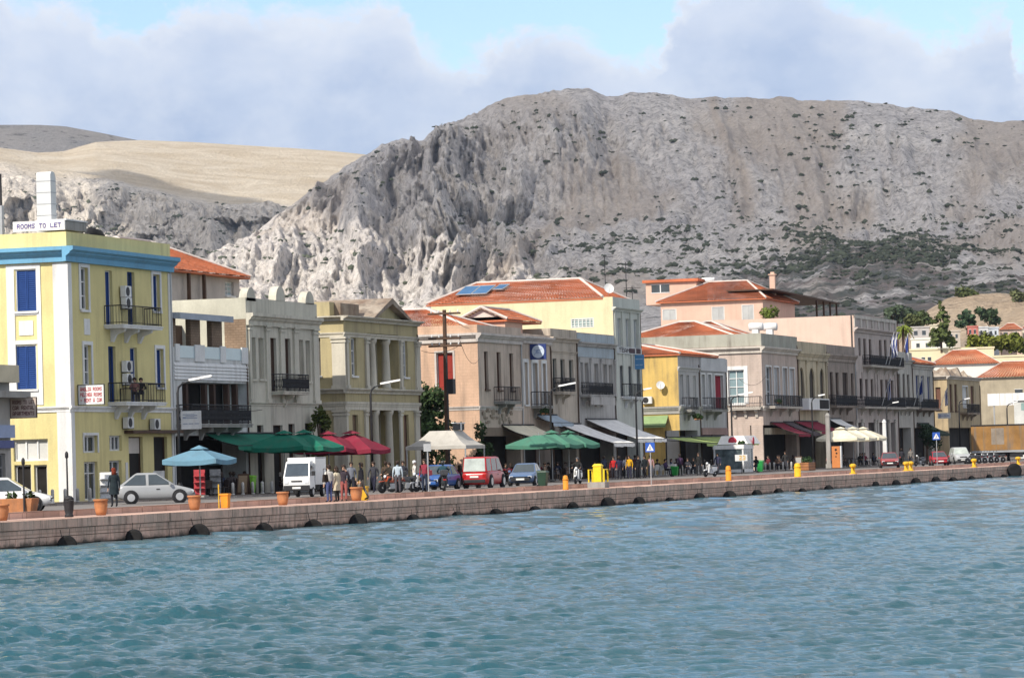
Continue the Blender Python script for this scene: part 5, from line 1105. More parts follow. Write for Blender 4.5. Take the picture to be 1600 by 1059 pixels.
# --- buildings behind the row
P_salmon = paint((0.66, 0.45, 0.35), var=0.06, streak=0.12)
vb_ = VF+15; uu0 = UF(1045, 480, vb_); h = Bld('pink_house', 'salmon pink house with a red tiled roof and tall chimney behind the row', 'house', UF(1192, 480, vb_), UF(1192, 480, vb_)+16, ZF(1192, 466, vb_), v=vb_, depth=11.5)
for r in ((1035, 1057, 483, 500), (1112, 1132, 479, 500), (1159, 1178, 476, 500)): h.op('L', r, 'shutter', pane=paint((0.52, 0.53, 0.52)), frame=M_white, sill=False, rd=0.12)
h.wall([P_salmon]); hip_roof(h.root, h.u0, h.v, h.u0+16, h.v+11.5, h.zt, 2.3, ridge='y', over=0.45, inset=4)
cx, czz = UF(1208, 460, vb_+0.8), ZF(1208, 428, vb_+0.8); mb = MB(); mb.box(cx-0.3, vb_+0.5, h.zt, cx+0.3, vb_+1.1, czz-0.15); mb.box(cx-0.42, vb_+0.38, czz-0.15, cx+0.42, vb_+1.22, czz-0.03); mb.box(cx-0.2, vb_+0.6, czz-0.03, cx+0.2, vb_+1.0, czz+0.2); mb.build('chimney', P_salmon, h.root)
tv = at_u(1048, 450, h.u0+6)[0]; mb = MB(); xx = h.u0+6; y0, y1 = at_u(1088, 450, xx)[0], at_u(1009, 450, xx)[0]
mb.box(xx, y0, h.zt, xx+5, y1, at_u(1048, 441, xx)[1]); mb.build('roof_room', P_salmon, h.root)
mb = MB(); mb.box(xx-0.35, y0-0.3, at_u(1048, 441, xx)[1]+0.01, xx+5.3, y1+0.3, at_u(1048, 436.5, xx)[1]); mb.build('roof_room_eaves', M_tile, h.root)
mb = MB(((xx, at_u(1018, 450, xx)[0], 0), (0, -1), (-1, 0))); w = at_u(1018, 450, xx)[0]-at_u(1046, 450, xx)[0]; z0, z1 = at_u(1030, 457, xx)[1], at_u(1030, 445, xx)[1]
mb.box(-0.08, 0.003, z0-0.08, w+0.08, 0.05, z0); mb.box(-0.08, 0.003, z1, w+0.08, 0.05, z1+0.08); mb.box(w/2-0.06, 0.003, z0, w/2+0.06, 0.06, z1); fo = mb.build('window', M_white, h.root); mb = MB(((xx, at_u(1018, 450, xx)[0], 0), (0, -1), (-1, 0))); mb.box(0, 0.003, z0, w, 0.03, z1); mb.build('pane', M_glass, fo)
# pergola on its right
mb = MB(); px0, px1 = h.u0+1.0, h.u0+8; zt_ = ZF(1250, 466, vb_); pv = vb_-0.5; x1 = UF(1310, 470, pv)
mb.hexa([(h.u0+2, pv-0.2, zt_+0.35), (x1, pv-0.2, zt_-0.1), (x1, pv+5, zt_-0.1), (h.u0+2, pv+5, zt_+0.35), (h.u0+2, pv-0.2, zt_+0.5), (x1, pv-0.2, zt_+0.05), (x1, pv+5, zt_+0.05), (h.u0+2, pv+5, zt_+0.5)])
for x in (1277, 1288, 1298, 1308): q = UF(x, 480, pv); block(h.root, 'pergola_post', M_wood, [(q, pv, h.zt-6, q+0.2, pv+0.2, zt_-0.02)])
mb.build('pergola', M_wood, h.root)
t = thing('roof_tank', (h.u0+5, vb_+4, h.zt+2.4), 'pale water tank on the salmon pink house roof', 'water tank'); xx = h.u0+9; q0, q1 = at_u(1117, 440, xx), at_u(1096, 440, xx); mb = MB(); mb.smooth = True; mb.lathe((xx, q0[0], at_u(1105, 438, xx)[1]), [(0.05, 0), (0.3, 0.05), (0.3, q1[0]-q0[0]-0.05), (0.05, q1[0]-q0[0])], 12, 'n'); mb.build('cylinder_tank', M_white, t)
mb = MB(); mb.box(xx-0.3, q0[0], h.zt, xx+0.3, q0[0]+0.1, at_u(1105, 440, xx)[1]); mb.box(xx-0.3, q1[0]-0.1, h.zt, xx+0.3, q1[0], at_u(1105, 440, xx)[1]); mb.build('stand', M_metal, t)
def far_house(name, label, px0, px1, yt, yb, r, m, roof=None, wins=(), depth=9, v_ext=None):
    """a house further back: front edge px0..px1 at distance r, facing the camera"""
    x0, y0, z0 = at_d(px0, yb, r); x1, y1, z1 = at_d(px1, yt, r); zt = at_d((px0+px1)/2, yt, r)[2]; zb = min(at_d((px0+px1)/2, yb, r)[2], zt-2)
    L = hypot(x1-x0, y1-y0); d = ((x1-x0)/L, (y1-y0)/L); n = (d[1], -d[0])
    if n[0]*x0 + n[1]*(y0+58) > 0: n = (-n[0], -n[1])
    t = thing(name, ((x0+x1)/2, (y0+y1)/2, zb-4), label, 'house'); B = ((x0, y0, 0), d, n)
    mb = MB(B); mb.box(0, -depth, zb-4, L, 0, zt); mb.build('wall', m, t)
    if roof:
        mb = MB(B); o = 0.4; pr = Vector
        P_ = lambda a, b, z: Vector(MB(B).P((a, b, z))); hh = roof
        r0, r1 = P_(min(depth, L)*0.35, -depth/2, zt+hh), P_(L-min(depth, L)*0.35, -depth/2, zt+hh); mb = MB()
        a, b_, c, e = P_(-o, o, zt), P_(L+o, o, zt), P_(L+o, -depth-o, zt), P_(-o, -depth-o, zt)
        tiled_plane(mb, a, b_, r1, r0, colw=0.4); tiled_plane(mb, c, e, r0, r1, colw=0.4); tiled_plane(mb, e, a, r0, r0, colw=0.4); tiled_plane(mb, b_, c, r1, r1, colw=0.4); ro = mb.build('roof', M_tile, t); mr = MB(); mr.tube([r0, r1], 0.12, 5); mr.tube([a, r0], 0.1, 5); mr.tube([b_, r1], 0.1, 5); mr.build('ridge_tiles', M_ridge, ro)
    else:
        mb = MB(B); mb.box(-0.12, -depth-0.1, zt+0.002, L+0.12, 0.12, zt+0.28); mb.build('parapet', m, t)
    for (f0, f1, g0, g1) in wins:
        mb = MB(B); h_ = zt-zb; mb.box(L*f0-0.06, 0.003, zb+h_*g0-0.06, L*f1+0.06, 0.05, zb+h_*g0); mb.box(L*f0-0.06, 0.003, zb+h_*g1, L*f1+0.06, 0.05, zb+h_*g1+0.06); fo = mb.build('window', M_white, t); mb = MB(B); mb.box(L*f0, 0.003, zb+h_*g0, L*f1, 0.03, zb+h_*g1); mb.build('pane', M_glass, fo)
    return t
P_c1 = paint((0.72, 0.63, 0.42), var=0.05); P_c2 = paint((0.75, 0.73, 0.66), var=0.05); P_rd = paint((0.48, 0.16, 0.12)); P_bl = paint((0.5, 0.55, 0.6))
W3 = ((0.12, 0.2, 0.35, 0.7), (0.34, 0.42, 0.35, 0.7), (0.62, 0.7, 0.35, 0.7), (0.82, 0.9, 0.35, 0.7))
far_house('cream_house', 'long cream house with a flat roof behind the ruined house', 1418, 1553, 546, 600, 640, P_c1, wins=((0.06, 0.10, 0.55, 0.8), (0.17, 0.21, 0.55, 0.8), (0.24, 0.28, 0.55, 0.8)), depth=12)
far_house('cream_house', 'white upper storey with small windows behind the long cream house', 1424, 1490, 530, 548, 655, P_c2, wins=W3, depth=6)
far_house('tiled_house', 'house with a broad red roof between the cream house and ruined house', 1456, 1560, 569, 600, 560, P_c2, roof=2.2, depth=9)
far_house('long_house', 'beige house with a long red roof at the right edge', 1531, 1680, 588, 640, 500, paint((0.42, 0.36, 0.26), streak=0.3), roof=2.1, wins=((0.37, 0.45, 0.45, 0.62),), depth=9)
far_house('pale_house', 'pale flat roofed house behind the long red roof', 1540, 1700, 556, 580, 600, P_c1, depth=10)
# ------------------------------------------------------------------ kits: vehicles, people, plants, shades
def car_paint(c): return mat('car_paint_%02x%02x%02x' % tuple(int(255*x) for x in c), c, rough=0.28, var=0.05, sc=2.0, fine=0.03, spec=0.5)
M_lampw = mat('headlamp_glass', (0.62, 0.64, 0.66), 0.15, 0.1, 4, fine=0); M_lampr = mat('tail_lamp_red', (0.34, 0.015, 0.012), 0.2, 0.1, 4, fine=0)
M_trimd = mat('dark_trim', (0.02, 0.02, 0.022), 0.6, 0.3, 4, fine=0); M_cglass = mat('car_glass', (0.05, 0.065, 0.075), 0.06, 0.2, 2, fine=0, spec=0.7); M_rim = mat('alloy_rim', (0.5, 0.5, 0.5), 0.35, 0.1, 4, metal=0.6, fine=0)
M_lglass = mat('pale_car_glass', (0.42, 0.46, 0.42), 0.1, 0.25, 2, fine=0, spec=0.6); M_plate = mat('number_plate', (0.7, 0.7, 0.66), 0.5, 0.1, 4, fine=0)
def wheel(parent, x, y, r, w, side):
    mb = MB(); mb.smooth = True; mb.lathe((x, y-w/2, r), [(r*0.62, 0), (r*0.9, 0.0), (r, 0.03), (r, w-0.03), (r*0.9, w), (r*0.62, w)], 18, 'n'); wo = mb.build('wheel', M_wirep, parent)
    mb = MB(); s = y+side*w/2; mb.lathe((x, s-0.01 if side > 0 else s-0.01, r), [(r*0.62, 0.0), (r*0.6, 0.02), (r*0.15, 0.02)], 12, 'n')
    mb.build('rim', M_rim, wo)
def car(name, label, L, W, H, colour, kind='hatch', group=None, glass=None, rearglass=None):
    """x forward, y left, z up; loft of stations with a tapering cabin"""
    t = thing(name, (0, 0, 0), label, 'car' if kind != 'van' else 'van', group); g = glass or M_cglass; w = W/2; hl = L/2
    belt = H*{'hatch': 0.60, 'sedan': 0.62, 'van': 0.54, 'suv': 0.60}[kind]; gc = 0.20; nose = belt-{'hatch': 0.14, 'sedan': 0.12, 'van': 0.10, 'suv': 0.06}[kind]
    # station: x, hood/boot height, half width
    tail = {'hatch': belt+0.02, 'sedan': belt-0.02, 'van': belt, 'suv': belt+0.02}[kind]
    S = [(-hl, tail-0.22, w*0.80), (-hl+0.06, tail-0.05, w*0.90), (-hl+0.35, tail, w*0.98), (-hl*0.35, belt, w), (hl*0.3, belt, w), (hl*0.5, belt-0.02, w*0.99), (hl-0.45, nose, w*0.96), (hl-0.1, nose-0.10, w*0.88), (hl, nose-0.24, w*0.76)]
    mb = MB(); mb.smooth = True; ks = []
    for x, z, hw in S:
        b0 = gc + (0.1 if abs(x) > hl-0.2 else 0.0); sec = [(hw*0.84, b0), (hw*0.97, b0+0.10), (hw, b0+0.28), (hw*0.985, z-0.12), (hw*0.93, z-0.02), (hw*0.80, z)]
        ks.append(mb.pts([(x, y, zz) for y, zz in sec] + [(x, -y, zz) for y, zz in reversed(sec)]))
    n = 12
    for i in range(len(S)-1):
        for j in range(n): q = (j+1) % n; mb.face([ks[i]+j, ks[i]+q, ks[i+1]+q, ks[i+1]+j])
    mb.face([ks[0]+j for j in range(n)]); mb.face([ks[-1]+j for j in range(n)])
    # cabin
    xa, xb, xc, xd = {'hatch': (hl*0.52, hl*0.06, -hl*0.52, -hl*0.93), 'sedan': (hl*0.42, hl*0.08, -hl*0.42, -hl*0.74), 'van': (hl*0.74, hl*0.42, -hl*0.92, -hl*0.985), 'suv': (hl*0.5, hl*0.2, -hl*0.8, -hl*0.96)}[kind]
    wb, wt = w*0.90, w*(0.72 if kind != 'van' else 0.80); zb = belt-0.03; zt = H
    base = [(xa, wb), (xd, wb*0.97)]; P_ = lambda x, y, z: (x, y, z)
    k = mb.pts([(xa, wb, zb), (xb, wt, zt-0.06), (xc, wt, zt-0.06), (xd, wb*0.97, zb), (xa, -wb, zb), (xb, -wt, zt-0.06), (xc, -wt, zt-0.06), (xd, -wb*0.97, zb), (xb-0.12, wt*0.8, zt), (xc+0.12, wt*0.8, zt), (xb-0.12, -wt*0.8, zt), (xc+0.12, -wt*0.8, zt)])
    for q in ((0,1,2,3),(4,7,6,5),(0,4,5,1),(3,2,6,7),(1,8,9,2),(5,6,11,10),(8,10,11,9),(1,5,10,8),(2,9,11,6)): mb.face([k+i for i in q])
    body = mb.build('body', car_paint(colour), t)
    def glassp(nm, pts, m, off): 
        v = [Vector(p) for p in pts]; nn = (v[1]-v[0]).cross(v[2]-v[0]).normalized(); c = sum(v, Vector())/len(v)
        if nn.dot(Vector((c.x*0.3, c.y, c.z-belt+0.2))) < 0 and abs(nn.y) > 0.3: nn = -nn
        if abs(nn.y) <= 0.3 and nn.z < 0: nn = -nn
        q = [c + (p-c)*0.93 + nn*off for p in v]; mm = MB(); kk = mm.pts(q + [p - nn*0.015 for p in q]); m_ = len(q); mm.face([kk+i for i in range(m_)])
        for i in range(m_): mm.face([kk+i, kk+(i+1) % m_, kk+m_+(i+1) % m_, kk+m_+i])
        mm.build(nm, m, t)
    glassp('windscreen', [(xa, wb, zb), (xa, -wb, zb), (xb, -wt, zt-0.06), (xb, wt, zt-0.06)], g if kind != 'van' else M_cglass, 0.012)
    glassp('rear_window', [(xd, wb*.97, zb), (xd, -wb*.97, zb), (xc, -wt, zt-0.06), (xc, wt, zt-0.06)], rearglass or g, 0.014)
    for s in (1, -1):
        xm = (xb+xc)/2 + 0.05; cuts = [(xa-0.12, xb-0.03, xm+0.04, xm+0.04), (xm-0.04, xm-0.04, xc+0.05, xd+0.16)]
        if kind == 'van': cuts = [(xa-0.15, xb-0.04, hl*0.12, hl*0.12), (hl*0.08, hl*0.08, -hl*0.42, -hl*0.42), (-hl*0.46, -hl*0.46, xc+0.08, xd+0.1)]
        for (x0, x1, x2, x3) in cuts: glassp('side_window', [(x0, s*wb, zb+0.02), (x1, s*wt, zt-0.08), (x2, s*wt, zt-0.08), (x3, s*wb, zb+0.02)], g, 0.012)
        mm = MB(); mm.box(xa-0.32, s*(w+0.01), belt-0.02, xa-0.2, s*(w+0.17), belt+0.11); mm.build('mirror', car_paint(colour), t, bevel=0.02)
        mm = MB(); mm.box(hl-0.30, s*w*0.55, nose-0.27, hl-0.035, s*w*0.85, nose-0.13); mm.build('headlight', M_lampw, t, bevel=0.02)
        mm = MB(); mm.box(-hl-0.012, s*w*0.60, tail-0.42 if kind != 'van' else 0.62, -hl+0.25, s*w*0.88, tail-0.16); mm.build('tail_light', M_lampr, t, bevel=0.02)
        for x in (hl*0.62, -hl*0.62):
            wheel(t, x, s*(w-0.055), H*0.205, 0.2, s)
            mm = MB(); mm.lathe((x, s*(w-0.075)-0.085, H*0.205), [(H*0.205+0.06, 0), (H*0.205+0.06, 0.17)], 18, 'n'); mm.build('wheel_arch', M_trimd, t)
        mm = MB(); mm.box(0.05, s*(w+0.001), belt-0.22, 0.22, s*(w+0.02), belt-0.18); mm.build('door_handle', M_trimd, t)
    mm = MB(); mm.box(-hl-0.03, -w*0.8, gc+0.12, -hl+0.1, w*0.8, gc+0.32); mm.build('bumper', M_trimd, t, bevel=0.03)
    mm = MB(); mm.box(hl-0.06, -w*0.72, gc+0.10, hl+0.03, w*0.72, gc+0.30); mm.build('bumper', M_trimd if kind != 'hatch' else car_paint(colour), t, bevel=0.03)
    mm = MB(); mm.box(hl-0.06, -w*0.4, nose-0.30, hl+0.012, w*0.4, nose-0.2); mm.build('grille', M_trimd, t)
    mm = MB(); mm.box(hl+0.02, -0.26, gc+0.16, hl+0.042, 0.26, gc+0.27); mm.box(-hl-0.05, -0.26, (tail-0.38) if kind == 'van' else gc+0.30, -hl-0.008, 0.26, (tail-0.27) if kind == 'van' else gc+0.41); mm.build('number_plate', M_plate, t)
    return t
def put(o, px, py, v, rz, z=None):
    o.location = (UF(px, py, v), v, RZ+0.004 if z is None else z); o.rotation_euler = (0, 0, rz); return o
def scooter(label, colour, style='scooter', seatc=(0.03, 0.03, 0.03), box=None, group='motorcycles and scooters along the road', name='motorcycle'):
    t = thing(name, (0, 0, 0), label, 'scooter' if style == 'scooter' else 'motorcycle', group); cp_ = car_paint(colour); r = 0.25 if style == 'scooter' else 0.30
    for x in (0.66, -0.62):
        mb = MB(); mb.smooth = True; mb.lathe((x, -0.055, r), [(r*0.66, 0), (r*0.93, 0.0), (r, 0.03), (r, 0.08), (r*0.93, 0.11), (r*0.66, 0.11)], 16, 'n'); wo = mb.build('wheel', M_wirep, t)
        mb = MB(); 
        for k in range(6): a = pi*k/3; mb.tube([(x, 0, r), (x+r*0.7*cos(a), 0, r+r*0.7*sin(a))], 0.012, 4)
        mb.lathe((x, -0.07, r), [(0.06, 0), (0.06, 0.14)], 8, 'n'); mb.build('rim', M_rim, wo)
    mb = MB(); mb.smooth = True
    if style == 'scooter':
        mb.hexa([(-0.78,-0.15,0.45),(-0.15,-0.16,0.30),(-0.15,0.16,0.30),(-0.78,0.15,0.45),(-0.85,-0.12,0.72),(-0.10,-0.14,0.70),(-0.10,0.14,0.70),(-0.85,0.12,0.72)])
        mb.hexa([(-0.2,-0.15,0.27),(0.42,-0.15,0.27),(0.42,0.15,0.27),(-0.2,0.15,0.27),(-0.2,-0.15,0.34),(0.45,-0.15,0.34),(0.45,0.15,0.34),(-0.2,0.15,0.34)])
        mb.hexa([(0.36,-0.20,0.30),(0.50,-0.16,0.30),(0.50,0.16,0.30),(0.36,0.20,0.30),(0.26,-0.19,0.92),(0.36,-0.13,0.95),(0.36,0.13,0.95),(0.26,0.19,0.92)])
        mb.hexa([(0.45,-0.08,0.48),(0.9,-0.06,0.45),(0.9,0.06,0.45),(0.45,0.08,0.48),(0.5,-0.09,0.56),(0.82,-0.07,0.54),(0.82,0.07,0.54),(0.5,0.09,0.56)])
    else:
        mb.hexa([(-0.1,-0.15,0.55),(0.40,-0.13,0.62),(0.40,0.13,0.62),(-0.1,0.15,0.55),(-0.1,-0.13,0.86),(0.33,-0.15,0.92),(0.33,0.15,0.92),(-0.1,0.13,0.86)])
        mb.hexa([(-0.95,-0.08,0.72),(-0.3,-0.10,0.60),(-0.3,0.10,0.60),(-0.95,0.08,0.72),(-0.98,-0.06,0.80),(-0.3,-0.12,0.76),(-0.3,0.12,0.76),(-0.98,0.06,0.80)])
        mb.hexa([(0.46,-0.07,0.62),(0.88,-0.05,0.60),(0.88,0.05,0.60),(0.46,0.07,0.62),(0.46,-0.08,0.68),(0.84,-0.06,0.66),(0.84,0.06,0.66),(0.46,0.08,0.68)])
    mb.build('fairing', cp_, t, bevel=0.025)
    mb = MB(); mb.hexa([(-0.85,-0.13,0.73),(-0.05,-0.12,0.72),(-0.05,0.12,0.72),(-0.85,0.13,0.73),(-0.82,-0.10,0.86),(-0.10,-0.10,0.80),(-0.10,0.10,0.80),(-0.82,0.10,0.86)]); mb.build('seat', car_paint(seatc), t, bevel=0.03)
    mb = MB(); mb.tube([(0.66, 0.07, r), (0.40, 0.07, 0.88), (0.33, 0.05, 1.0)], 0.022, 5); mb.tube([(0.66, -0.07, r), (0.40, -0.07, 0.88), (0.33, -0.05, 1.0)], 0.022, 5)
    mb.tube([(0.24, 0.34, 1.02), (0.33, 0.12, 1.02), (0.33, -0.12, 1.02), (0.24, -0.34, 1.02)], 0.018, 5); mb.build('handlebar', M_trimd, t)
    mb = MB(); mb.smooth = True; mb.lathe((0.42, 0, 0.90 if style != 'scooter' else 0.98), [(0.03, -0.06), (0.09, -0.03), (0.09, 0.03), (0.05, 0.05)], 10, 'a'); mb.build('headlight', M_lampw, t)
    mb = MB(); mb.box(-0.3, -0.14, 0.22, 0.2, 0.14, 0.52); mb.tube([(0.1, -0.16, 0.3), (-0.4, -0.18, 0.28), (-0.85, -0.18, 0.36)], [0.03, 0.05, 0.05], 6); mb.build('engine', M_metal, t, bevel=0.03)
    for s in (1, -1):
        mb = MB(); mb.tube([(0.30, 0.22*s, 1.02), (0.28, 0.28*s, 1.16)], 0.01, 4); mb.lathe((0.28, 0.29*s, 1.19), [(0.02, -0.01), (0.06, 0), (0.02, 0.012)], 8, 'a'); mb.build('mirror', M_trimd, t)
    if box:
        mb = MB(); mb.box(-1.05, -0.2, 0.88, -0.68, 0.2, 1.18); mb.build('top_box', car_paint(box), t, bevel=0.05)
    mb = MB(); mb.box(-1.0, -0.08, 0.62, -0.9, 0.08, 0.69); mb.build('tail_light', M_lampr, t)
    return t
# people: one skinned body each, clothing as child meshes
M_skin = mat('skin', (0.50, 0.31, 0.22), 0.6, 0.08, 6, fine=0); M_hair = mat('dark_hair', (0.035, 0.022, 0.016), 0.8, 0.3, 20, fine=0)
def cloth(c): return mat('cloth_%02x%02x%02x' % tuple(int(255*x) for x in c), c, rough=0.95, var=0.18, sc=5.0, fine=0.12, spec=0.1)
def person(label, top=(0.03, 0.03, 0.04), legs=(0.05, 0.06, 0.12), shoes=(0.03, 0.03, 0.03), pose='stand', hair=(0.035, 0.022, 0.016), long_hair=False, coat=None, group=None, h=1.72, lean=0.0, arms='down', hat=None, seed=0):
    rs = random.Random(seed); t = thing('person', (0, 0, 0), label, 'person', group); k = h/1.72
    J = {}; E = []; R = {}
    def j(n, p, r, par=None, c=None):
        J[n] = Vector(p)*k; R[n] = r*k
        if par: E.append((par, n, c))
    sit = pose in ('sit', 'ride'); zp = 0.93 if not sit else (0.50 if pose == 'sit' else 0.86); l = lean + (0.10 if pose == 'ride' else 0.0)
    j('pel', (0, 0, zp), 0.135); j('waist', (l*0.3, 0, zp+0.16), 0.125, 'pel', 't'); j('chest', (l*0.7, 0, zp+0.37), 0.15, 'waist', 't'); j('neckb', (l, 0, zp+0.51), 0.075, 'chest', 't')
    j('neck', (l+0.015, 0, zp+0.565), 0.056, 'neckb', 's'); j('jaw', (l+0.035, 0, zp+0.63), 0.072, 'neck', 's'); j('skull', (l+0.025, 0, zp+0.70), 0.093, 'jaw', 's'); j('crown', (l+0.01, 0, zp+0.755), 0.07, 'skull', 's'); j('nose', (l+0.128, 0, zp+0.675), 0.016, 'skull', 's')
    for s, n in ((1, 'l'), (-1, 'r')):
        st = 0.0 if pose != 'walk' else 0.22*s
        if not sit:
            j('hip'+n, (0.0, 0.09*s, zp-0.07), 0.105, 'pel', 'l'); j('knee'+n, (st*0.55+0.015, 0.10*s, 0.50), 0.068, 'hip'+n, 'l'); j('ank'+n, (st-0.02-(0.05 if st < 0 else 0), 0.105*s, 0.09+(0.05 if st < 0 else 0)), 0.045, 'knee'+n, 'l'); j('toe'+n, (st+0.14, 0.115*s, 0.045), 0.04, 'ank'+n, 'f')
        else:
            kx, kz = (0.44, 0.50) if pose == 'sit' else (0.40, 0.66); sp = 0.11 if pose == 'sit' else 0.20
            j('hip'+n, (0.06, 0.09*s, zp-0.03), 0.10, 'pel', 'l'); j('knee'+n, (kx, sp*s, kz), 0.07, 'hip'+n, 'l'); j('ank'+n, (kx+(0.02 if pose == 'sit' else -0.12), sp*s, 0.09 if pose == 'sit' else 0.34), 0.045, 'knee'+n, 'l'); j('toe'+n, (kx+0.16, sp*s, 0.045 if pose == 'sit' else 0.30), 0.04, 'ank'+n, 'f')
        zs = zp+0.46; j('sh'+n, (l*0.85, 0.185*s, zs), 0.068, 'chest', 't')
        am = arms if arms in ('ride', 'lap', 'phone') else ('ride' if pose == 'ride' else ('lap' if pose == 'sit' else ('swing' if pose == 'walk' else 'down')))
        if am == 'phone' and s < 0: am = 'down'
        el, wr = {'down': ((l*0.6-0.03, 0.25*s, zs-0.28), (l*0.6+0.04, 0.26*s, zs-0.53)), 'swing': ((l*.6-0.12*s, 0.24*s, zs-0.27), (l*.6-0.10*s+0.1, 0.24*s, zs-0.50)), 'ride': ((0.22, 0.30*s, zs-0.20), (0.42, 0.27*s, zs-0.28)), 'lap': ((0.06, 0.25*s, zs-0.26), (0.30, 0.14*s, zs-0.28)), 'phone': ((0.10, 0.27*s, zs-0.24), (0.24, 0.12*s, zs+0.02))}[am]
        j('el'+n, el, 0.046, 'sh'+n, 't'); j('wr'+n, wr, 0.032, 'el'+n, 't'); d = (Vector(wr)-Vector(el)).normalized(); side = Vector((1, 0, 0)) if am in ('down', 'swing') else Vector((0, 1, 0)); cr = d.cross(side).normalized()
        pm = Vector(wr)+d*0.075; j('palm'+n, pm, 0.036, 'wr'+n, 's')
        for i, (off, ln) in enumerate(((-0.030, 0.060), (-0.011, 0.078), (0.010, 0.074), (0.029, 0.056))):
            b = pm+d*0.025+side*off; j('f%d%s' % (i, n), b+d*ln*0.5+cr*0.004*s, 0.0095, 'palm'+n, 's'); j('g%d%s' % (i, n), b+d*ln-cr*0.016*s, 0.008, 'f%d%s' % (i, n), 's')
        j('th'+n, Vector(wr)+d*0.055+side*0.048, 0.011, 'wr'+n, 's'); j('ti'+n, Vector(wr)+d*0.092+side*0.056, 0.009, 'th'+n, 's')
    names = list(J); idx = {n: i for i, n in enumerate(names)}
    me = bpy.data.meshes.new('person_skeleton'); me.from_pydata([J[n] for n in names], [(idx[a], idx[b]) for a, b, c in E], []); o = bpy.data.objects.new('person_skeleton', me); COL.objects.link(o)
    md = o.modifiers.new('skin', 'SKIN'); md.use_smooth_shade = True; md.branch_smoothing = 0.3
    for i, n in enumerate(names): sv = me.skin_vertices[0].data[i]; sv.radius = (R[n], R[n]); sv.use_root = (i == 0)
    ms = o.modifiers.new('sub', 'SUBSURF'); ms.levels = 1; ms.render_levels = 1
    dg = bpy.context.evaluated_depsgraph_get(); bm_ = bpy.data.meshes.new_from_object(o.evaluated_get(dg)); bpy.data.objects.remove(o); bpy.data.meshes.remove(me)
    bm_.name = 'body'; bm_.materials.clear(); cats = 'stlf'
    for m in (M_skin, cloth(top), cloth(legs), cloth(shoes)): bm_.materials.append(m)
    A = np.array([J[a] for a, b, c in E]); B = np.array([J[b] for a, b, c in E]); rad = np.array([(R[a]+R[b])/2 for a, b, c in E]); mi = []
    co = np.array([p.center for p in bm_.polygons]); D_ = B-A; L2 = (D_**2).sum(1)
    tt = np.clip(((co[:, None]-A[None])*D_[None]).sum(2)/L2[None], 0, 1); dist = np.linalg.norm(co[:, None]-(A[None]+tt[..., None]*D_[None]), axis=2)/rad[None]; best = dist.argmin(1)
    bm_.polygons.foreach_set('material_index', [cats.index(E[i][2]) for i in best]); bm_.polygons.foreach_set('use_smooth', [True]*len(bm_.polygons)); bm_.update()
    bo = bpy.data.objects.new('body', bm_); COL.objects.link(bo); bo.parent = t
    hm = M_hair if hair == (0.035, 0.022, 0.016) else cloth(hair); c = J['skull']
    mb = MB(); mb.smooth = True; ring = [(0.112*k*cos(a)*(1.06), 0.112*k*sin(a)) for a in np.linspace(0, pi/2, 5)]
    mb.lathe((c.x-0.012, c.y, c.z+0.012*k), [(0.100*k, -0.035*k), (0.112*k, 0.0)] + [(max(x, .003), z) for x, z in ring[1:]], 12)
    if long_hair: mb.hexa([(c.x-0.11*k, -0.09*k, c.z-0.24*k), (c.x-0.02*k, -0.10*k, c.z-0.22*k), (c.x-0.02*k, 0.10*k, c.z-0.22*k), (c.x-0.11*k, 0.09*k, c.z-0.24*k), (c.x-0.11*k, -0.08*k, c.z+0.03*k), (c.x+0.0*k, -0.1*k, c.z+0.03*k), (c.x+0.0*k, 0.1*k, c.z+0.03*k), (c.x-0.11*k, 0.08*k, c.z+0.03*k)])
    else: mb.hexa([(c.x-0.105*k, -0.07*k, c.z-0.09*k), (c.x-0.03*k, -0.095*k, c.z-0.06*k), (c.x-0.03*k, 0.095*k, c.z-0.06*k), (c.x-0.105*k, 0.07*k, c.z-0.09*k), (c.x-0.105*k, -0.07*k, c.z+0.03*k), (c.x+0.0, -0.1*k, c.z+0.03*k), (c.x+0.0, 0.1*k, c.z+0.03*k), (c.x-0.105*k, 0.07*k, c.z+0.03*k)])
    mb.build('hair' if not hat else 'helmet', hm if not hat else car_paint(hat), t)
    mb = MB()
    for s in (1, -1): mb.box(c.x+0.084*k, s*0.036*k-0.012*k, c.z-0.004*k, c.x+0.094*k, s*0.036*k+0.012*k, c.z+0.008*k)
    mb.box(c.x+0.082*k, -0.022*k, c.z-0.066*k, c.x+0.094*k, 0.022*k, c.z-0.058*k); mb.build('face_feature', M_hair, t)
    if coat and not sit:
        mb = MB(); mb.smooth = True; q = J['pel']; zz = zp*k
        prof = [(0.215, 0.56*k-zz), (0.205, 0.75*k-zz), (0.185, 0.95*k-zz), (0.165, 1.08*k-zz), (0.185, 1.28*k-zz), (0.18, 1.38*k-zz), (0.09, 1.45*k-zz)]; ks = []
        for r_, z_ in prof: ks.append(mb.pts([(q.x+l*0.4+r_*0.78*k*cos(2*pi*i/14), r_*1.05*k*sin(2*pi*i/14), zz+z_) for i in range(14)]))
        for i in range(len(prof)-1):
            for i2 in range(14): mb.face([ks[i]+i2, ks[i]+(i2+1) % 14, ks[i+1]+(i2+1) % 14, ks[i+1]+i2])
        mb.build('coat', cloth(coat), t)
    return t
def bag(label, c, kind='shoulder_bag'):
    t = thing(kind, (0, 0, 0), label, 'bag'); mb = MB(); mb.hexa([(-0.08,-0.17,0),(0.08,-0.17,0),(0.08,0.17,0),(-0.08,0.17,0),(-0.06,-0.13,0.36),(0.06,-0.13,0.36),(0.06,0.13,0.36),(-0.06,0.13,0.36)]); mb.build('pouch', cloth(c), t, bevel=0.03)
    mb = MB(); mb.tube([(0, -0.13, 0.34), (0.03, -0.1, 0.62), (0.03, 0.1, 0.62), (0, 0.13, 0.34)], 0.018, 5); mb.build('strap', cloth(c), t); return t
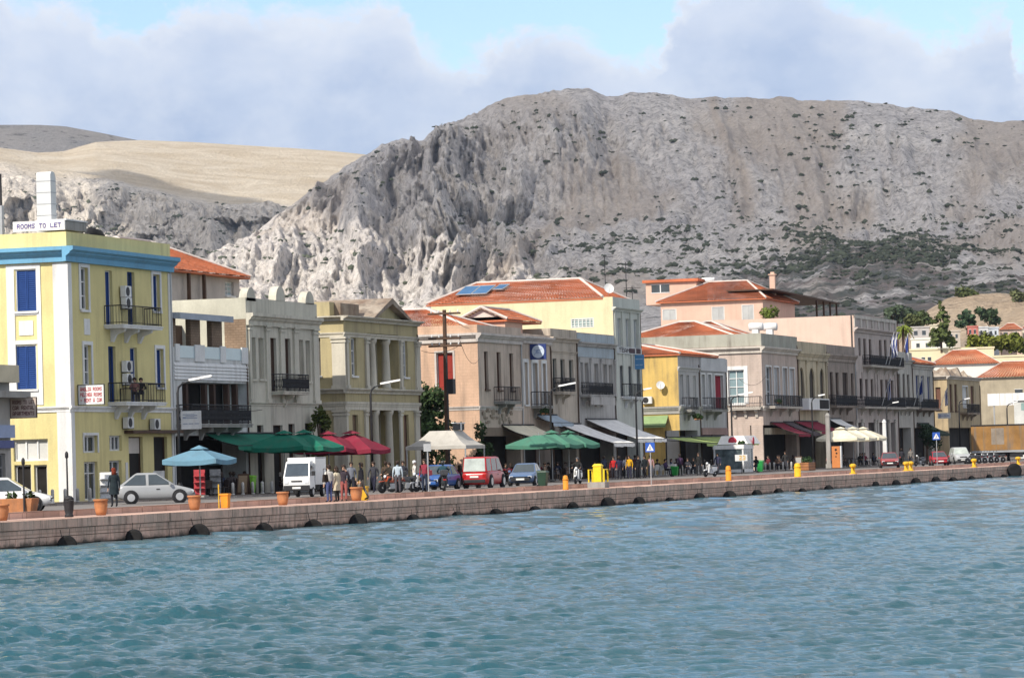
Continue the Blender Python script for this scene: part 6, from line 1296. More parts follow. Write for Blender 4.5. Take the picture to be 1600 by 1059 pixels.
# foliage ---------------------------------------------------------------
def leaf_mat(c): return mat('leaf_%02x%02x%02x' % tuple(int(255*x) for x in c), c, rough=0.7, var=0.45, sc=1.2, fine=0.15, spec=0.2)
def crown(parent, name, blobs, n, leaf, m, seed=1):
    rs = random.Random(seed); mb = MB()
    tot = sum(b[3]**2 for b in blobs)
    for (cx, cy, cz, r, sq) in blobs:
        for _ in range(max(8, int(n*r*r/tot))):
            th = rs.uniform(0, 2*pi); u = rs.uniform(-1, 1); q = sqrt(1-u*u); d = r*(0.45+0.6*rs.random()**0.6)*(0.85+0.3*sin(3*th+seed)*u)
            p = Vector((cx+d*q*cos(th), cy+d*q*sin(th), cz+d*u*sq)); a = Vector((rs.gauss(0, 1), rs.gauss(0, 1), rs.gauss(0, .6))).normalized(); b_ = a.orthogonal().normalized(); s = leaf*rs.uniform(.5, 1.3)
            b_ = (b_*cos(th)+a.cross(b_)*sin(th)); mb.poly([p-a*s-b_*s*0.45, p+a*s*0.2-b_*s*0.7, p+a*s+b_*s*0.1, p-a*s*0.1+b_*s*0.65])
    return mb.build(name, m, parent, recalc=False)
def tree(name, label, x, y, z, h, rad, c, seed, n=900, leaf=0.22, kind='round', group=None, trunk_h=0.4):
    t = thing(name, (x, y, z), label, 'tree', group); rs = random.Random(seed); mb = MB(); blobs = []
    if kind == 'conifer':
        mb.tube([(x, y, z-0.3), (x+0.1, y, z+h*0.5), (x, y, z+h*0.96)], [h*0.025, h*0.016, 0.03], 6)
        for i in range(9):
            f = 0.18+0.8*i/9
            for k in range(3): a = rs.uniform(0, 6.28); rr = rad*(1-f*0.82)*rs.uniform(.5, .9); q = (x+rr*cos(a), y+rr*sin(a), z+h*f-0.2); blobs.append(q+(rad*(0.50-0.34*f)*rs.uniform(.7, 1.2), 0.5)); mb.tube([(x, y, z+h*f), q], [0.06, 0.02], 4)
        blobs.append((x, y, z+h*0.97, rad*0.14, 1.6))
    elif kind == 'palm':
        mb.tube([(x, y, z-0.3), (x+0.2, y, z+h*0.5), (x+0.1, y, z+h*0.9)], [0.28, 0.2, 0.18], 7)
        mf = MB()
        for k in range(26):
            a = k*2.4+rs.random(); up_ = rs.uniform(-0.3, 0.9); pts = [Vector((x+0.1+rad*f*cos(a), y+rad*f*sin(a), z+h*0.9+rad*(up_*f*1.3-1.0*f*f))) for f in (0, .25, .5, .75, 1)]
            sd = Vector((-sin(a), cos(a), 0))*0.28
            for i in range(4): mf.poly([pts[i]-sd*(1-0.2*i)+Vector((0, 0, -.12)), pts[i], pts[i+1], pts[i+1]-sd*(0.8-0.2*i)+Vector((0, 0, -.12))]); mf.poly([pts[i]+sd*(1-0.2*i)+Vector((0, 0, -.12)), pts[i], pts[i+1], pts[i+1]+sd*(0.8-0.2*i)+Vector((0, 0, -.12))])
        mb.build('trunk', M_wood, t); mf.build('crown', leaf_mat(c), t, recalc=False); return t
    else:
        th = h*trunk_h; mb.tube([(x, y, z-0.3), (x+rs.uniform(-.1, .1), y, z+th*0.6), (x, y, z+th)], [h*0.03, h*0.024, h*0.02], 6)
        for i in range(9):
            a = rs.uniform(0, 6.28); rr = rad*rs.uniform(.15, .75); q = (x+rr*cos(a), y+rr*sin(a), z+th+(h-th)*rs.uniform(.15, .85)); blobs.append(q+(rad*rs.uniform(.32, .55), 0.8)); mb.tube([(x, y, z+th*0.9), ((x+q[0])/2, (y+q[1])/2, z+th+(q[2]-z-th)*0.4), q], [h*0.014, h*0.008, h*0.004], 4)
        blobs.append((x, y, z+h-rad*0.4, rad*0.45, 0.9))
    mb.build('trunk', M_wood, t); crown(t, 'crown', blobs, n, leaf, leaf_mat(c), seed); return t
# shades -------------------------------------------------------------------
def fabric(c): return mat('fabric_%02x%02x%02x' % tuple(int(255*x) for x in c), c, rough=0.9, var=0.12, sc=0.8, fine=0.08, spec=0.15, streak=0.18)
def parasol(label, x, y, size, ztop, zrim, c, rz=0.0, group='cafe parasols along the front', vent=True, zg=None):
    t = thing('parasol', (x, y, RZ+0.12), label, 'parasol', group); m = fabric(c); mb = MB(); w = size/2
    R_ = lambda a, b, z: (x+a*cos(rz)-b*sin(rz), y+a*sin(rz)+b*cos(rz), z)
    n = 6; cs = [(-w, -w), (w, -w), (w, w), (-w, w)]
    for i in range(4):
        a, b = cs[i], cs[(i+1) % 4]; rows = []
        for k in range(n+1):
            f = 0.12+0.88*k/n; zz = ztop-(ztop-zrim)*(f**1.15); rows.append([(a[0]+(b[0]-a[0])*g)*f for g in (0, .25, .5, .75, 1)]); r_ = []
            for g in (0, .25, .5, .75, 1): r_.append(R_((a[0]+(b[0]-a[0])*g)*f, (a[1]+(b[1]-a[1])*g)*f, zz-0.10*f*(4*g*(1-g))))
            rows[-1] = r_
        for k in range(n):
            for g in range(4): mb.poly([rows[k][g], rows[k][g+1], rows[k+1][g+1], rows[k+1][g]])
        for g in range(4):
            p, q = rows[n][g], rows[n][g+1]; mb.poly([p, q, (q[0], q[1], q[2]-0.24), (p[0], p[1], p[2]-0.24)])
    mb.build('canopy', m, t, weld=True, recalc=False)
    if vent:
        mb = MB(); v = w*0.26
        for i in range(4): a, b = cs[i], cs[(i+1) % 4]; mb.poly([R_(0, 0, ztop+0.16), R_(a[0]*0.26, a[1]*0.26, ztop-0.05), R_(b[0]*0.26, b[1]*0.26, ztop-0.05)])
        mb.build('vent_cap', m, t, recalc=False)
    mb = MB(); mb.tube([(x, y, RZ+0.1), (x, y, ztop+0.1)], 0.04, 6); mb.build('pole', M_metal, t)
    mb = MB()
    for a, b in cs: mb.tube([R_(0, 0, ztop-0.15), R_(a*0.98, b*0.98, zrim-0.04)], 0.018, 4)
    mb.build('rib', M_metal, t); mb = MB(); mb.box(x-0.35, y-0.35, RZ+0.11, x+0.35, y+0.35, RZ+0.22); mb.build('base', M_conc, t, bevel=0.03); return t
def awning(label, u0, u1, v, z_back, out, drop, c, stripes=None, valance=0.25, group='shop awnings on the house fronts', arms=True, posts=False, text_=None):
    """a sloping fabric sheet from the wall at v, out towards the quay"""
    t = thing('awning', ((u0+u1)/2, v, z_back), label, 'awning', group); B = ((u0, v, 0), (1, 0), (0, -1)); L = u1-u0; n = max(3, int(L/1.2)); mb = MB(B); rows = []
    for k in range(5):
        f = k/4; rows.append([(L*i/n, 0.02+out*f, z_back-drop*f-0.10*sin(pi*f)-0.03*(i % 2)) for i in range(n+1)])
    for k in range(4):
        for i in range(n): mb.cur = (i % 2) if stripes else 0; mb.poly([rows[k][i], rows[k][i+1], rows[k+1][i+1], rows[k+1][i]])
    for i in range(n):
        mb.cur = (i % 2) if stripes else 0; p, q = rows[4][i], rows[4][i+1]; mb.poly([p, q, (q[0], q[1]+0.02, q[2]-valance), ((p[0]+q[0])/2, p[1]+0.03, p[2]-valance*1.15), (p[0], p[1]+0.02, p[2]-valance)])
    mb.build('canopy', [fabric(c)] + ([fabric(stripes)] if stripes else []), t, recalc=False)
    mb = MB(B); mb.tube([(0, out, z_back-drop-0.02), (L, out, z_back-drop-0.02)], 0.03, 5); mb.tube([(0, 0.05, z_back+0.02), (L, 0.05, z_back+0.02)], 0.06, 6)
    if arms:
        for a in (0.03, L-0.03): mb.tube([(a, 0.05, z_back-0.25), (a, out, z_back-drop-0.03)], 0.025, 5)
    mb.build('frame', M_trimd, t)
    if posts:
        for a in (0.05, L-0.05): mb = MB(B); mb.tube([(a, out, RZ+0.1), (a, out, z_back-drop)], 0.04, 6); mb.build('post', M_metal, t)
    if text_:
        mb = MB(B); text(mb, text_, L*0.55, z_back-drop-0.2, 0.2, out+0.06); mb.build('lettering', M_trimd, t)
    return t
# ------------------------------------------------------------------ street: lamps, bollards, pots, bins, signs
def lamp(px, pt, pbv, arm_px, label, heads=1):
    v = pbv; x, zt = at_v(px, pt, v); t = thing('street_lamp', (x, v, RZ+0.1), label, 'street lamp', 'street lamps along the front')
    mb = MB(); mb.smooth = True; mb.lathe((x, v, RZ+0.05), [(0.17, 0), (0.16, 0.7), (0.10, 0.85), (0.09, 0.9)], 10); mb.build('base', M_iron, t)
    L = 1.35; d = (0.25, -0.97); mb = MB(); mb.smooth = True
    mb.tube([(x, v, RZ+0.8), (x, v, zt-0.5), (x+0.06*d[0], v+0.06*d[1], zt-0.2), (x+0.3*d[0], v+0.3*d[1], zt)], [0.085, 0.07, 0.065, 0.05], 8); mb.build('pole', M_iron, t)
    mb = MB(); mb.tube([(x+0.25*d[0], v+0.25*d[1], zt-0.03), (x+L*0.6*d[0], v+L*0.6*d[1], zt+0.16)], 0.04, 6); mb.build('arm', M_iron, t)
    for i in range(heads):
        o = 0.55+0.45*i; mb = MB(); c = Vector((x+L*(0.45+0.45*i)*d[0], v+L*(0.45+0.45*i)*d[1], zt+0.15+0.1*i)); e = Vector((d[0], d[1], 0.16)).normalized(); s = Vector((-d[1], d[0], 0)); u_ = e.cross(s)
        if u_.z < 0: u_ = -u_
        q = []
        for a, w_, hh in ((0, .12, .06), (0.62, .20, .07)):
            q.append((c+e*a, w_, hh))
        P8 = [q[0][0]-s*q[0][1]-u_*.05, q[1][0]-s*q[1][1]-u_*.05, q[1][0]+s*q[1][1]-u_*.05, q[0][0]+s*q[0][1]-u_*.05, q[0][0]-s*q[0][1]*.7+u_*.07, q[1][0]-s*q[1][1]*.7+u_*.06, q[1][0]+s*q[1][1]*.7+u_*.06, q[0][0]+s*q[0][1]*.7+u_*.07]
        mb.hexa(P8); mb.build('lamp_head', M_white, t, bevel=0.02)
    return t
for a in ((277, 599, 16.6, 'black street lamp beside the white curved bar sign', 2), (578.5, 604, 16.6, 'black street lamp in front of the ochre columned building', 2), (859, 607, 16.6, 'black street lamp in front of the beige house and green parasols', 2), (993, 612, 16.6, 'dark street lamp before the tall pale green house', 1), (1142, 620, 16.6, 'dark street lamp in front of the white framed side window', 2), (1268, 621, 16.6, 'street lamp in front of the white box sign', 1), (1385, 632, 16.6, 'street lamp in front of the flagged balconies', 1), (1498, 626, 16.6, 'dark street lamp in front of the ochre ruined house', 1), (1573, 631, 12, 'street lamp beside the orange lorry trailer', 1)):
    lamp(a[0], a[1], a[2], 0, a[3], a[4])
M_boll = mat('bollard_white', (0.55, 0.54, 0.51), 0.8, 0.12, 3, streak=0.4); M_ybo = mat('yellow_paint', (0.72, 0.42, 0.02), 0.6, 0.15, 2, streak=0.25); M_orb = mat('orange_paint', (0.72, 0.27, 0.02), 0.6, 0.12, 2, streak=0.2); M_terr = mat('terracotta', (0.46, 0.19, 0.08), 0.85, 0.2, 2.5, streak=0.35)
pb = None
def bollard(x, y):
    global pb
    lb = 'small round topped grey white bollard standing along the pavement edge'
    if pb is None:
        t = thing('bollard', (0, 0, 0), lb, 'bollard', 'white bollards along the pavement edge'); mb = MB(); mb.smooth = True; mb.lathe((0, 0, 0), [(0.085, 0), (0.085, 0.60), (0.075, 0.66), (0.04, 0.70), (0.005, 0.71)], 10); mb.build('post', M_boll, t); mb = MB(); mb.smooth = True; mb.lathe((0, 0, 0), [(0.11, 0), (0.11, 0.06), (0.09, 0.08)], 10); mb.build('foot', M_boll, t); pb = t; t.location = (x, y, RZ+0.11); return t
    return dup(pb, (x, y, RZ+0.11))
for (xa, xb) in ((62, 150), (364, 436), (950, 1255), (1328, 1366)):
    x = UF(xa, 770, 18.0)
    while x < UF(xb, 740, 18.0): bollard(x, 18.0); x += 1.55 if xa < 900 else 1.75
def pot(px, py, v, r, h, label, plant=None, name='plant_pot'):
    x = UF(px, py, v); t = thing(name, (x, v, QZ), label, 'plant pot', 'terracotta pots along the quay'); mb = MB(); mb.smooth = True
    mb.lathe((x, v, QZ+0.006), [(r*0.68, 0), (r*0.82, h*0.25), (r*0.97, h*0.62), (r*0.90, h*0.86), (r*1.06, h*0.88), (r*1.06, h), (r*0.92, h), (r*0.9, h*0.93)], 18); mb.build('body', M_terr, t)
    mb = MB(); mb.lathe((x, v, QZ+h*0.9), [(r*0.9, 0), (r*0.3, 0.06)], 12); mb.build('soil', M_wood, t); return t
pot(3, 815, 1.6, 0.28, 0.62, 'terracotta pot standing at the left end of the quay'); pot(158, 804, 1.6, 0.28, 0.64, 'terracotta pot standing on the quay by the black bin'); pot(304, 795, 1.6, 0.28, 0.62, 'orange terracotta pot before the silver hatchback on the quay'); pot(442, 787, 1.7, 0.28, 0.60, 'round terracotta pot on the quay below the white pickup'); pot(557, 780, 2.2, 0.30, 0.66, 'terracotta pot on the quay behind the person with a backpack')
x = UF(30, 790, 4.2); t = thing('planter', (x, 4.2, RZ), 'large brown terracotta planter on the road edge at the far left', 'planter'); mb = MB(); mb.hexa([(x-0.3,3.6,RZ+.004),(x+.3,3.6,RZ+.004),(x+.3,4.8,RZ+.004),(x-.3,4.8,RZ+.004),(x-.38,3.48,RZ+.62),(x+.38,3.48,RZ+.62),(x+.38,4.92,RZ+.62),(x-.38,4.92,RZ+.62)]); mb.build('trough', M_terr, t, bevel=0.03); crown(t, 'plant', [(x, 3.8, RZ+.75, .25, .8), (x, 4.5, RZ+.72, .25, .8)], 80, .1, leaf_mat((0.05, 0.08, 0.03)), 3)
# litter bins
x = UF(108, 806, 1.4); t = thing('litter_bin', (x, 1.4, QZ), 'black round topped litter bin on the quay at the left', 'litter bin'); mb = MB(); mb.smooth = True; mb.lathe((x, 1.4, QZ+.006), [(0.17, 0), (0.18, .06), (0.14, .12), (0.18, .25), (0.20, .60), (0.215, .64), (0.19, .66)], 14); mb.build('drum', M_iron, t); mb = MB(); mb.smooth = True; mb.lathe((x, 1.4, QZ+.67), [(0.21, 0), (0.19, .08), (0.11, .15), (0.02, .17)], 14); mb.build('hood', M_iron, t)
for px, yt, v, lb in ((104, 706, 3.6, 'thin dark pole standing behind the black litter bin'), (36, 716, 3.8, 'thin dark pole standing behind the large terracotta planter')):
    x, zt_ = at_v(px, yt, v); t = thing('pole', (x, v, RZ), lb, 'pole'); mb = MB(); mb.tube([(x, v, RZ-.02), (x, v, zt_)], [0.045, 0.035], 6); mb.build('shaft', M_iron, t); mb = MB(); mb.smooth = True; mb.lathe((x, v, zt_-.25), [(.04, 0), (.075, .03), (.075, .2), (.03, .28)], 8); mb.build('finial', M_iron, t)
def orange_bin(px, py, v, h, w, label, m, lid=True):
    x = UF(px, py, v); t = thing('litter_bin', (x, v, QZ), label, 'litter bin'); mb = MB(); mb.hexa([(x-w*.42,v-w*.42,QZ+.006),(x+w*.42,v-w*.42,QZ+.006),(x+w*.42,v+w*.42,QZ+.006),(x-w*.42,v+w*.42,QZ+.006),(x-w*.5,v-w*.5,QZ+h),(x+w*.5,v-w*.5,QZ+h),(x+w*.5,v+w*.5,QZ+h),(x-w*.5,v+w*.5,QZ+h)]); mb.build('body', m, t, bevel=.02); mb = MB(); mb.box(x-w*.58, v-w*.58, QZ+h+.002, x+w*.58, v+w*.58, QZ+h+.09); mb.build('rim', m, t, bevel=.02)
    mb = MB(); mb.tube([(x-w*.5, v+w*.65, QZ), (x-w*.5, v+w*.65, QZ+h*1.9)], .03, 5); mb.build('post', M_ybo, t)
    return t
orange_bin(352.5, 792, 1.9, .55, .36, 'yellow orange litter bin with a tall yellow post on the quay', M_orb); orange_bin(570, 781, 2.2, .60, .32, 'yellow litter bin beside the person with a backpack', M_ybo)
def cyl_post(px, py, v, h, r, label, m, kind='post'):
    x = UF(px, py, v); t = thing('mooring_post' if kind == 'post' else 'mooring_bollard', (x, v, QZ), label, 'bollard', 'orange and yellow bollards on the quay'); mb = MB(); mb.smooth = True
    if kind == 'post': mb.lathe((x, v, QZ+.006), [(r*1.1, 0), (r*1.1, .06), (r, .07), (r, h*.68)], 12); mb.build('shaft', m, t); mb = MB(); mb.smooth = True; mb.lathe((x, v, QZ+h*.69), [(r*1.12, 0), (r*1.12, .05), (r*.9, .06), (r*.9, h*.22), (r*.5, h*.3), (.01, h*.31)], 12); mb.build('cap', m, t)
    else: mb.lathe((x, v, QZ+.006), [(r*1.3, 0), (r*1.3, .05), (r*.7, .08), (r*.62, h*.6)], 12); mb.build('shaft', m, t); mb = MB(); mb.smooth = True; mb.lathe((x, v, QZ+h*.6), [(r*.65, 0), (r*1.1, h*.12), (r*1.1, h*.3), (r*.5, h*.4)], 12); mb.tube([(x-r*2.0, v, QZ+h*.75), (x+r*2.0, v, QZ+h*.75)], r*.36, 8); mb.build('head', m, t)
cyl_post(884, 763, 1.2, .82, .16, 'orange cylindrical post on the quay left of the yellow cabinet', M_orb); cyl_post(1138.5, 751, 1.2, 1.0, .19, 'orange cylindrical post on the quay below the dark street lamp', M_orb); cyl_post(1246.5, 745, 1.2, 1.0, .24, 'thick yellow post on the quay below the maroon awnings', M_ybo)
for px, py, lb in ((1333, 740, 'yellow mooring bollard on the quay left of the red saloon car'), (1416, 735, 'yellow mooring bollard, the nearer of the pair right of the red saloon car'), (1423, 735, 'yellow mooring bollard, the farther of the pair right of the red saloon car'), (1522, 729, 'yellow mooring bollard on the quay before the parked motorcycles'), (1591, 726, 'yellow mooring bollard at the right end above the big tyre')): cyl_post(px, py, 1.2, .78, .24, lb, M_ybo, 'b')
# yellow utility cabinet on its plinth
x = UF(935, 757, 1.6); t = thing('utility_cabinet', (x, 1.6, QZ), 'bright yellow cabinet between yellow rails on a concrete plinth', 'cabinet'); z = QZ+.34; M_yel2 = mat('bright_yellow', (0.80, 0.58, 0.02), .5, .1, 2, streak=.15)
block(t, 'plinth', M_conc, [(x-.5, 1.08, QZ+.006, x+.5, 2.12, z)]); mb = MB(); mb.box(x-.24, 1.36, z+.002, x+.24, 1.84, z+.92); mb.build('body', M_yel2, t, bevel=.02); mb = MB(); mb.hexa([(x-.29,1.31,z+.923),(x+.29,1.31,z+.923),(x+.29,1.89,z+.923),(x-.29,1.89,z+.923),(x-.2,1.42,z+1.06),(x+.2,1.42,z+1.06),(x+.2,1.78,z+1.06),(x-.2,1.78,z+1.06)]); mb.build('cap', M_yel2, t, bevel=.02)
mb = MB(); mb.box(x-.18, 1.344, z+.1, x+.18, 1.358, z+.82); mb.B = None; mb.build('door', M_yel2, t)
for y in (1.14, 2.06): mb = MB(); mb.tube([(x-.4, y, z), (x-.4, y, z+.72), (x+.4, y, z+.72), (x+.4, y, z)], .05, 6); mb.build('rail', M_yel2, t)
def wheelie(px, py, v, c, h, label, z0=None):
    x = UF(px, py, v); z = RZ+.004 if z0 is None else z0; t = thing('wheelie_bin', (x, v, z), label, 'wheelie bin'); m = mat('bin_%02x%02x' % (int(c[0]*255), int(c[1]*255)), c, .5, .12, 2); mb = MB(); mb.hexa([(x-.22,v-.22,z+.08),(x+.22,v-.22,z+.08),(x+.22,v+.2,z+.08),(x-.22,v+.2,z+.08),(x-.29,v-.3,z+h),(x+.29,v-.3,z+h),(x+.29,v+.26,z+h),(x-.29,v+.26,z+h)]); mb.build('body', m, t, bevel=.02); mb = MB(); mb.hexa([(x-.31,v-.33,z+h+.003),(x+.31,v-.33,z+h+.003),(x+.31,v+.28,z+h+.003),(x-.31,v+.28,z+h+.003),(x-.28,v-.27,z+h+.09),(x+.28,v-.27,z+h+.09),(x+.28,v+.25,z+h+.12),(x-.28,v+.25,z+h+.12)]); mb.build('lid', m, t)
    for s in (-1, 1): mb = MB(); mb.lathe((x+s*.24-.03, v+.2, z+.09), [(.09, 0), (.09, .06)], 10, 'a'); mb.build('wheel', M_wirep, t)
wheelie(848, 760, 3.6, (0.02, 0.05, 0.03), .85, 'dark green wheelie bin beside the blue saloon car'); wheelie(391, 774, 18.6, (0.20, 0.50, 0.04), .95, 'lime green wheelie bin under the big green awning', RZ+.12); wheelie(1188, 740, 16.2, (0.02, 0.28, 0.06), .95, 'green wheelie bin before the white kiosk'); wheelie(1054, 742, 16.6, (0.02, 0.30, 0.05), .7, 'green bin among the white chairs')
def signpost(px, ys, size, py, v, label, tri=True):
    x, zc = at_v(px, ys, v); z0 = QZ if v < 2.8 else RZ; t = thing('road_sign', (x, v, z0), label, 'road sign', 'blue crossing signs' if tri else None); mb = MB(); mb.tube([(x, v, z0), (x, v, zc+size*.4)], .035, 6); mb.build('pole', M_metal, t)
    B = ((x, v, zc), (0, -1), (-1, 0)); mb = MB(B); mb.box(-size/2, .04, -size/2, size/2, .06, size/2); fo = mb.build('plate', paint((0.03, 0.10, 0.42)) if tri else M_metal, t)
    if tri:
        mb = MB(B); mb.prism([(-size*.4, -size*.36), (size*.4, -size*.36), (0, size*.36)], .062, .066); mb.build('triangle', M_white, fo); mb = MB(B); mb.lathe((0, .068, size*.08), [(size*.05, 0), (size*.05, .004)], 8, 'n'); mb.box(-size*.04, .068, -size*.15, size*.04, .072, size*.04); mb.hexa([(-size*.15,.068,-size*.3),(-size*.09,.068,-size*.3),(-size*.09,.072,-size*.3),(-size*.15,.072,-size*.3),(-size*.03,.068,-size*.13),(size*.03,.068,-size*.13),(size*.03,.072,-size*.13),(-size*.03,.072,-size*.13)]); mb.hexa([(size*.09,.068,-size*.3),(size*.15,.068,-size*.3),(size*.15,.072,-size*.3),(size*.09,.072,-size*.3),(-size*.03,.068,-size*.13),(size*.03,.068,-size*.13),(size*.03,.072,-size*.13),(-size*.03,.072,-size*.13)]); mb.build('walking_figure', M_iron, fo)
    return t
signpost(1016, 698.5, .58, 758, 1.4, 'blue crossing sign on a grey pole before the white awnings'); signpost(1463, 681, .66, 727, 3.4, 'blue crossing sign on a pole above the second red car'); signpost(668, 699, .40, 760, 4.2, 'small grey road sign seen before the grey tent', tri=False)
# tyres hung on the quay face
M_tyre = mat('tyre_rubber', (0.016, 0.015, 0.015), .9, .4, 3)
ty0 = None
for i, (px, py) in enumerate(((95, 845), (207, 835), (309, 829), (400, 820), (486, 815), (550, 812), (638, 803), (707, 799), (769, 794), (830, 792), (890, 787), (943, 783), (993, 780), (1043, 776), (1089, 772), (1135, 768), (1174, 766), (1213, 764), (1250, 762), (1290, 760), (1362, 754), (1394, 752), (1425, 750), (1456, 748), (1485, 746), (1513, 745), (1540, 743), (1563, 742))):
    x = UF(px, py, -.12); lb = 'black tyre hung on the quay wall as a fender'
    if ty0 is None:
        t = thing('tyre', (0, 0, 0), lb, 'tyre', 'tyres hung along the quay wall'); mb = MB(); mb.smooth = True; mb.lathe((0, -.12, 0), [(.25, 0), (.40, -.02), (.50, .03), (.52, .10), (.52, .16), (.50, .21), (.40, .24), (.25, .22), (.23, .11)], 22, 'n'); mb.build('carcass', M_tyre, t); [MB().tube([(-.2*k, .13, .45), (-.25*k, .10, .85)], .018, 4).build('chain', M_iron, t) for k in (1, -1)]; ty0 = t; o = t
    else: o = dup(ty0)
    o.location = (x-.15+random.uniform(-.5, .5), -.42, .10+random.uniform(-.10, .10)); o.rotation_euler = (random.uniform(-.12, .04), random.uniform(-.2, .2), radians(random.uniform(-84, -34))); o.scale = (random.uniform(.60, .86),)*3
t = dup(ty0, label='biggest black tyre on the quay wall at its right end'); t.location = (UF(1585, 737, -.7), -.7, .62); t.rotation_euler = (0, 0, radians(-62)); t.scale = (1.35, 1.35, 1.35)
# ------------------------------------------------------------------ vehicles
HV = atan2(-cos(TH), sin(TH))            # across the view, nose to the picture's right
c = car('parked_car', 'silver hatchback crossing the road before the yellow hotel', 3.75, 1.62, 1.48, (0.30, 0.31, 0.32), 'hatch'); put(c, 243, 785, 12.0, HV+.10)
c = car('parked_car', 'white car half hidden behind the large terracotta planter', 3.8, 1.62, 1.45, (0.70, 0.70, 0.69), 'hatch'); put(c, 12, 786, 9.5, HV+.05)
c = car('parked_van', 'red van seen from behind with a pale rear window', 4.4, 1.66, 1.86, (0.42, 0.018, 0.022), 'van', rearglass=M_lglass); put(c, 757, 762, 10.0, .03)
c = car('parked_car', 'dark blue grey saloon facing the camera beside the red van', 4.2, 1.66, 1.40, (0.09, 0.15, 0.27), 'sedan'); put(c, 822, 757, 10.4, pi+.12)
c = car('parked_car', 'bright blue car behind the motorcyclists left of the red van', 3.9, 1.62, 1.46, (0.03, 0.10, 0.32), 'hatch'); put(c, 685, 762, 11.6, pi-.05)
c = car('parked_car', 'dull red saloon facing the camera at the far end of the road', 4.2, 1.68, 1.40, (0.30, 0.05, 0.05), 'sedan'); put(c, 1390, 731, 9.6, pi+.22)
c = car('parked_car', 'small bright red car under the blue crossing sign', 3.7, 1.6, 1.35, (0.40, 0.02, 0.03), 'hatch'); put(c, 1467, 727, 9.0, pi+.3)
c = car('parked_car', 'silver grey car with a pale windscreen behind the small red car', 4.3, 1.75, 1.7, (0.40, 0.41, 0.42), 'suv', glass=M_lglass); put(c, 1500, 725, 11.0, pi+.35)
# white mini truck with a box body
def mini_truck():
    t = thing('delivery_truck', (0, 0, 0), 'small white box truck parked facing the quay walkers', 'truck'); wp = car_paint((0.72, 0.72, 0.71)); w = .74
    mb = MB(); S = [(.75, .42, 1.84), (1.05, .42, 1.84), (1.30, .42, 1.72)]
    k = mb.pts([(.72,w,.42),(1.72,w*.97,.42),(1.74,w*.96,1.02),(1.38,w*.86,1.80),(1.22,w*.84,1.86),(.72,w*.86,1.86), (.72,-w,.42),(1.72,-w*.97,.42),(1.74,-w*.96,1.02),(1.38,-w*.86,1.80),(1.22,-w*.84,1.86),(.72,-w*.86,1.86)])
    mb.face([k+i for i in range(6)]); mb.face([k+6+i for i in reversed(range(6))])
    for i in range(6): q = (i+1) % 6; mb.face([k+i, k+6+i, k+6+q, k+q])
    mb.build('cab', wp, t, bevel=.05)
    mb = MB(); mb.hexa([(1.715,w*.84,1.08),(1.715,-w*.84,1.08),(1.73,-w*.84,1.08),(1.73,w*.84,1.08),(1.41,w*.76,1.74),(1.41,-w*.76,1.74),(1.425,-w*.76,1.74),(1.425,w*.76,1.74)]); o = mb.build('windscreen', M_cglass, t); o.location.x += .012
    for s in (1, -1):
        mb = MB(); mb.hexa([(.86,s*w*.945,1.10),(1.58,s*w*.93,1.10),(1.58,s*w*.95,1.10),(.86,s*w*.965,1.10),(.86,s*w*.875,1.70),(1.34,s*w*.875,1.70),(1.34,s*w*.895,1.70),(.86,s*w*.895,1.70)]); mb.build('side_window', M_cglass, t)
        mb = MB(); mb.box(1.66, s*w*.58, .70, 1.755, s*w*.88, .86); mb.build('headlight', M_lampw, t, bevel=.02)
        mb = MB(); mb.box(1.5, s*(w+.02), 1.1, 1.6, s*(w+.2), 1.32); mb.build('mirror', M_trimd, t)
        for x in (1.15, -1.05): wheel(t, x, s*(w-.09), .27, .17, s)
    mb = MB(); mb.box(1.70, -w*.93, .34, 1.79, w*.93, .62); mb.build('bumper', M_trimd, t, bevel=.03); mb = MB(); mb.box(1.735, -.28, .80, 1.765, .28, .86); mb.build('grille', M_trimd, t); mb = MB(); mb.box(1.792, -.22, .44, 1.80, .22, .54); mb.build('number_plate', M_plate, t)
    mb = MB(); mb.box(-1.65, -w*1.0, .62, .62, w*1.0, 2.02); mb.build('cargo_box', wp, t, bevel=.03); mb = MB(); mb.box(-1.6, -.4, .36, .75, .4, .60); mb.build('chassis', M_trimd, t)
    mb = MB(); mb.box(-1.64, -w-.012, 1.96, .60, w+.012, 2.04); mb.build('roof_rail', M_metal, t); return t
put(mini_truck(), 477, 777, 9.4, pi+.10)
# orange curtain-sided trailer at the right edge
t = thing('truck_trailer', (0, 0, 0), 'orange curtain sided lorry trailer at the right edge', 'trailer'); M_or = mat('orange_tarpaulin', (0.36, 0.19, 0.06), .8, .3, .5, streak=.6, dirt=(0.16, 0.15, 0.14)); L = 9.5
mb = MB(); mb.box(0, -1.2, 1.25, L, 1.2, 3.95); mb.build('curtain_side', M_or, t, bevel=.04); mb = MB(); mb.box(-.03, -1.23, 3.952, L+.03, 1.23, 4.10); mb.build('roof_edge', M_trimd, t); mb = MB(); mb.box(0, -1.22, 1.02, L, 1.22, 1.245); mb.build('bed', M_metal, t); mb = MB(); mb.box(2.2, -1.212, 1.9, 3.6, -1.201, 3.7); mb.build('faded_panel', mat('faded_tarpaulin', (0.30, 0.25, 0.20), .85, .3, .8, streak=.4), t)
for i in range(1, 7): mb = MB(); mb.box(L*i/7-.03, -1.222, 1.26, L*i/7+.03, -1.205, 3.9); mb.build('strap', mat('strap_grey', (0.28, 0.2, 0.12)), t)
for x in (1.3, 2.6, 7.2, 8.4):
    for s in (1, -1): wheel(t, x, s*1.0, .48, .3, s)
mb = MB(); mb.box(.3, -.5, .7, L-.2, .5, 1.0); mb.box(4.2, -1.1, .45, 5.6, -.6, .95); mb.build('chassis', M_trimd, t)
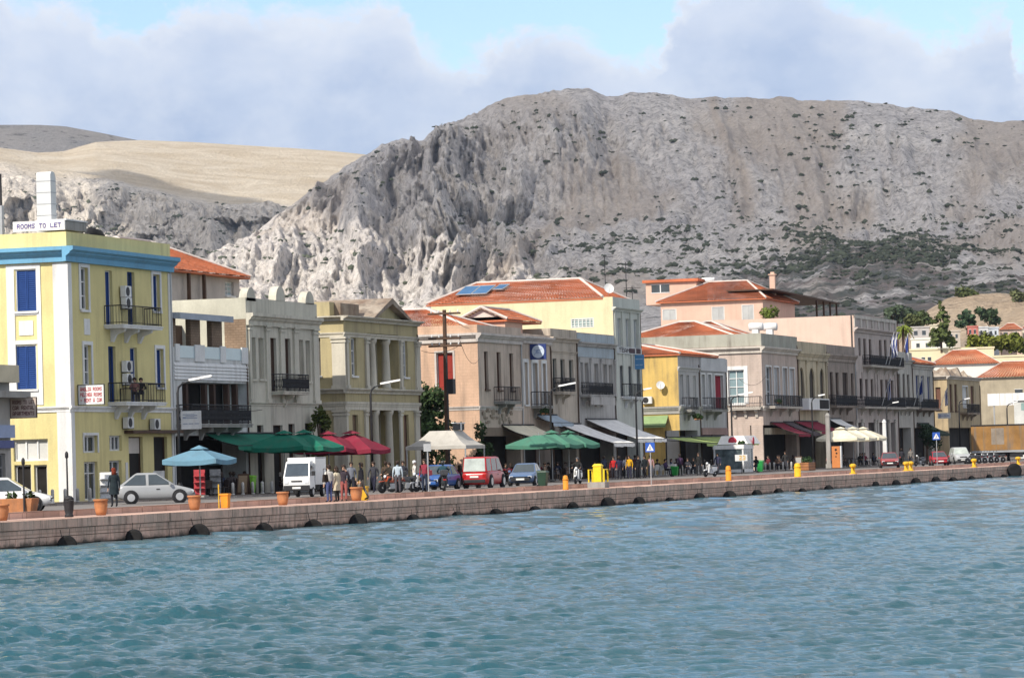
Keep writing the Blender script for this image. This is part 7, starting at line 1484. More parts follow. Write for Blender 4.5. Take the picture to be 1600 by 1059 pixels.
t.location = (UF(1519, 730, 15.8), 15.8, RZ+.004); t.rotation_euler = (0, 0, HV-.12)
# two-wheelers
def bike(px, py, v, rz, label, colour, **k): b_ = scooter(label, colour, **k); return put(b_, px, py, v, rz)
bike(611, 765, 8.6, pi-.5, 'motorcycle with an orange red fairing left of the parked motorcycles', (0.45, 0.08, 0.03), style='moto', box=(0.03, 0.03, 0.03)); bike(637, 766, 8.6, pi-.6, 'black and silver motorcycle beside the man in pale blue', (0.05, 0.05, 0.055), style='moto'); bike(629, 764, 10.2, pi-.8, 'dark motorcycle behind the black and silver one', (0.04, 0.04, 0.05), style='moto')
bike(655, 764, 8.2, pi-.3, 'silver scooter with a red top box', (0.42, 0.42, 0.43), box=(0.40, 0.02, 0.03)); bike(694, 768, 5.2, .35, 'dark scooter with a red tail ridden away by the road edge', (0.05, 0.06, 0.07), box=(0.04, 0.04, 0.045))
bike(903, 752, 8.2, pi+.05, 'white scooter ridden towards the camera beside the orange post', (0.62, 0.62, 0.60)); bike(1110, 743, 9.4, pi-.3, 'white scooter parked before the lime green awning', (0.60, 0.60, 0.60)); bike(1437, 728, 10, pi-.4, 'dark scooter parked left of the small red car', (0.05, 0.05, 0.055))
for i, (px, c, lb) in enumerate(((1521, (0.06, 0.06, 0.065), 'nearest dark motorcycle of the row before the orange trailer'), (1530, (0.04, 0.04, 0.05), 'black motorcycle second in the row before the orange trailer'), (1540, (0.35, 0.36, 0.38), 'silver motorcycle in the middle of the row before the trailer'), (1549, (0.03, 0.03, 0.04), 'black motorcycle fourth in the row before the orange trailer'), (1559, (0.05, 0.05, 0.05), 'last dark motorcycle of the row before the orange trailer'))):
    bike(px, 724, 8.6, pi-.9, lb, c, style='moto')
# ------------------------------------------------------------------ people
def at(o, px, py, v, face_px, z=None):
    """face_px: heading in degrees: 0 = away along the street, 180 = towards the camera, 90 = inland, 270 = to the water"""
    return put(o, px, py, v, radians(face_px), z)
QW = QZ+.008; GP = 'people standing in a group under the white awnings'
at(person('person in a dark coat with red hair beside the pot', (0.03, 0.04, 0.05), (0.03, 0.03, 0.035), hair=(0.16, 0.035, 0.02), long_hair=True, coat=(0.025, 0.035, 0.04), seed=1), 179, 793, 8.0, 40)
at(person('person in a white jacket and blue jeans with a dark shoulder bag', (0.58, 0.55, 0.50), (0.07, 0.09, 0.20), seed=2, h=1.74), 515, 785, 1.9, 60, QW); b_ = bag('dark brown shoulder bag on the person in the white jacket', (0.03, 0.022, 0.018)); put(b_, 509, 770, 1.75, 1.2, QW+.95)
at(person('person in a long beige coat and dark leggings', (0.55, 0.48, 0.36), (0.03, 0.03, 0.03), coat=(0.52, 0.46, 0.34), long_hair=True, seed=3, h=1.66), 527, 786, 1.8, 75, QW); at(person('person in a dark waistcoat and faded red trousers', (0.05, 0.04, 0.05), (0.32, 0.10, 0.09), seed=4, h=1.72, arms='phone'), 538, 785, 2.0, 200, QW)
at(person('person in a black jacket and grey trousers carrying a backpack', (0.02, 0.02, 0.025), (0.18, 0.17, 0.15), pose='walk', seed=5, h=1.80), 566, 783, 2.1, 100, QW); b_ = bag('bulky black backpack on the person in the black jacket', (0.02, 0.02, 0.024), 'backpack'); put(b_, 564.5, 770, 1.82, radians(100), QW+1.0); b_.scale = (1.5, 1.25, 1.3)
at(person('person in dark clothes sitting on the orange red motorcycle', (0.04, 0.035, 0.03), (0.03, 0.03, 0.03), pose='ride', seed=6), 611, 765, 8.6, 152); at(person('person in a pale blue shirt seen from behind near the motorcycles', (0.45, 0.52, 0.58), (0.10, 0.09, 0.10), seed=7), 622, 766, 7.6, 20); at(person('person in a white top and white helmet by the silver scooter', (0.62, 0.58, 0.54), (0.06, 0.06, 0.07), hat=(0.65, 0.65, 0.66), seed=8), 648, 765, 9.3, 300); at(person('person in a dark pink top standing by the grey road sign', (0.25, 0.04, 0.06), (0.03, 0.04, 0.07), seed=9, h=1.78), 664, 767, 6.0, 180); at(person('person in blue grey jacket riding the dark scooter away', (0.03, 0.07, 0.09), (0.03, 0.03, 0.04), pose='ride', hat=(0.03, 0.03, 0.03), seed=10), 693, 768, 5.2, 20)
at(person('person in black riding the white scooter towards the camera', (0.03, 0.03, 0.03), (0.03, 0.03, 0.03), pose='ride', hat=(0.05, 0.05, 0.05), seed=11), 903.5, 752, 8.25, 183)
for i, (px, c, l_, lb, ps) in enumerate(((959, (0.45, 0.03, 0.03), (0.03, 0.03, 0.04), 'person in a bright red jacket under the white awning', 'stand'), (970, (0.03, 0.03, 0.06), (0.03, 0.03, 0.04), 'person in a navy jacket right of the red jacket', 'stand'), (977, (0.50, 0.50, 0.54), (0.04, 0.04, 0.05), 'person in a white and grey top left of the yellow jacket', 'walk'), (984, (0.60, 0.33, 0.02), (0.04, 0.04, 0.07), 'person in a yellow jacket under the white awning', 'stand'), (990, (0.12, 0.05, 0.06), (0.10, 0.10, 0.12), 'person in dark wine red right of the yellow jacket', 'stand'), (999, (0.02, 0.02, 0.024), (0.02, 0.02, 0.024), 'tall person in black by the lamp under the white awning', 'stand'), (1006, (0.02, 0.025, 0.03), (0.03, 0.03, 0.035), 'second person in black next to the tall one', 'stand'), (1012, (0.48, 0.28, 0.28), (0.20, 0.20, 0.24), 'person in a pink top right of the two in black', 'stand'))):
    at(person(lb, c, l_, pose=ps, seed=20+i, h=1.66+.02*(i % 5)), px+(0, -2, 1.5, 0, 3, -1, 2, 5)[i], 746, (15.4, 14.2, 16.6, 15.0, 16.9, 14.0, 15.8, 16.4)[i], (190, 20, 200, 170, 30, 210, 150, 190)[i], None).__setitem__('group', GP)
for i, (px, v, c, lb, f) in enumerate(((1075, 16.3, (0.05, 0.05, 0.06), 'seated person in dark grey at the white chairs', 200), (1084, 16.6, (0.03, 0.03, 0.03), 'seated person in black and white left of the parked scooter', 190), (1182, 15.2, (0.025, 0.025, 0.03), 'seated person with big dark hair by the green bin', 170), (1040, 16.8, (0.06, 0.04, 0.09), 'seated person in purple at the white chairs', 250), (1216, 16.8, (0.12, 0.08, 0.06), 'seated person in brown right of the white kiosk', 180), (1296, 16.6, (0.30, 0.10, 0.09), 'seated person in faded red left of the orange machine', 200), (340, 19.4, (0.03, 0.03, 0.035), 'seated person in black under the big green awning', 200), (452, 19.2, (0.05, 0.03, 0.03), 'seated person in brown behind the white truck', 180), (735, 17.8, (0.05, 0.05, 0.05), 'seated person in the shade under the grey tent', 190), (905, 18.8, (0.10, 0.10, 0.12), 'seated person in grey under the dull green parasols', 200), (930, 18.5, (0.04, 0.04, 0.05), 'seated person in black behind the yellow cabinet', 180), (1345, 17.5, (0.03, 0.03, 0.03), 'seated person in black under the cream parasols', 200), (1352, 18.2, (0.16, 0.03, 0.05), 'seated person in wine red under the cream parasols', 210))):
    at(person(lb, c, (0.03, 0.03, 0.04), pose='sit', seed=40+i, long_hair=(i % 3 == 2)), px, 745, v, f, RZ+.10)
at(person('standing person in black with a white shirt by the parked scooter', (0.03, 0.03, 0.03), (0.03, 0.03, 0.035), seed=61, h=1.78), 1092, 742, 15, 190)
for px, yf, lb, c in ((211, 629, 'seated person in a pink top on the lower hotel balcony', (0.35, 0.16, 0.14)), (221, 630, 'seated person in black on the lower hotel balcony', (0.03, 0.025, 0.025))):
    bz = ZF(195, 628.5); at(person(lb, c, (0.04, 0.04, 0.05), pose='sit', seed=70), px, yf, VF-.55, 200, bz+.005)
# chairs and tables
M_plas = mat('white_plastic', (0.66, 0.65, 0.62), .5, .08, 3); M_dchair = mat('dark_chair', (0.05, 0.035, 0.03), .6, .2, 3)
def mk_chair(label, m, group):
    t = thing('chair', (0, 0, 0), label, 'chair', group); mb = MB(); mb.box(-.21, -.21, .42, .21, .21, .46); mb.build('seat', m, t, bevel=.015); mb = MB(); mb.hexa([(-.21,-.21,.46),(-.18,-.21,.46),(-.18,.21,.46),(-.21,.21,.46),(-.29,-.2,.86),(-.26,-.2,.86),(-.26,.2,.86),(-.29,.2,.86)]); mb.build('backrest', m, t)
    for a, b in ((-.19, -.19), (.19, -.19), (.19, .19), (-.19, .19)): mb = MB(); mb.tube([(a*1.08, b*1.08, 0), (a, b, .42)], .022, 5); mb.build('leg', m, t)
    return t
def mk_table(label, m, group):
    t = thing('table', (0, 0, 0), label, 'table', group); mb = MB(); mb.box(-.38, -.38, .70, .38, .38, .74); mb.build('tabletop', m, t, bevel=.012)
    for a, b in ((-.33, -.33), (.33, -.33), (.33, .33), (-.33, .33)): mb = MB(); mb.tube([(a, b, 0), (a, b, .70)], .025, 5); mb.build('leg', m, t)
    return t
wc = mk_chair('white plastic chair on the pavement before the red house doors', M_plas, 'white plastic chairs before the narrow grey house'); dc = mk_chair('dark wooden chair in the shade under an awning', M_dchair, 'dark cafe chairs in the shade'); wt = mk_table('white plastic table among the white chairs', M_plas, 'white plastic tables'); dt = mk_table('dark square cafe table in the shade', M_dchair, 'dark cafe tables')
first = {}
def place(src, px, v, rz, z=None):
    if id(src) not in first: first[id(src)] = 1; o = src
    else: o = dup(src)
    o.location = (UF(px, 745, v), v, RZ+.115 if z is None else z); o.rotation_euler = (0, 0, rz)
for px, v, a in ((1024, 16.8, 1), (1032, 17.0, 2.5), (1043, 17.2, .4), (1050, 16.9, 3), (1058, 17.3, 4), (1076, 17.2, 1.2)): place(wc, px, v+.9, a)
for px in (1028, 1047): place(wt, px, 18.9, .2)
rr = random.Random(12)
for lo, hi, vv in ((325, 390, (18.6, 20.4)), (500, 530, (17, 19.5)), (690, 745, (15.5, 18)), (805, 925, (16.5, 20)), (1140, 1160, (17, 19)), (1240, 1262, (18.5, 20.3)), (1330, 1365, (18.8, 20.4))):
    x = lo
    while x < hi:
        v = rr.uniform(*vv); place(dt, x, v, rr.uniform(0, 1)); place(dc, x+3, v+.7, rr.uniform(0, 6)); place(dc, x-2, v-.75, rr.uniform(0, 6)); x += rr.uniform(11, 17)
o = dup(dt, label='small dark table on the lower hotel balcony'); o['group'] = ''; del o['group']; o.location = (UF(201, 629, VF-.5), VF-.5, ZF(195, 628.5)+.005)

# the crowd in the shade of the awnings, and passers-by on the pavement
rr = random.Random(31); DK = [(0.03, 0.03, 0.035), (0.06, 0.05, 0.05), (0.04, 0.05, 0.09), (0.10, 0.08, 0.07), (0.14, 0.03, 0.04), (0.20, 0.20, 0.22), (0.35, 0.34, 0.33)]
protos = [person('seated cafe guest in dark clothes in the shade under the awnings', DK[i], DK[(i*2+1) % 4], pose='sit', seed=90+i, long_hair=(i % 2 == 0), group='seated cafe guests in the shade') for i in range(5)]; k = 0
for lo, hi, v0, v1, n in ((330, 388, 18.8, 20.2, 5), (425, 470, 18.6, 20.2, 4), (500, 535, 17.4, 19.2, 4), (688, 748, 16.0, 18.4, 6), (806, 930, 17.0, 20.0, 12), (1028, 1066, 18.6, 20.0, 4), (1132, 1158, 17.5, 19.5, 4), (1206, 1260, 18.6, 20.2, 4), (1318, 1364, 18.4, 20.2, 5)):
    for i in range(n):
        o = protos[k] if k < 5 else dup(protos[k % 5]); o.location = (UF(lo+(hi-lo)*(i+rr.random()*.7)/n, 745, (v0+v1)/2), rr.uniform(v0, v1), RZ+.10); o.rotation_euler = (0, 0, rr.uniform(0, 6.28)); k += 1
for px, v, c, l_, f, lb in ((584, 10.5, (0.05, 0.05, 0.06), (0.03, 0.03, 0.05), 170, 'person in dark grey standing beside the street lamp and motorcycles'), (603, 11.5, (0.10, 0.07, 0.05), (0.04, 0.04, 0.05), 30, 'person in brown standing behind the orange red motorcycle'), (549, 8.0, (0.16, 0.17, 0.20), (0.03, 0.03, 0.04), 200, 'person in a patterned grey top behind the pair in pale coats'), (630, 12.5, (0.04, 0.04, 0.05), (0.03, 0.03, 0.03), 190, 'person in black behind the black and silver motorcycle'), (1122, 16.0, (0.05, 0.05, 0.09), (0.04, 0.04, 0.05), 180, 'person in navy walking right of the parked white scooter'), (1063, 16.2, (0.07, 0.04, 0.08), (0.03, 0.03, 0.03), 20, 'person in purple black walking past the green bin'), (1228, 16.4, (0.04, 0.04, 0.04), (0.05, 0.05, 0.06), 170, 'person in black walking right of the white kiosk'), (1410, 15.0, (0.04, 0.04, 0.05), (0.03, 0.03, 0.03), 10, 'person in black walking away by the flag hung house'), (1424, 14.5, (0.22, 0.20, 0.18), (0.05, 0.05, 0.06), 190, 'person in a beige top walking beside the red saloon car'), (944, 16.8, (0.05, 0.06, 0.10), (0.03, 0.03, 0.04), 30, 'person in dark blue left of the red jacket')):
    at(person(lb, c, l_, pose='walk', seed=int(px)), px, 745, v, f)
for px, v, c, lb in ((372, 18.4, (0.30, 0.22, 0.14), 'wooden menu board under the green awning'), (498, 17.0, (0.04, 0.05, 0.12), 'dark blue menu board behind the white truck'), (600, 18.2, (0.28, 0.18, 0.10), 'brown menu board between the white columns'), (826, 16.6, (0.55, 0.52, 0.45), 'pale menu board under the dull green parasols'), (945, 17.6, (0.10, 0.06, 0.05), 'dark menu board behind the yellow cabinet'), (1243, 17.0, (0.35, 0.34, 0.32), 'grey menu board under the maroon awning')):
    x = UF(px, 745, v); t = thing('menu_board', (x, v, RZ+.12), lb, 'menu board'); B = ((x, v, RZ+.12), (0, -1), (-1, 0)); mb = MB(B); mb.hexa([(0,-.35,0),(.65,-.35,0),(.65,-.32,0),(0,-.32,0),(0,-.05,1.15),(.65,-.05,1.15),(.65,-.02,1.15),(0,-.02,1.15)]); mb.hexa([(0,.30,0),(.65,.30,0),(.65,.33,0),(0,.33,0),(0,0,1.15),(.65,0,1.15),(.65,.03,1.15),(0,.03,1.15)]); mb.build('frame', M_wood, t); mb = MB(B); mb.hexa([(.07,.28,.12),(.58,.28,.12),(.58,.305,.12),(.07,.305,.12),(.07,.045,1.05),(.58,.045,1.05),(.58,.06,1.05),(.07,.06,1.05)]); mb.build('panel', paint(c), t)
# ------------------------------------------------------------------ awnings, parasols, tents and kiosks
C_gr = (0.015, 0.16, 0.105); C_mr = (0.22, 0.022, 0.045); C_wh = (0.86, 0.84, 0.80); C_li = (0.36, 0.46, 0.16); C_tl = (0.07, 0.20, 0.14); C_cr = (0.74, 0.68, 0.52)
awning('broad dark green awning over the bar left of the white truck', UF(318, 676), UF(424, 676), VF-.05, ZF(370, 677), 2.0, .72, C_gr)
def para(px, v, ytop, yrim, size, c, label, rz=0.0, **k):
    x = UF(px, 690, v); parasol(label, x, v, size, at_v(px, ytop, v)[1], at_v(px, yrim, v)[1], c, rz, **k)
para(444, 17.6, 676, 697, 3.6, C_gr, 'green parasol next to the broad green awning'); para(475, 17.0, 675, 698, 3.6, C_gr, 'green parasol nearest the wine red parasols')
para(513, 18.4, 677, 700, 3.4, C_mr, 'wine red parasol half hidden behind the green parasols'); para(549, 17.6, 676, 702, 3.7, C_mr, 'wine red parasol before the ochre columned building')
para(311, 15.6, 700, 717, 3.0, (0.14, 0.27, 0.36), 'faded light blue parasol beside the street lamp')
para(842, 16.6, 678, 694, 3.7, C_tl, 'dull green parasol beneath the beige awning', vent=False); para(862, 16.2, 675, 694, 3.6, C_tl, 'dull green parasol in the middle of the three by the lamp'); para(888, 16.0, 675, 694, 3.6, C_tl, 'dull green parasol nearest the white awnings')
for px, lb in ((1314, 'cream parasol beside the orange machine'), (1333, 'cream parasol in the middle of the three by the flag hung house'), (1349, 'cream parasol nearest the red saloon car')): para(px, 16.4, 669, 684, 3.9, C_cr, lb)
# grey hipped tent with its dark light-box on top
def tent(px0, px1, v0, v1, zr, zt_, label):
    u0, u1 = UF(px0, 700, v0), UF(px1, 700, v0); t = thing('cafe_tent', ((u0+u1)/2, (v0+v1)/2, RZ), label, 'tent'); m = fabric((0.46, 0.44, 0.40)); mb = MB(); i_ = .32; a = (u0+(u1-u0)*i_, v0+(v1-v0)*.3); b_ = (u1-(u1-u0)*.22, v0+(v1-v0)*.7)
    P = [(u0, v0, zr), (u1, v0, zr), (u1, v1, zr), (u0, v1, zr)]; Q = [(a[0], a[1], zt_), (b_[0], a[1], zt_), (b_[0], b_[1], zt_), (a[0], b_[1], zt_)]
    for k in range(4):
        q = (k+1) % 4; n = 4
        for f in range(n):
            L_ = lambda A_, B_, g: tuple(x+(y-x)*g for x, y in zip(A_, B_)); S_ = lambda g: -.14*sin(pi*g)
            p0, p1 = L_(P[k], Q[k], f/n), L_(P[q], Q[q], f/n); p2, p3 = L_(P[q], Q[q], (f+1)/n), L_(P[k], Q[k], (f+1)/n)
            mb.poly([(p0[0], p0[1], p0[2]+S_(f/n)), (p1[0], p1[1], p1[2]+S_(f/n)), (p2[0], p2[1], p2[2]+S_((f+1)/n)), (p3[0], p3[1], p3[2]+S_((f+1)/n))])
        mb.poly([P[k], P[q], (P[q][0], P[q][1], zr-.22), (P[k][0], P[k][1], zr-.22)])
    mb.poly(Q); mb.build('canopy', m, t, recalc=False)
    for p in P: mb = MB(); mb.tube([(p[0]*.97+(u0+u1)/2*.03, p[1]*.97+(v0+v1)/2*.03, RZ+.01), (p[0]*.97+(u0+u1)/2*.03, p[1]*.97+(v0+v1)/2*.03, zr)], .05, 6); mb.build('post', M_metal, t)
    mb = MB(); mb.box(a[0]-.2, a[1]-.1, zt_+.02, b_[0]+.1, a[1]+.0, zt_+.42); mb.build('light_box', M_trimd, t)
    mb = MB(); mb.box(a[0]-.3, a[1]-.14, zt_+.44, b_[0]+.2, a[1]+.04, zt_+.50); mb.box((a[0]*.35+b_[0]*.65)-.12, a[1]-.13, zt_+.0, (a[0]*.35+b_[0]*.65)+.12, a[1]-.102, zt_+.44); mb.build('light_box_frame', M_white, t)
    return t
VT = 14.4; tent(728, 758, VT, 18.4, ZF(742, 695, VT), ZF(735, 672, VT+1), 'grey hipped cafe tent with a dark light box on top')
awning('beige awning behind the dull green parasols', UF(783, 664), UF(832, 664), VF-.05, ZF(805, 664), 2.0, .85, C_cr)
awning('long white awning lower and nearer than its neighbour', UF(872, 662), UF(906, 662), VF-.05, ZF(890, 662), 4.2, 1.55, C_wh); awning('long white awning with a small dark mark at its edge', UF(914, 655), UF(962, 655), VF-.05, ZF(940, 655), 4.0, 1.6, C_wh, text_='AB')
awning('pale awning on the wall under the round blue sign', UF(836, 645), UF(868, 645), VF-.05, ZF(850, 648), 1.3, .6, (0.40, 0.48, 0.55))
awning('lime green awning over the white chairs', UF(1040, 685), UF(1076, 685), VF-.05, ZF(1060, 683), 3.4, .55, C_li); awning('lime green awning before the red door house', UF(1079, 684), UF(1128, 684), VF-.05, ZF(1105, 682), 3.2, .55, C_li)
# pale green awning on the side wall of the yellow house: it faces the camera
b_ = bpy.data.objects['yellow_house']; uy = UF(1060, 600); y1, z1 = at_u(1000, 650, uy); y0, _ = at_u(1044, 650, uy); t = thing('awning', (uy, (y0+y1)/2, z1), 'pale green awning on the stained yellow side wall', 'awning', 'shop awnings on the house fronts'); B = ((uy, y1, 0), (0, -1), (-1, 0)); mb = MB(B); L = y1-y0
mb.poly([(0, .02, z1), (L, .02, z1), (L, 1.0, z1-.85), (0, 1.0, z1-.85)]); mb.poly([(0, 1.0, z1-.85), (L, 1.0, z1-.85), (L, 1.0, z1-1.0), (0, 1.0, z1-1.0)]); mb.build('canopy', fabric((0.24, 0.34, 0.16)), t, recalc=False); mb = MB(B); mb.tube([(0, .05, z1-.5), (0, 1.0, z1-.86), (L, 1.0, z1-.86), (L, .05, z1-.5)], .025, 5); mb.build('frame', M_trimd, t)
awning('maroon awning left of the grey middle panel', UF(1203, 662), UF(1222, 662), VF-.05, ZF(1210, 660), 2.6, 1.1, C_mr); awning('dark grey awning between the two maroon ones', UF(1223, 661), UF(1238, 661), VF-.05, ZF(1230, 659), 2.6, 1.1, (0.10, 0.08, 0.09)); awning('maroon awning behind the grey stone pillar', UF(1240, 660), UF(1276, 660), VF-.05, ZF(1255, 658), 2.6, 1.0, C_mr)
awning('small white half round awning above the cream parasols', UF(1294, 655), UF(1312, 655), VF-.05, ZF(1300, 654), 1.6, .8, C_wh); awning('dark green awning with a pale edge beside the blue crossing sign', UF(1432, 662), UF(1450, 662), VF-.05, ZF(1440, 661), 2.4, 1.2, (0.02, 0.045, 0.025))
# white kiosk with a red oval on its awning
u0, u1 = UF(1162, 720, 15.0), UF(1177, 720, 15.0); kz = RZ+.12; t = thing('kiosk', ((u0+u1)/2, 16, kz), 'white glazed kiosk with a red oval on its awning', 'kiosk'); h_ = at_v(1175, 694, 15)[1]
mb = MB()
for x in (u0, u1-.12):
    for y in (15.0, 17.4): mb.box(x, y, kz, x+.12, y+.12, h_)
mb.box(u0, 15.0, kz, u1, 17.52, kz+.25); mb.box(u0-.05, 14.95, h_-.35, u1+.05, 17.57, h_); mb.build('frame', M_white, t); mb = MB(); mb.box(u0+.06, 15.06, kz+.25, u1-.06, 17.46, h_-.35); mb.build('pane', mat('kiosk_glass', (0.10, 0.13, 0.14), .12, .6, 1.6, fine=0), t)
mb = MB(); za = at_v(1190, 680, 15)[1]; mb.hexa([(u0+1.2,14.9,h_+.05),(u1+2.6,14.9,h_+.05),(u1+2.6,17.5,h_+.05),(u0+1.2,17.5,h_+.05),(u0+1.5,15.3,za),(u1+2.2,15.3,za),(u1+2.2,17.2,za),(u0+1.5,17.2,za)]); ao = mb.build('awning_roof', fabric(C_wh), t, bevel=.03)
B = ((u0+1.17, 17.4, h_+.05), (0, -1), (-1, 0)); 
mb = MB(((u0+1.30, 16.2, h_+.30), (0, -1), (-1, 0))); mb.smooth = True; mb.lathe((0, .02, 0), [(.02, .0), (.36, 0), (.36, .02), (.02, .022)], 18, 'n'); lo = mb.build('oval_emblem', paint((0.5, 0.05, 0.08)), t)
mb = MB(((u0+1.6, 14.88, h_+.28), (1, 0), (0, -1))); mb.smooth = True; mb.lathe((1.6, .0, 0), [(.02, 0), (.34, 0), (.34, .02), (.02, .022)], 18, 'n'); mb.build('oval_emblem', paint((0.5, 0.05, 0.08)), t)
x = UF(1148, 700, 14.6); zz0, zz1 = at_v(1155, 720, 14.6)[1], at_v(1155, 710, 14.6)[1]; t = thing('notice_board', (x, 14.6, RZ), 'white board with yellow lettering left of the kiosk', 'notice board'); mb = MB(((x, 14.6, 0), (.3, -.95), (-.95, -.3))); mb.box(0, 0, zz0, 1.0, .05, zz1); mb.build('board', M_white, t); mb = MB(((x, 14.6, 0), (.3, -.95), (-.95, -.3))); text(mb, '23', .35, zz0+.08, zz1-zz0-.16, .052, width=.55); mb.build('lettering', M_ybo, t); mb = MB(((x, 14.6, 0), (.3, -.95), (-.95, -.3))); mb.tube([(.5, -.02, RZ), (.5, -.02, zz0)], .03, 5); mb.build('post', M_iron, t)
# stone pillar, white pylon, orange machine, wooden planter, brochure racks
def pillar(px, yt, v, w, label, m, taper=1.0):
    x, zt_ = at_v(px, yt, v); t = thing('stone_pillar', (x, v, RZ), label, 'pillar'); mb = MB(); mb.box(x-w*.7, v-w*.7, RZ+.1, x+w*.7, v+w*.7, RZ+.5); mb.build('base', m, t, bevel=.02); mb = MB(); q = w*.5; r_ = q*taper; mb.hexa([(x-q,v-q,RZ+.502),(x+q,v-q,RZ+.502),(x+q,v+q,RZ+.502),(x-q,v+q,RZ+.502),(x-r_,v-r_,zt_-.3),(x+r_,v-r_,zt_-.3),(x+r_,v+r_,zt_-.3),(x-r_,v+r_,zt_-.3)]); mb.build('shaft', m, t, bevel=.02); mb = MB(); r_ *= 1.25; mb.hexa([(x-r_,v-r_,zt_-.298),(x+r_,v-r_,zt_-.298),(x+r_,v+r_,zt_-.298),(x-r_,v+r_,zt_-.298),(x-r_*.4,v-r_*.4,zt_),(x+r_*.4,v-r_*.4,zt_),(x+r_*.4,v+r_*.4,zt_),(x-r_*.4,v+r_*.4,zt_)]); mb.build('cap', m, t)
pillar(1293, 645, 15.5, .38, 'grey stone pillar before the maroon awning', M_conc); pillar(1381.5, 655, 15.2, .42, 'tall white pylon before the flag hung house', M_white, .75)
x, z = at_v(1306, 697, 14.6); t = thing('vending_machine', (x, 14.6, RZ), 'orange upright machine with dark marks under the cream parasols', 'machine'); B = ((x, 15.0, 0), (0, -1), (-1, 0)); mb = MB(B); mb.box(0, -.5, RZ+.12, .75, 0, z); mb.build('cabinet', mat('orange_cabinet', (0.55, 0.20, 0.06), .5, .1, 2), t, bevel=.03); mb = MB(B); mb.box(.78, -.5, RZ+.12, .86, .01, z+.03); mb.build('side_panel', M_white, t); mb = MB(B)
for i, f in enumerate((.8, .65, .5)): mb.lathe((.38+.06*(i % 2), .004, RZ+.1+(z-RZ)*f), [(.11-.02*i, 0), (.09-.02*i, .01)], 10, 'n')
mb.build('marks', M_shade_black, t)
x = UF(1262, 731, 14.2); t = thing('planter', (x, 14.2, RZ), 'orange wooden planter box right of the white kiosk', 'planter'); mb = MB(); mb.box(x-1.4, 13.8, RZ+.01, x+1.4, 14.6, RZ+.72); mb.build('trough', mat('orange_wood', (0.40, 0.17, 0.07), .7, .2, 2, kind='slats', bsc=1.2), t, bevel=.02); crown(t, 'plant', [(x-.9, 14.2, RZ+.9, .4, .8), (x, 14.2, RZ+.95, .45, .8), (x+.9, 14.2, RZ+.9, .4, .8)], 260, .12, leaf_mat((0.04, 0.08, 0.03)), 8)
def rack(px, py, v, label, m, rows=4):
    x = UF(px, py, v); t = thing('display_rack', (x, v, RZ), label, 'display rack'); B = ((x, v, RZ+.12), (.3, -.95), (-.95, -.3)); mb = MB(B); mb.box(0, -.3, 0, .6, -.25, 1.45); mb.build('back', m, t)
    for i in range(rows): mb = MB(B); mb.box(0, -.25, .12+.32*i, .6, .05, .16+.32*i); mb.box(.04, -.2, .165+.32*i, .56, -.16, .36+.32*i); mb.build('shelf', m, t)
rack(303, 775, 17.2, 'red rack of goods before the loggia house', mat('rack_red', (0.45, 0.06, 0.07), .6, .2, 3)); rack(328, 774, 18.6, 'white and dark postcard rack under the green awning', mat('rack_grey', (0.3, 0.3, 0.3), .6, .5, 3)); rack(240, 776, 19.8, 'white postcard rack at the yellow hotel shop door', M_white); rack(156, 783, 18.8, 'white sign board rack before the yellow hotel door', M_white)
# billboard and glazed hut at the right edge
xx = UF(1545, 640, 24); y1, z0 = at_u(1543, 634, xx); y0, z1 = at_u(1640, 612, xx); t = thing('billboard', (xx, y1, z0), 'blank white billboard panels above the orange trailer', 'billboard'); B = ((xx, y1, 0), (0, -1), (-1, 0)); L = y1-y0; n = 5
for i in range(n): mb = MB(B); mb.box(L*i/n+.03, -.12, z0, L*(i+1)/n-.03, 0, z1); mb.build('panel', M_white, t)
for i in (0, 2, 4): mb = MB(B); mb.box(L*(i+.5)/n-.08, -.3, RZ, L*(i+.5)/n+.08, -.13, z1-.2); mb.build('post', M_metal, t)
uh = UF(1584, 645, 20); yh1, zh1 = at_u(1584, 626, uh); t = thing('hut', (uh, yh1-2, RZ), 'pale hut with a green window behind the street lamp', 'hut'); B = ((uh, yh1, 0), (0, -1), (-1, 0)); mb = MB(B); mb.box(0, -4, RZ, 5, 0, zh1); mb.build('wall', paint((0.55, 0.55, 0.52)), t); mb = MB(B); mb.box(.9, .003, zh1-1.2, 4.4, .04, zh1-.3); mb.build('window', paint((0.25, 0.36, 0.34)), t); mb = MB(B); mb.box(-.2, -4.2, zh1+.002, 5.2, .25, zh1+.14); mb.build('roof', M_white, t)
uu = UF(1461, 650); lettered('shop_sign', 'white sign with a blue letter S beside the ochre ruined house', 'sign', ((uu, VF-.3, ZF(1465, 654)), (0, -1), (-1, 0)), 1.45, .62, .1, M_white, paint((0.06, 0.12, 0.4)), ['S---'])
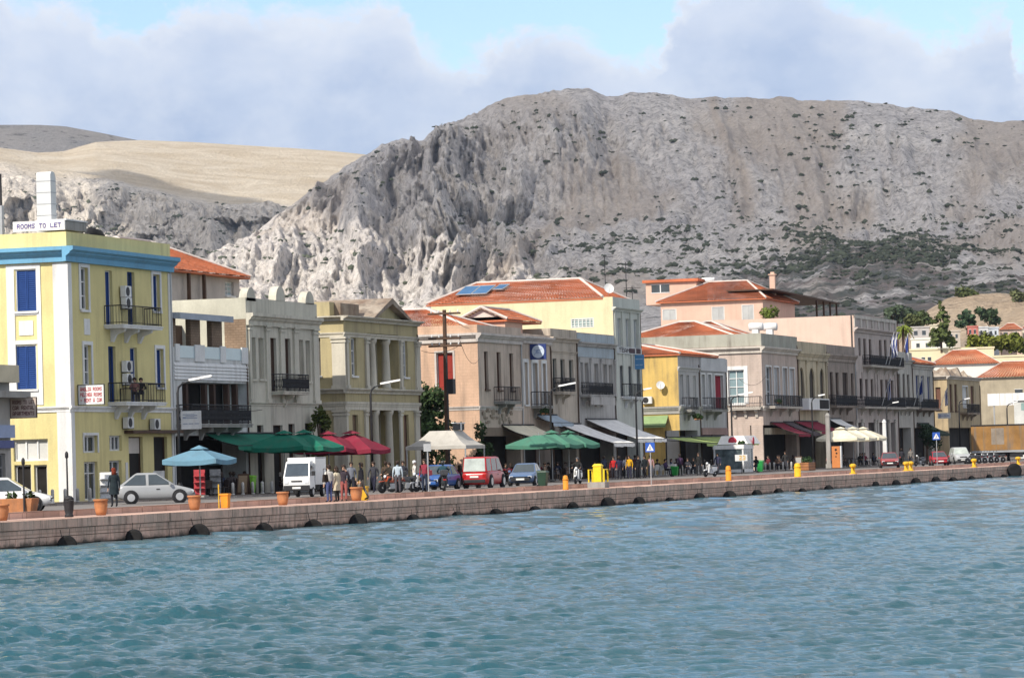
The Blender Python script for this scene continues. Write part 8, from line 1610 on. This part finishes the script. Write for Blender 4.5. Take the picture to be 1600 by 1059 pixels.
# telegraph pole and wires in the gap
xp, zt_ = at_v(693, 484, 19.5); t = thing('telegraph_pole', (xp, 19.5, RZ), 'brown wooden telegraph pole in the gap before the peach house', 'telegraph pole'); mb = MB(); mb.tube([(xp, 19.5, RZ), (xp+.15, 19.5, zt_)], [.19, .13], 8); mb.build('shaft', M_wood, t)
for dz_ in (.25, 1.9, 2.4): mb = MB(); mb.box(xp-.08, 18.4, zt_-dz_-.06, xp+.26, 20.6, zt_-dz_+.06); ar = mb.build('crossarm', M_wood, t); mi_ = MB(); [mi_.lathe((xp+.1, y, zt_-dz_+.06), [(.03, 0), (.055, .04), (.05, .16), (.01, .2)], 8) for y in (18.55, 19.1, 19.9, 20.4)]; mi_.build('insulator', M_white, ar)
mb = MB(); mb.box(xp-.3, 18.9, zt_-5.6, xp+.3, 19.3, zt_-4.6); mb.build('junction_box', M_iron, t); xq = UF(700, 640, 19.3); mb = MB(); mb.tube([(xq, 19.3, RZ), (xq, 19.3, zt_-3)], .05, 5); mb.build('conduit', M_iron, t)
def wire(p, q, sag, label):
    t = bpy.data.objects; mb = MB(); n = 14; mb.tube([(p[0]+(q[0]-p[0])*i/n, p[1]+(q[1]-p[1])*i/n, p[2]+(q[2]-p[2])*i/n-sag*4*(i/n)*(1-i/n)) for i in range(n+1)], .016, 4); o = mb.build('wire', M_iron); tag(o, label, 'wire', 'overhead wires by the telegraph pole'); return o
wire((xp+.1, 18.5, zt_-1.9), (UF(747, 560), VF-.1, ZF(747, 560)), .9, 'sagging wire from the telegraph pole to the peach house corner'); wire((xp+.1, 18.5, zt_-2.4), (UF(656, 548), VF-.1, ZF(656, 548)), .3, 'short wire from the telegraph pole to the columned building'); wire((xp+.1, 19.1, zt_-.25), (UF(820, 500), VF+3, ZF(820, 497)), .8, 'wire from the top of the telegraph pole to the peach roof room'); wire((UF(266, 637), VF-.15, ZF(266, 637)), (UF(405, 645), VF-.2, ZF(405, 640)), .2, 'wire strung from the yellow hotel to the scrolled house'); wire((UF(1150, 590), VF-.2, ZF(1150, 590)), (UF(1195, 590), VF-.2, ZF(1195, 586)), .8, 'sagging wire below the white framed side window')
# ------------------------------------------------------------------ greenery near and far
x = UF(668, 650, 23); tree('tree', 'dark green tree in the gap beside the ochre columned building', x, 23.5, RZ, ZF(670, 598, 23.5)-RZ, 2.2, (0.05, 0.085, 0.03), 3, n=2600, leaf=.17, trunk_h=.2)
x = UF(676, 670, 22); tree('tree', 'bushy green tree below the telegraph pole', x, 22, RZ, 4.6, 2.0, (0.06, 0.11, 0.03), 5, n=1800, leaf=.15, trunk_h=.12)
x = UF(752, 680, 19.4); tree('tree', 'small dark tree between the grey tent and peach house', x, 19.4, RZ, 4.3, 1.1, (0.04, 0.07, 0.025), 7, n=1300, leaf=.12, trunk_h=.25)
x = UF(505, 660, 20); tree('tree', 'slender green tree behind the wine red parasols', x, 20.2, RZ, 5.2, .9, (0.10, 0.13, 0.03), 9, n=900, leaf=.12, trunk_h=.3)
x = UF(1448, 690, 17); tree('tree', 'small round dark tree beside the dark green awning', x, 17, RZ, 4.4, 1.6, (0.025, 0.05, 0.02), 11, n=1500, leaf=.13, trunk_h=.4)
def hanging(px, py, v, label, r=.5):
    x, z = at_v(px, py, v); t = thing('hanging_plant', (x, v, z), label, 'plant', 'plants on the balconies'); crown(t, 'foliage', [(x-.5, v, z, r*.7, .6), (x, v, z, r, .6), (x+.6, v, z, r*.7, .6)], 320, .10, leaf_mat((0.04, 0.075, 0.025)), int(px)); mb = MB(); mb.box(x-.8, v-.1, z-r*.5, x+.8, v+.1, z-r*.3); mb.build('trough', M_terr, t)
hanging(853, 642, VF-.9, 'plants trailing under the balcony by the round blue sign'); hanging(1090, 651, VF-1, 'dark plants trailing from the red door balcony'); hanging(1216, 627, VF-.8, 'potted shrub on the balcony with white framed doors', .35); hanging(1160, 692, 15.4, 'dark plants on the lime awning edge by the kiosk', .4)
x_ = at_u(1203, 490, UF(1192, 480, VF+15)-.3); t = thing('hanging_plant', (UF(1192, 480, VF+15)-.5, x_[0], x_[1]), 'yellow green climber on the trellis of the salmon pink house', 'plant'); crown(t, 'foliage', [(UF(1192, 480, VF+15)-.5, x_[0]+d_*.5, x_[1]-.2+.3*abs(d_), .6, 1.2) for d_ in (-1, 0, 1)], 420, .16, leaf_mat((0.12, 0.16, 0.03)), 4); mb = MB(); mb.box(UF(1192, 480, VF+15)-.55, x_[0]-.05, x_[1]-3, UF(1192, 480, VF+15)-.45, x_[0]+.05, x_[1]+.4); mb.build('stem', M_wood, t)
# sandy hill with houses at its foot, behind the town to the right
hp = to_polar([(1330,640),(1380,560),(1410,524),(1430,504),(1450,482),(1476,467),(1520,461),(1560,460),(1600,458),(1680,455),(1800,480),(2000,560)])
azs = np.linspace(hp[0][0], hp[0][-1], 150); rs_ = np.linspace(700, 1150, 90); H4 = interp_rows([(700,)+base, (800, hp[0], hp[1]*.30), (980,)+hp, (1150, hp[0], hp[1]*.5)], rs_, azs)
RR4, AA4 = np.meshgrid(rs_, azs, indexing='ij'); X4 = RR4*np.cos(AA4); Y4 = CAM[1]+RR4*np.sin(AA4); Z4 = np.maximum(H4 + (fbm(X4/40, Y4/40, 81, 5)-.5)*7*(RR4 > 720)*(1-.7*smooth(RR4, 950, 980)) + (fbm(X4/8, Y4/8, 82, 4)-.5)*1.6, -1)
M_sand = rock_mat('sandy_hill', (0.40, 0.31, 0.22), (0.46, 0.37, 0.28), (0.50, 0.40, 0.29), (0.36, 0.27, 0.19), (0.06, 0.08, 0.04))
grid_mesh('hill', X4, Y4, Z4, M_sand, {'soil': smooth(fbm(X4/30, Y4/30, 83, 4), .4, .6), 'green': .25+0*X4})
def hz_(px, py, r): return at_d(px, py, r)
GT = 'trees on and below the sandy hill'
for i, (px, yb, yt, r, rad, c, kind, lb) in enumerate(((1471, 548, 471, 640, 4.6, (0.075, 0.095, 0.03), 'conifer', 'tall open conifer standing behind the long cream house'), (1412, 560, 506, 560, 2.2, (0.12, 0.15, 0.02), 'palm', 'yellow green palm right of the flags'), (1403, 562, 512, 570, 2.0, (0.07, 0.10, 0.03), 'palm', 'darker palm behind the pale balustrade'), (1418, 556, 510, 580, 1.8, (0.13, 0.15, 0.03), 'palm', 'third palm, nearest the long cream house'),
    (1511, 520, 482, 800, 3.6, (0.035, 0.06, 0.03), 'round', 'dark round tree at the foot of the sandy hill'), (1545, 512, 481, 830, 4.4, (0.04, 0.065, 0.03), 'round', 'broad dark tree on the slope of the sandy hill'), (1440, 512, 488, 780, 4, (0.06, 0.08, 0.03), 'round', 'olive tree at the left foot of the sandy hill'), (1430, 516, 494, 760, 3.4, (0.07, 0.08, 0.03), 'round', 'small olive tree behind the palms'), (1512, 467, 452, 975, 5, (0.09, 0.11, 0.04), 'round', 'pale green tree on the crest of the sandy hill'), (1590, 472, 457, 960, 4.4, (0.10, 0.11, 0.05), 'round', 'pale scrubby tree near the top right of the hill'),
    (1525, 550, 526, 660, 3.2, (0.13, 0.14, 0.02), 'round', 'yellow green tree behind the long cream house chimney'), (1545, 551, 524, 660, 3.6, (0.11, 0.125, 0.02), 'round', 'yellow green tree next to the long red roof'), (1565, 552, 523, 655, 3.8, (0.12, 0.13, 0.025), 'round', 'yellow green tree in the middle of the low line of trees'), (1588, 553, 524, 655, 3.8, (0.10, 0.115, 0.02), 'round', 'yellow green tree at the right end of the low line'), (1402, 510, 478, 900, 5, (0.05, 0.07, 0.04), 'round', 'dusky tree on the far left of the sandy hill'), (1420, 503, 484, 900, 4, (0.05, 0.07, 0.04), 'round', 'second dusky tree left of the sandy hill'))):
    x, y, z = at_d(px, yb, r); zt_ = at_d(px, yt, r)[2]; rad *= .6; c = tuple(q*1.35 for q in c); tree('tree' if kind == 'round' else ('conifer' if kind == 'conifer' else 'palm_tree'), lb, x, y, z, zt_-z, rad, c, 100+i, n=1400 if kind == 'conifer' else 800, leaf=.42 if kind != 'conifer' else .34, kind=kind, group=GT, trunk_h=.12)
GH = 'small houses at the foot of the sandy hill'
for i, (px0, px1, yt, yb, c, rf, lb) in enumerate(((1424, 1452, 512, 530, (0.45, 0.42, 0.40), 0, 'grey flat roofed house left of the conifer'), (1454, 1466, 509, 528, (0.62, 0.56, 0.42), 0, 'small cream house left of the conifer trunk'), (1482, 1500, 518, 534, (0.5, 0.44, 0.38), 0, 'beige house right of the conifer'), (1512, 1528, 511, 526, (0.48, 0.17, 0.14), 0, 'small dark red house at the hill foot'), (1530, 1544, 512, 526, (0.60, 0.62, 0.62), 0, 'small white house next to the dark red one'), (1545, 1560, 513, 527, (0.50, 0.54, 0.58), 0, 'small blue grey house in the middle of the hill foot row'), (1563, 1596, 515, 528, (0.55, 0.42, 0.34), 1.4, 'pinkish house with a low red roof at the hill foot'), (1598, 1640, 512, 528, (0.6, 0.55, 0.45), 1.4, 'cream house with a red roof at the right picture edge'))):
    far_house('small_house', lb, px0, px1, yt, yb, 740+8*i, paint(c), roof=rf or None, wins=((0.15, .35, .35, .75), (.6, .8, .35, .75)), depth=7)['group'] = GH
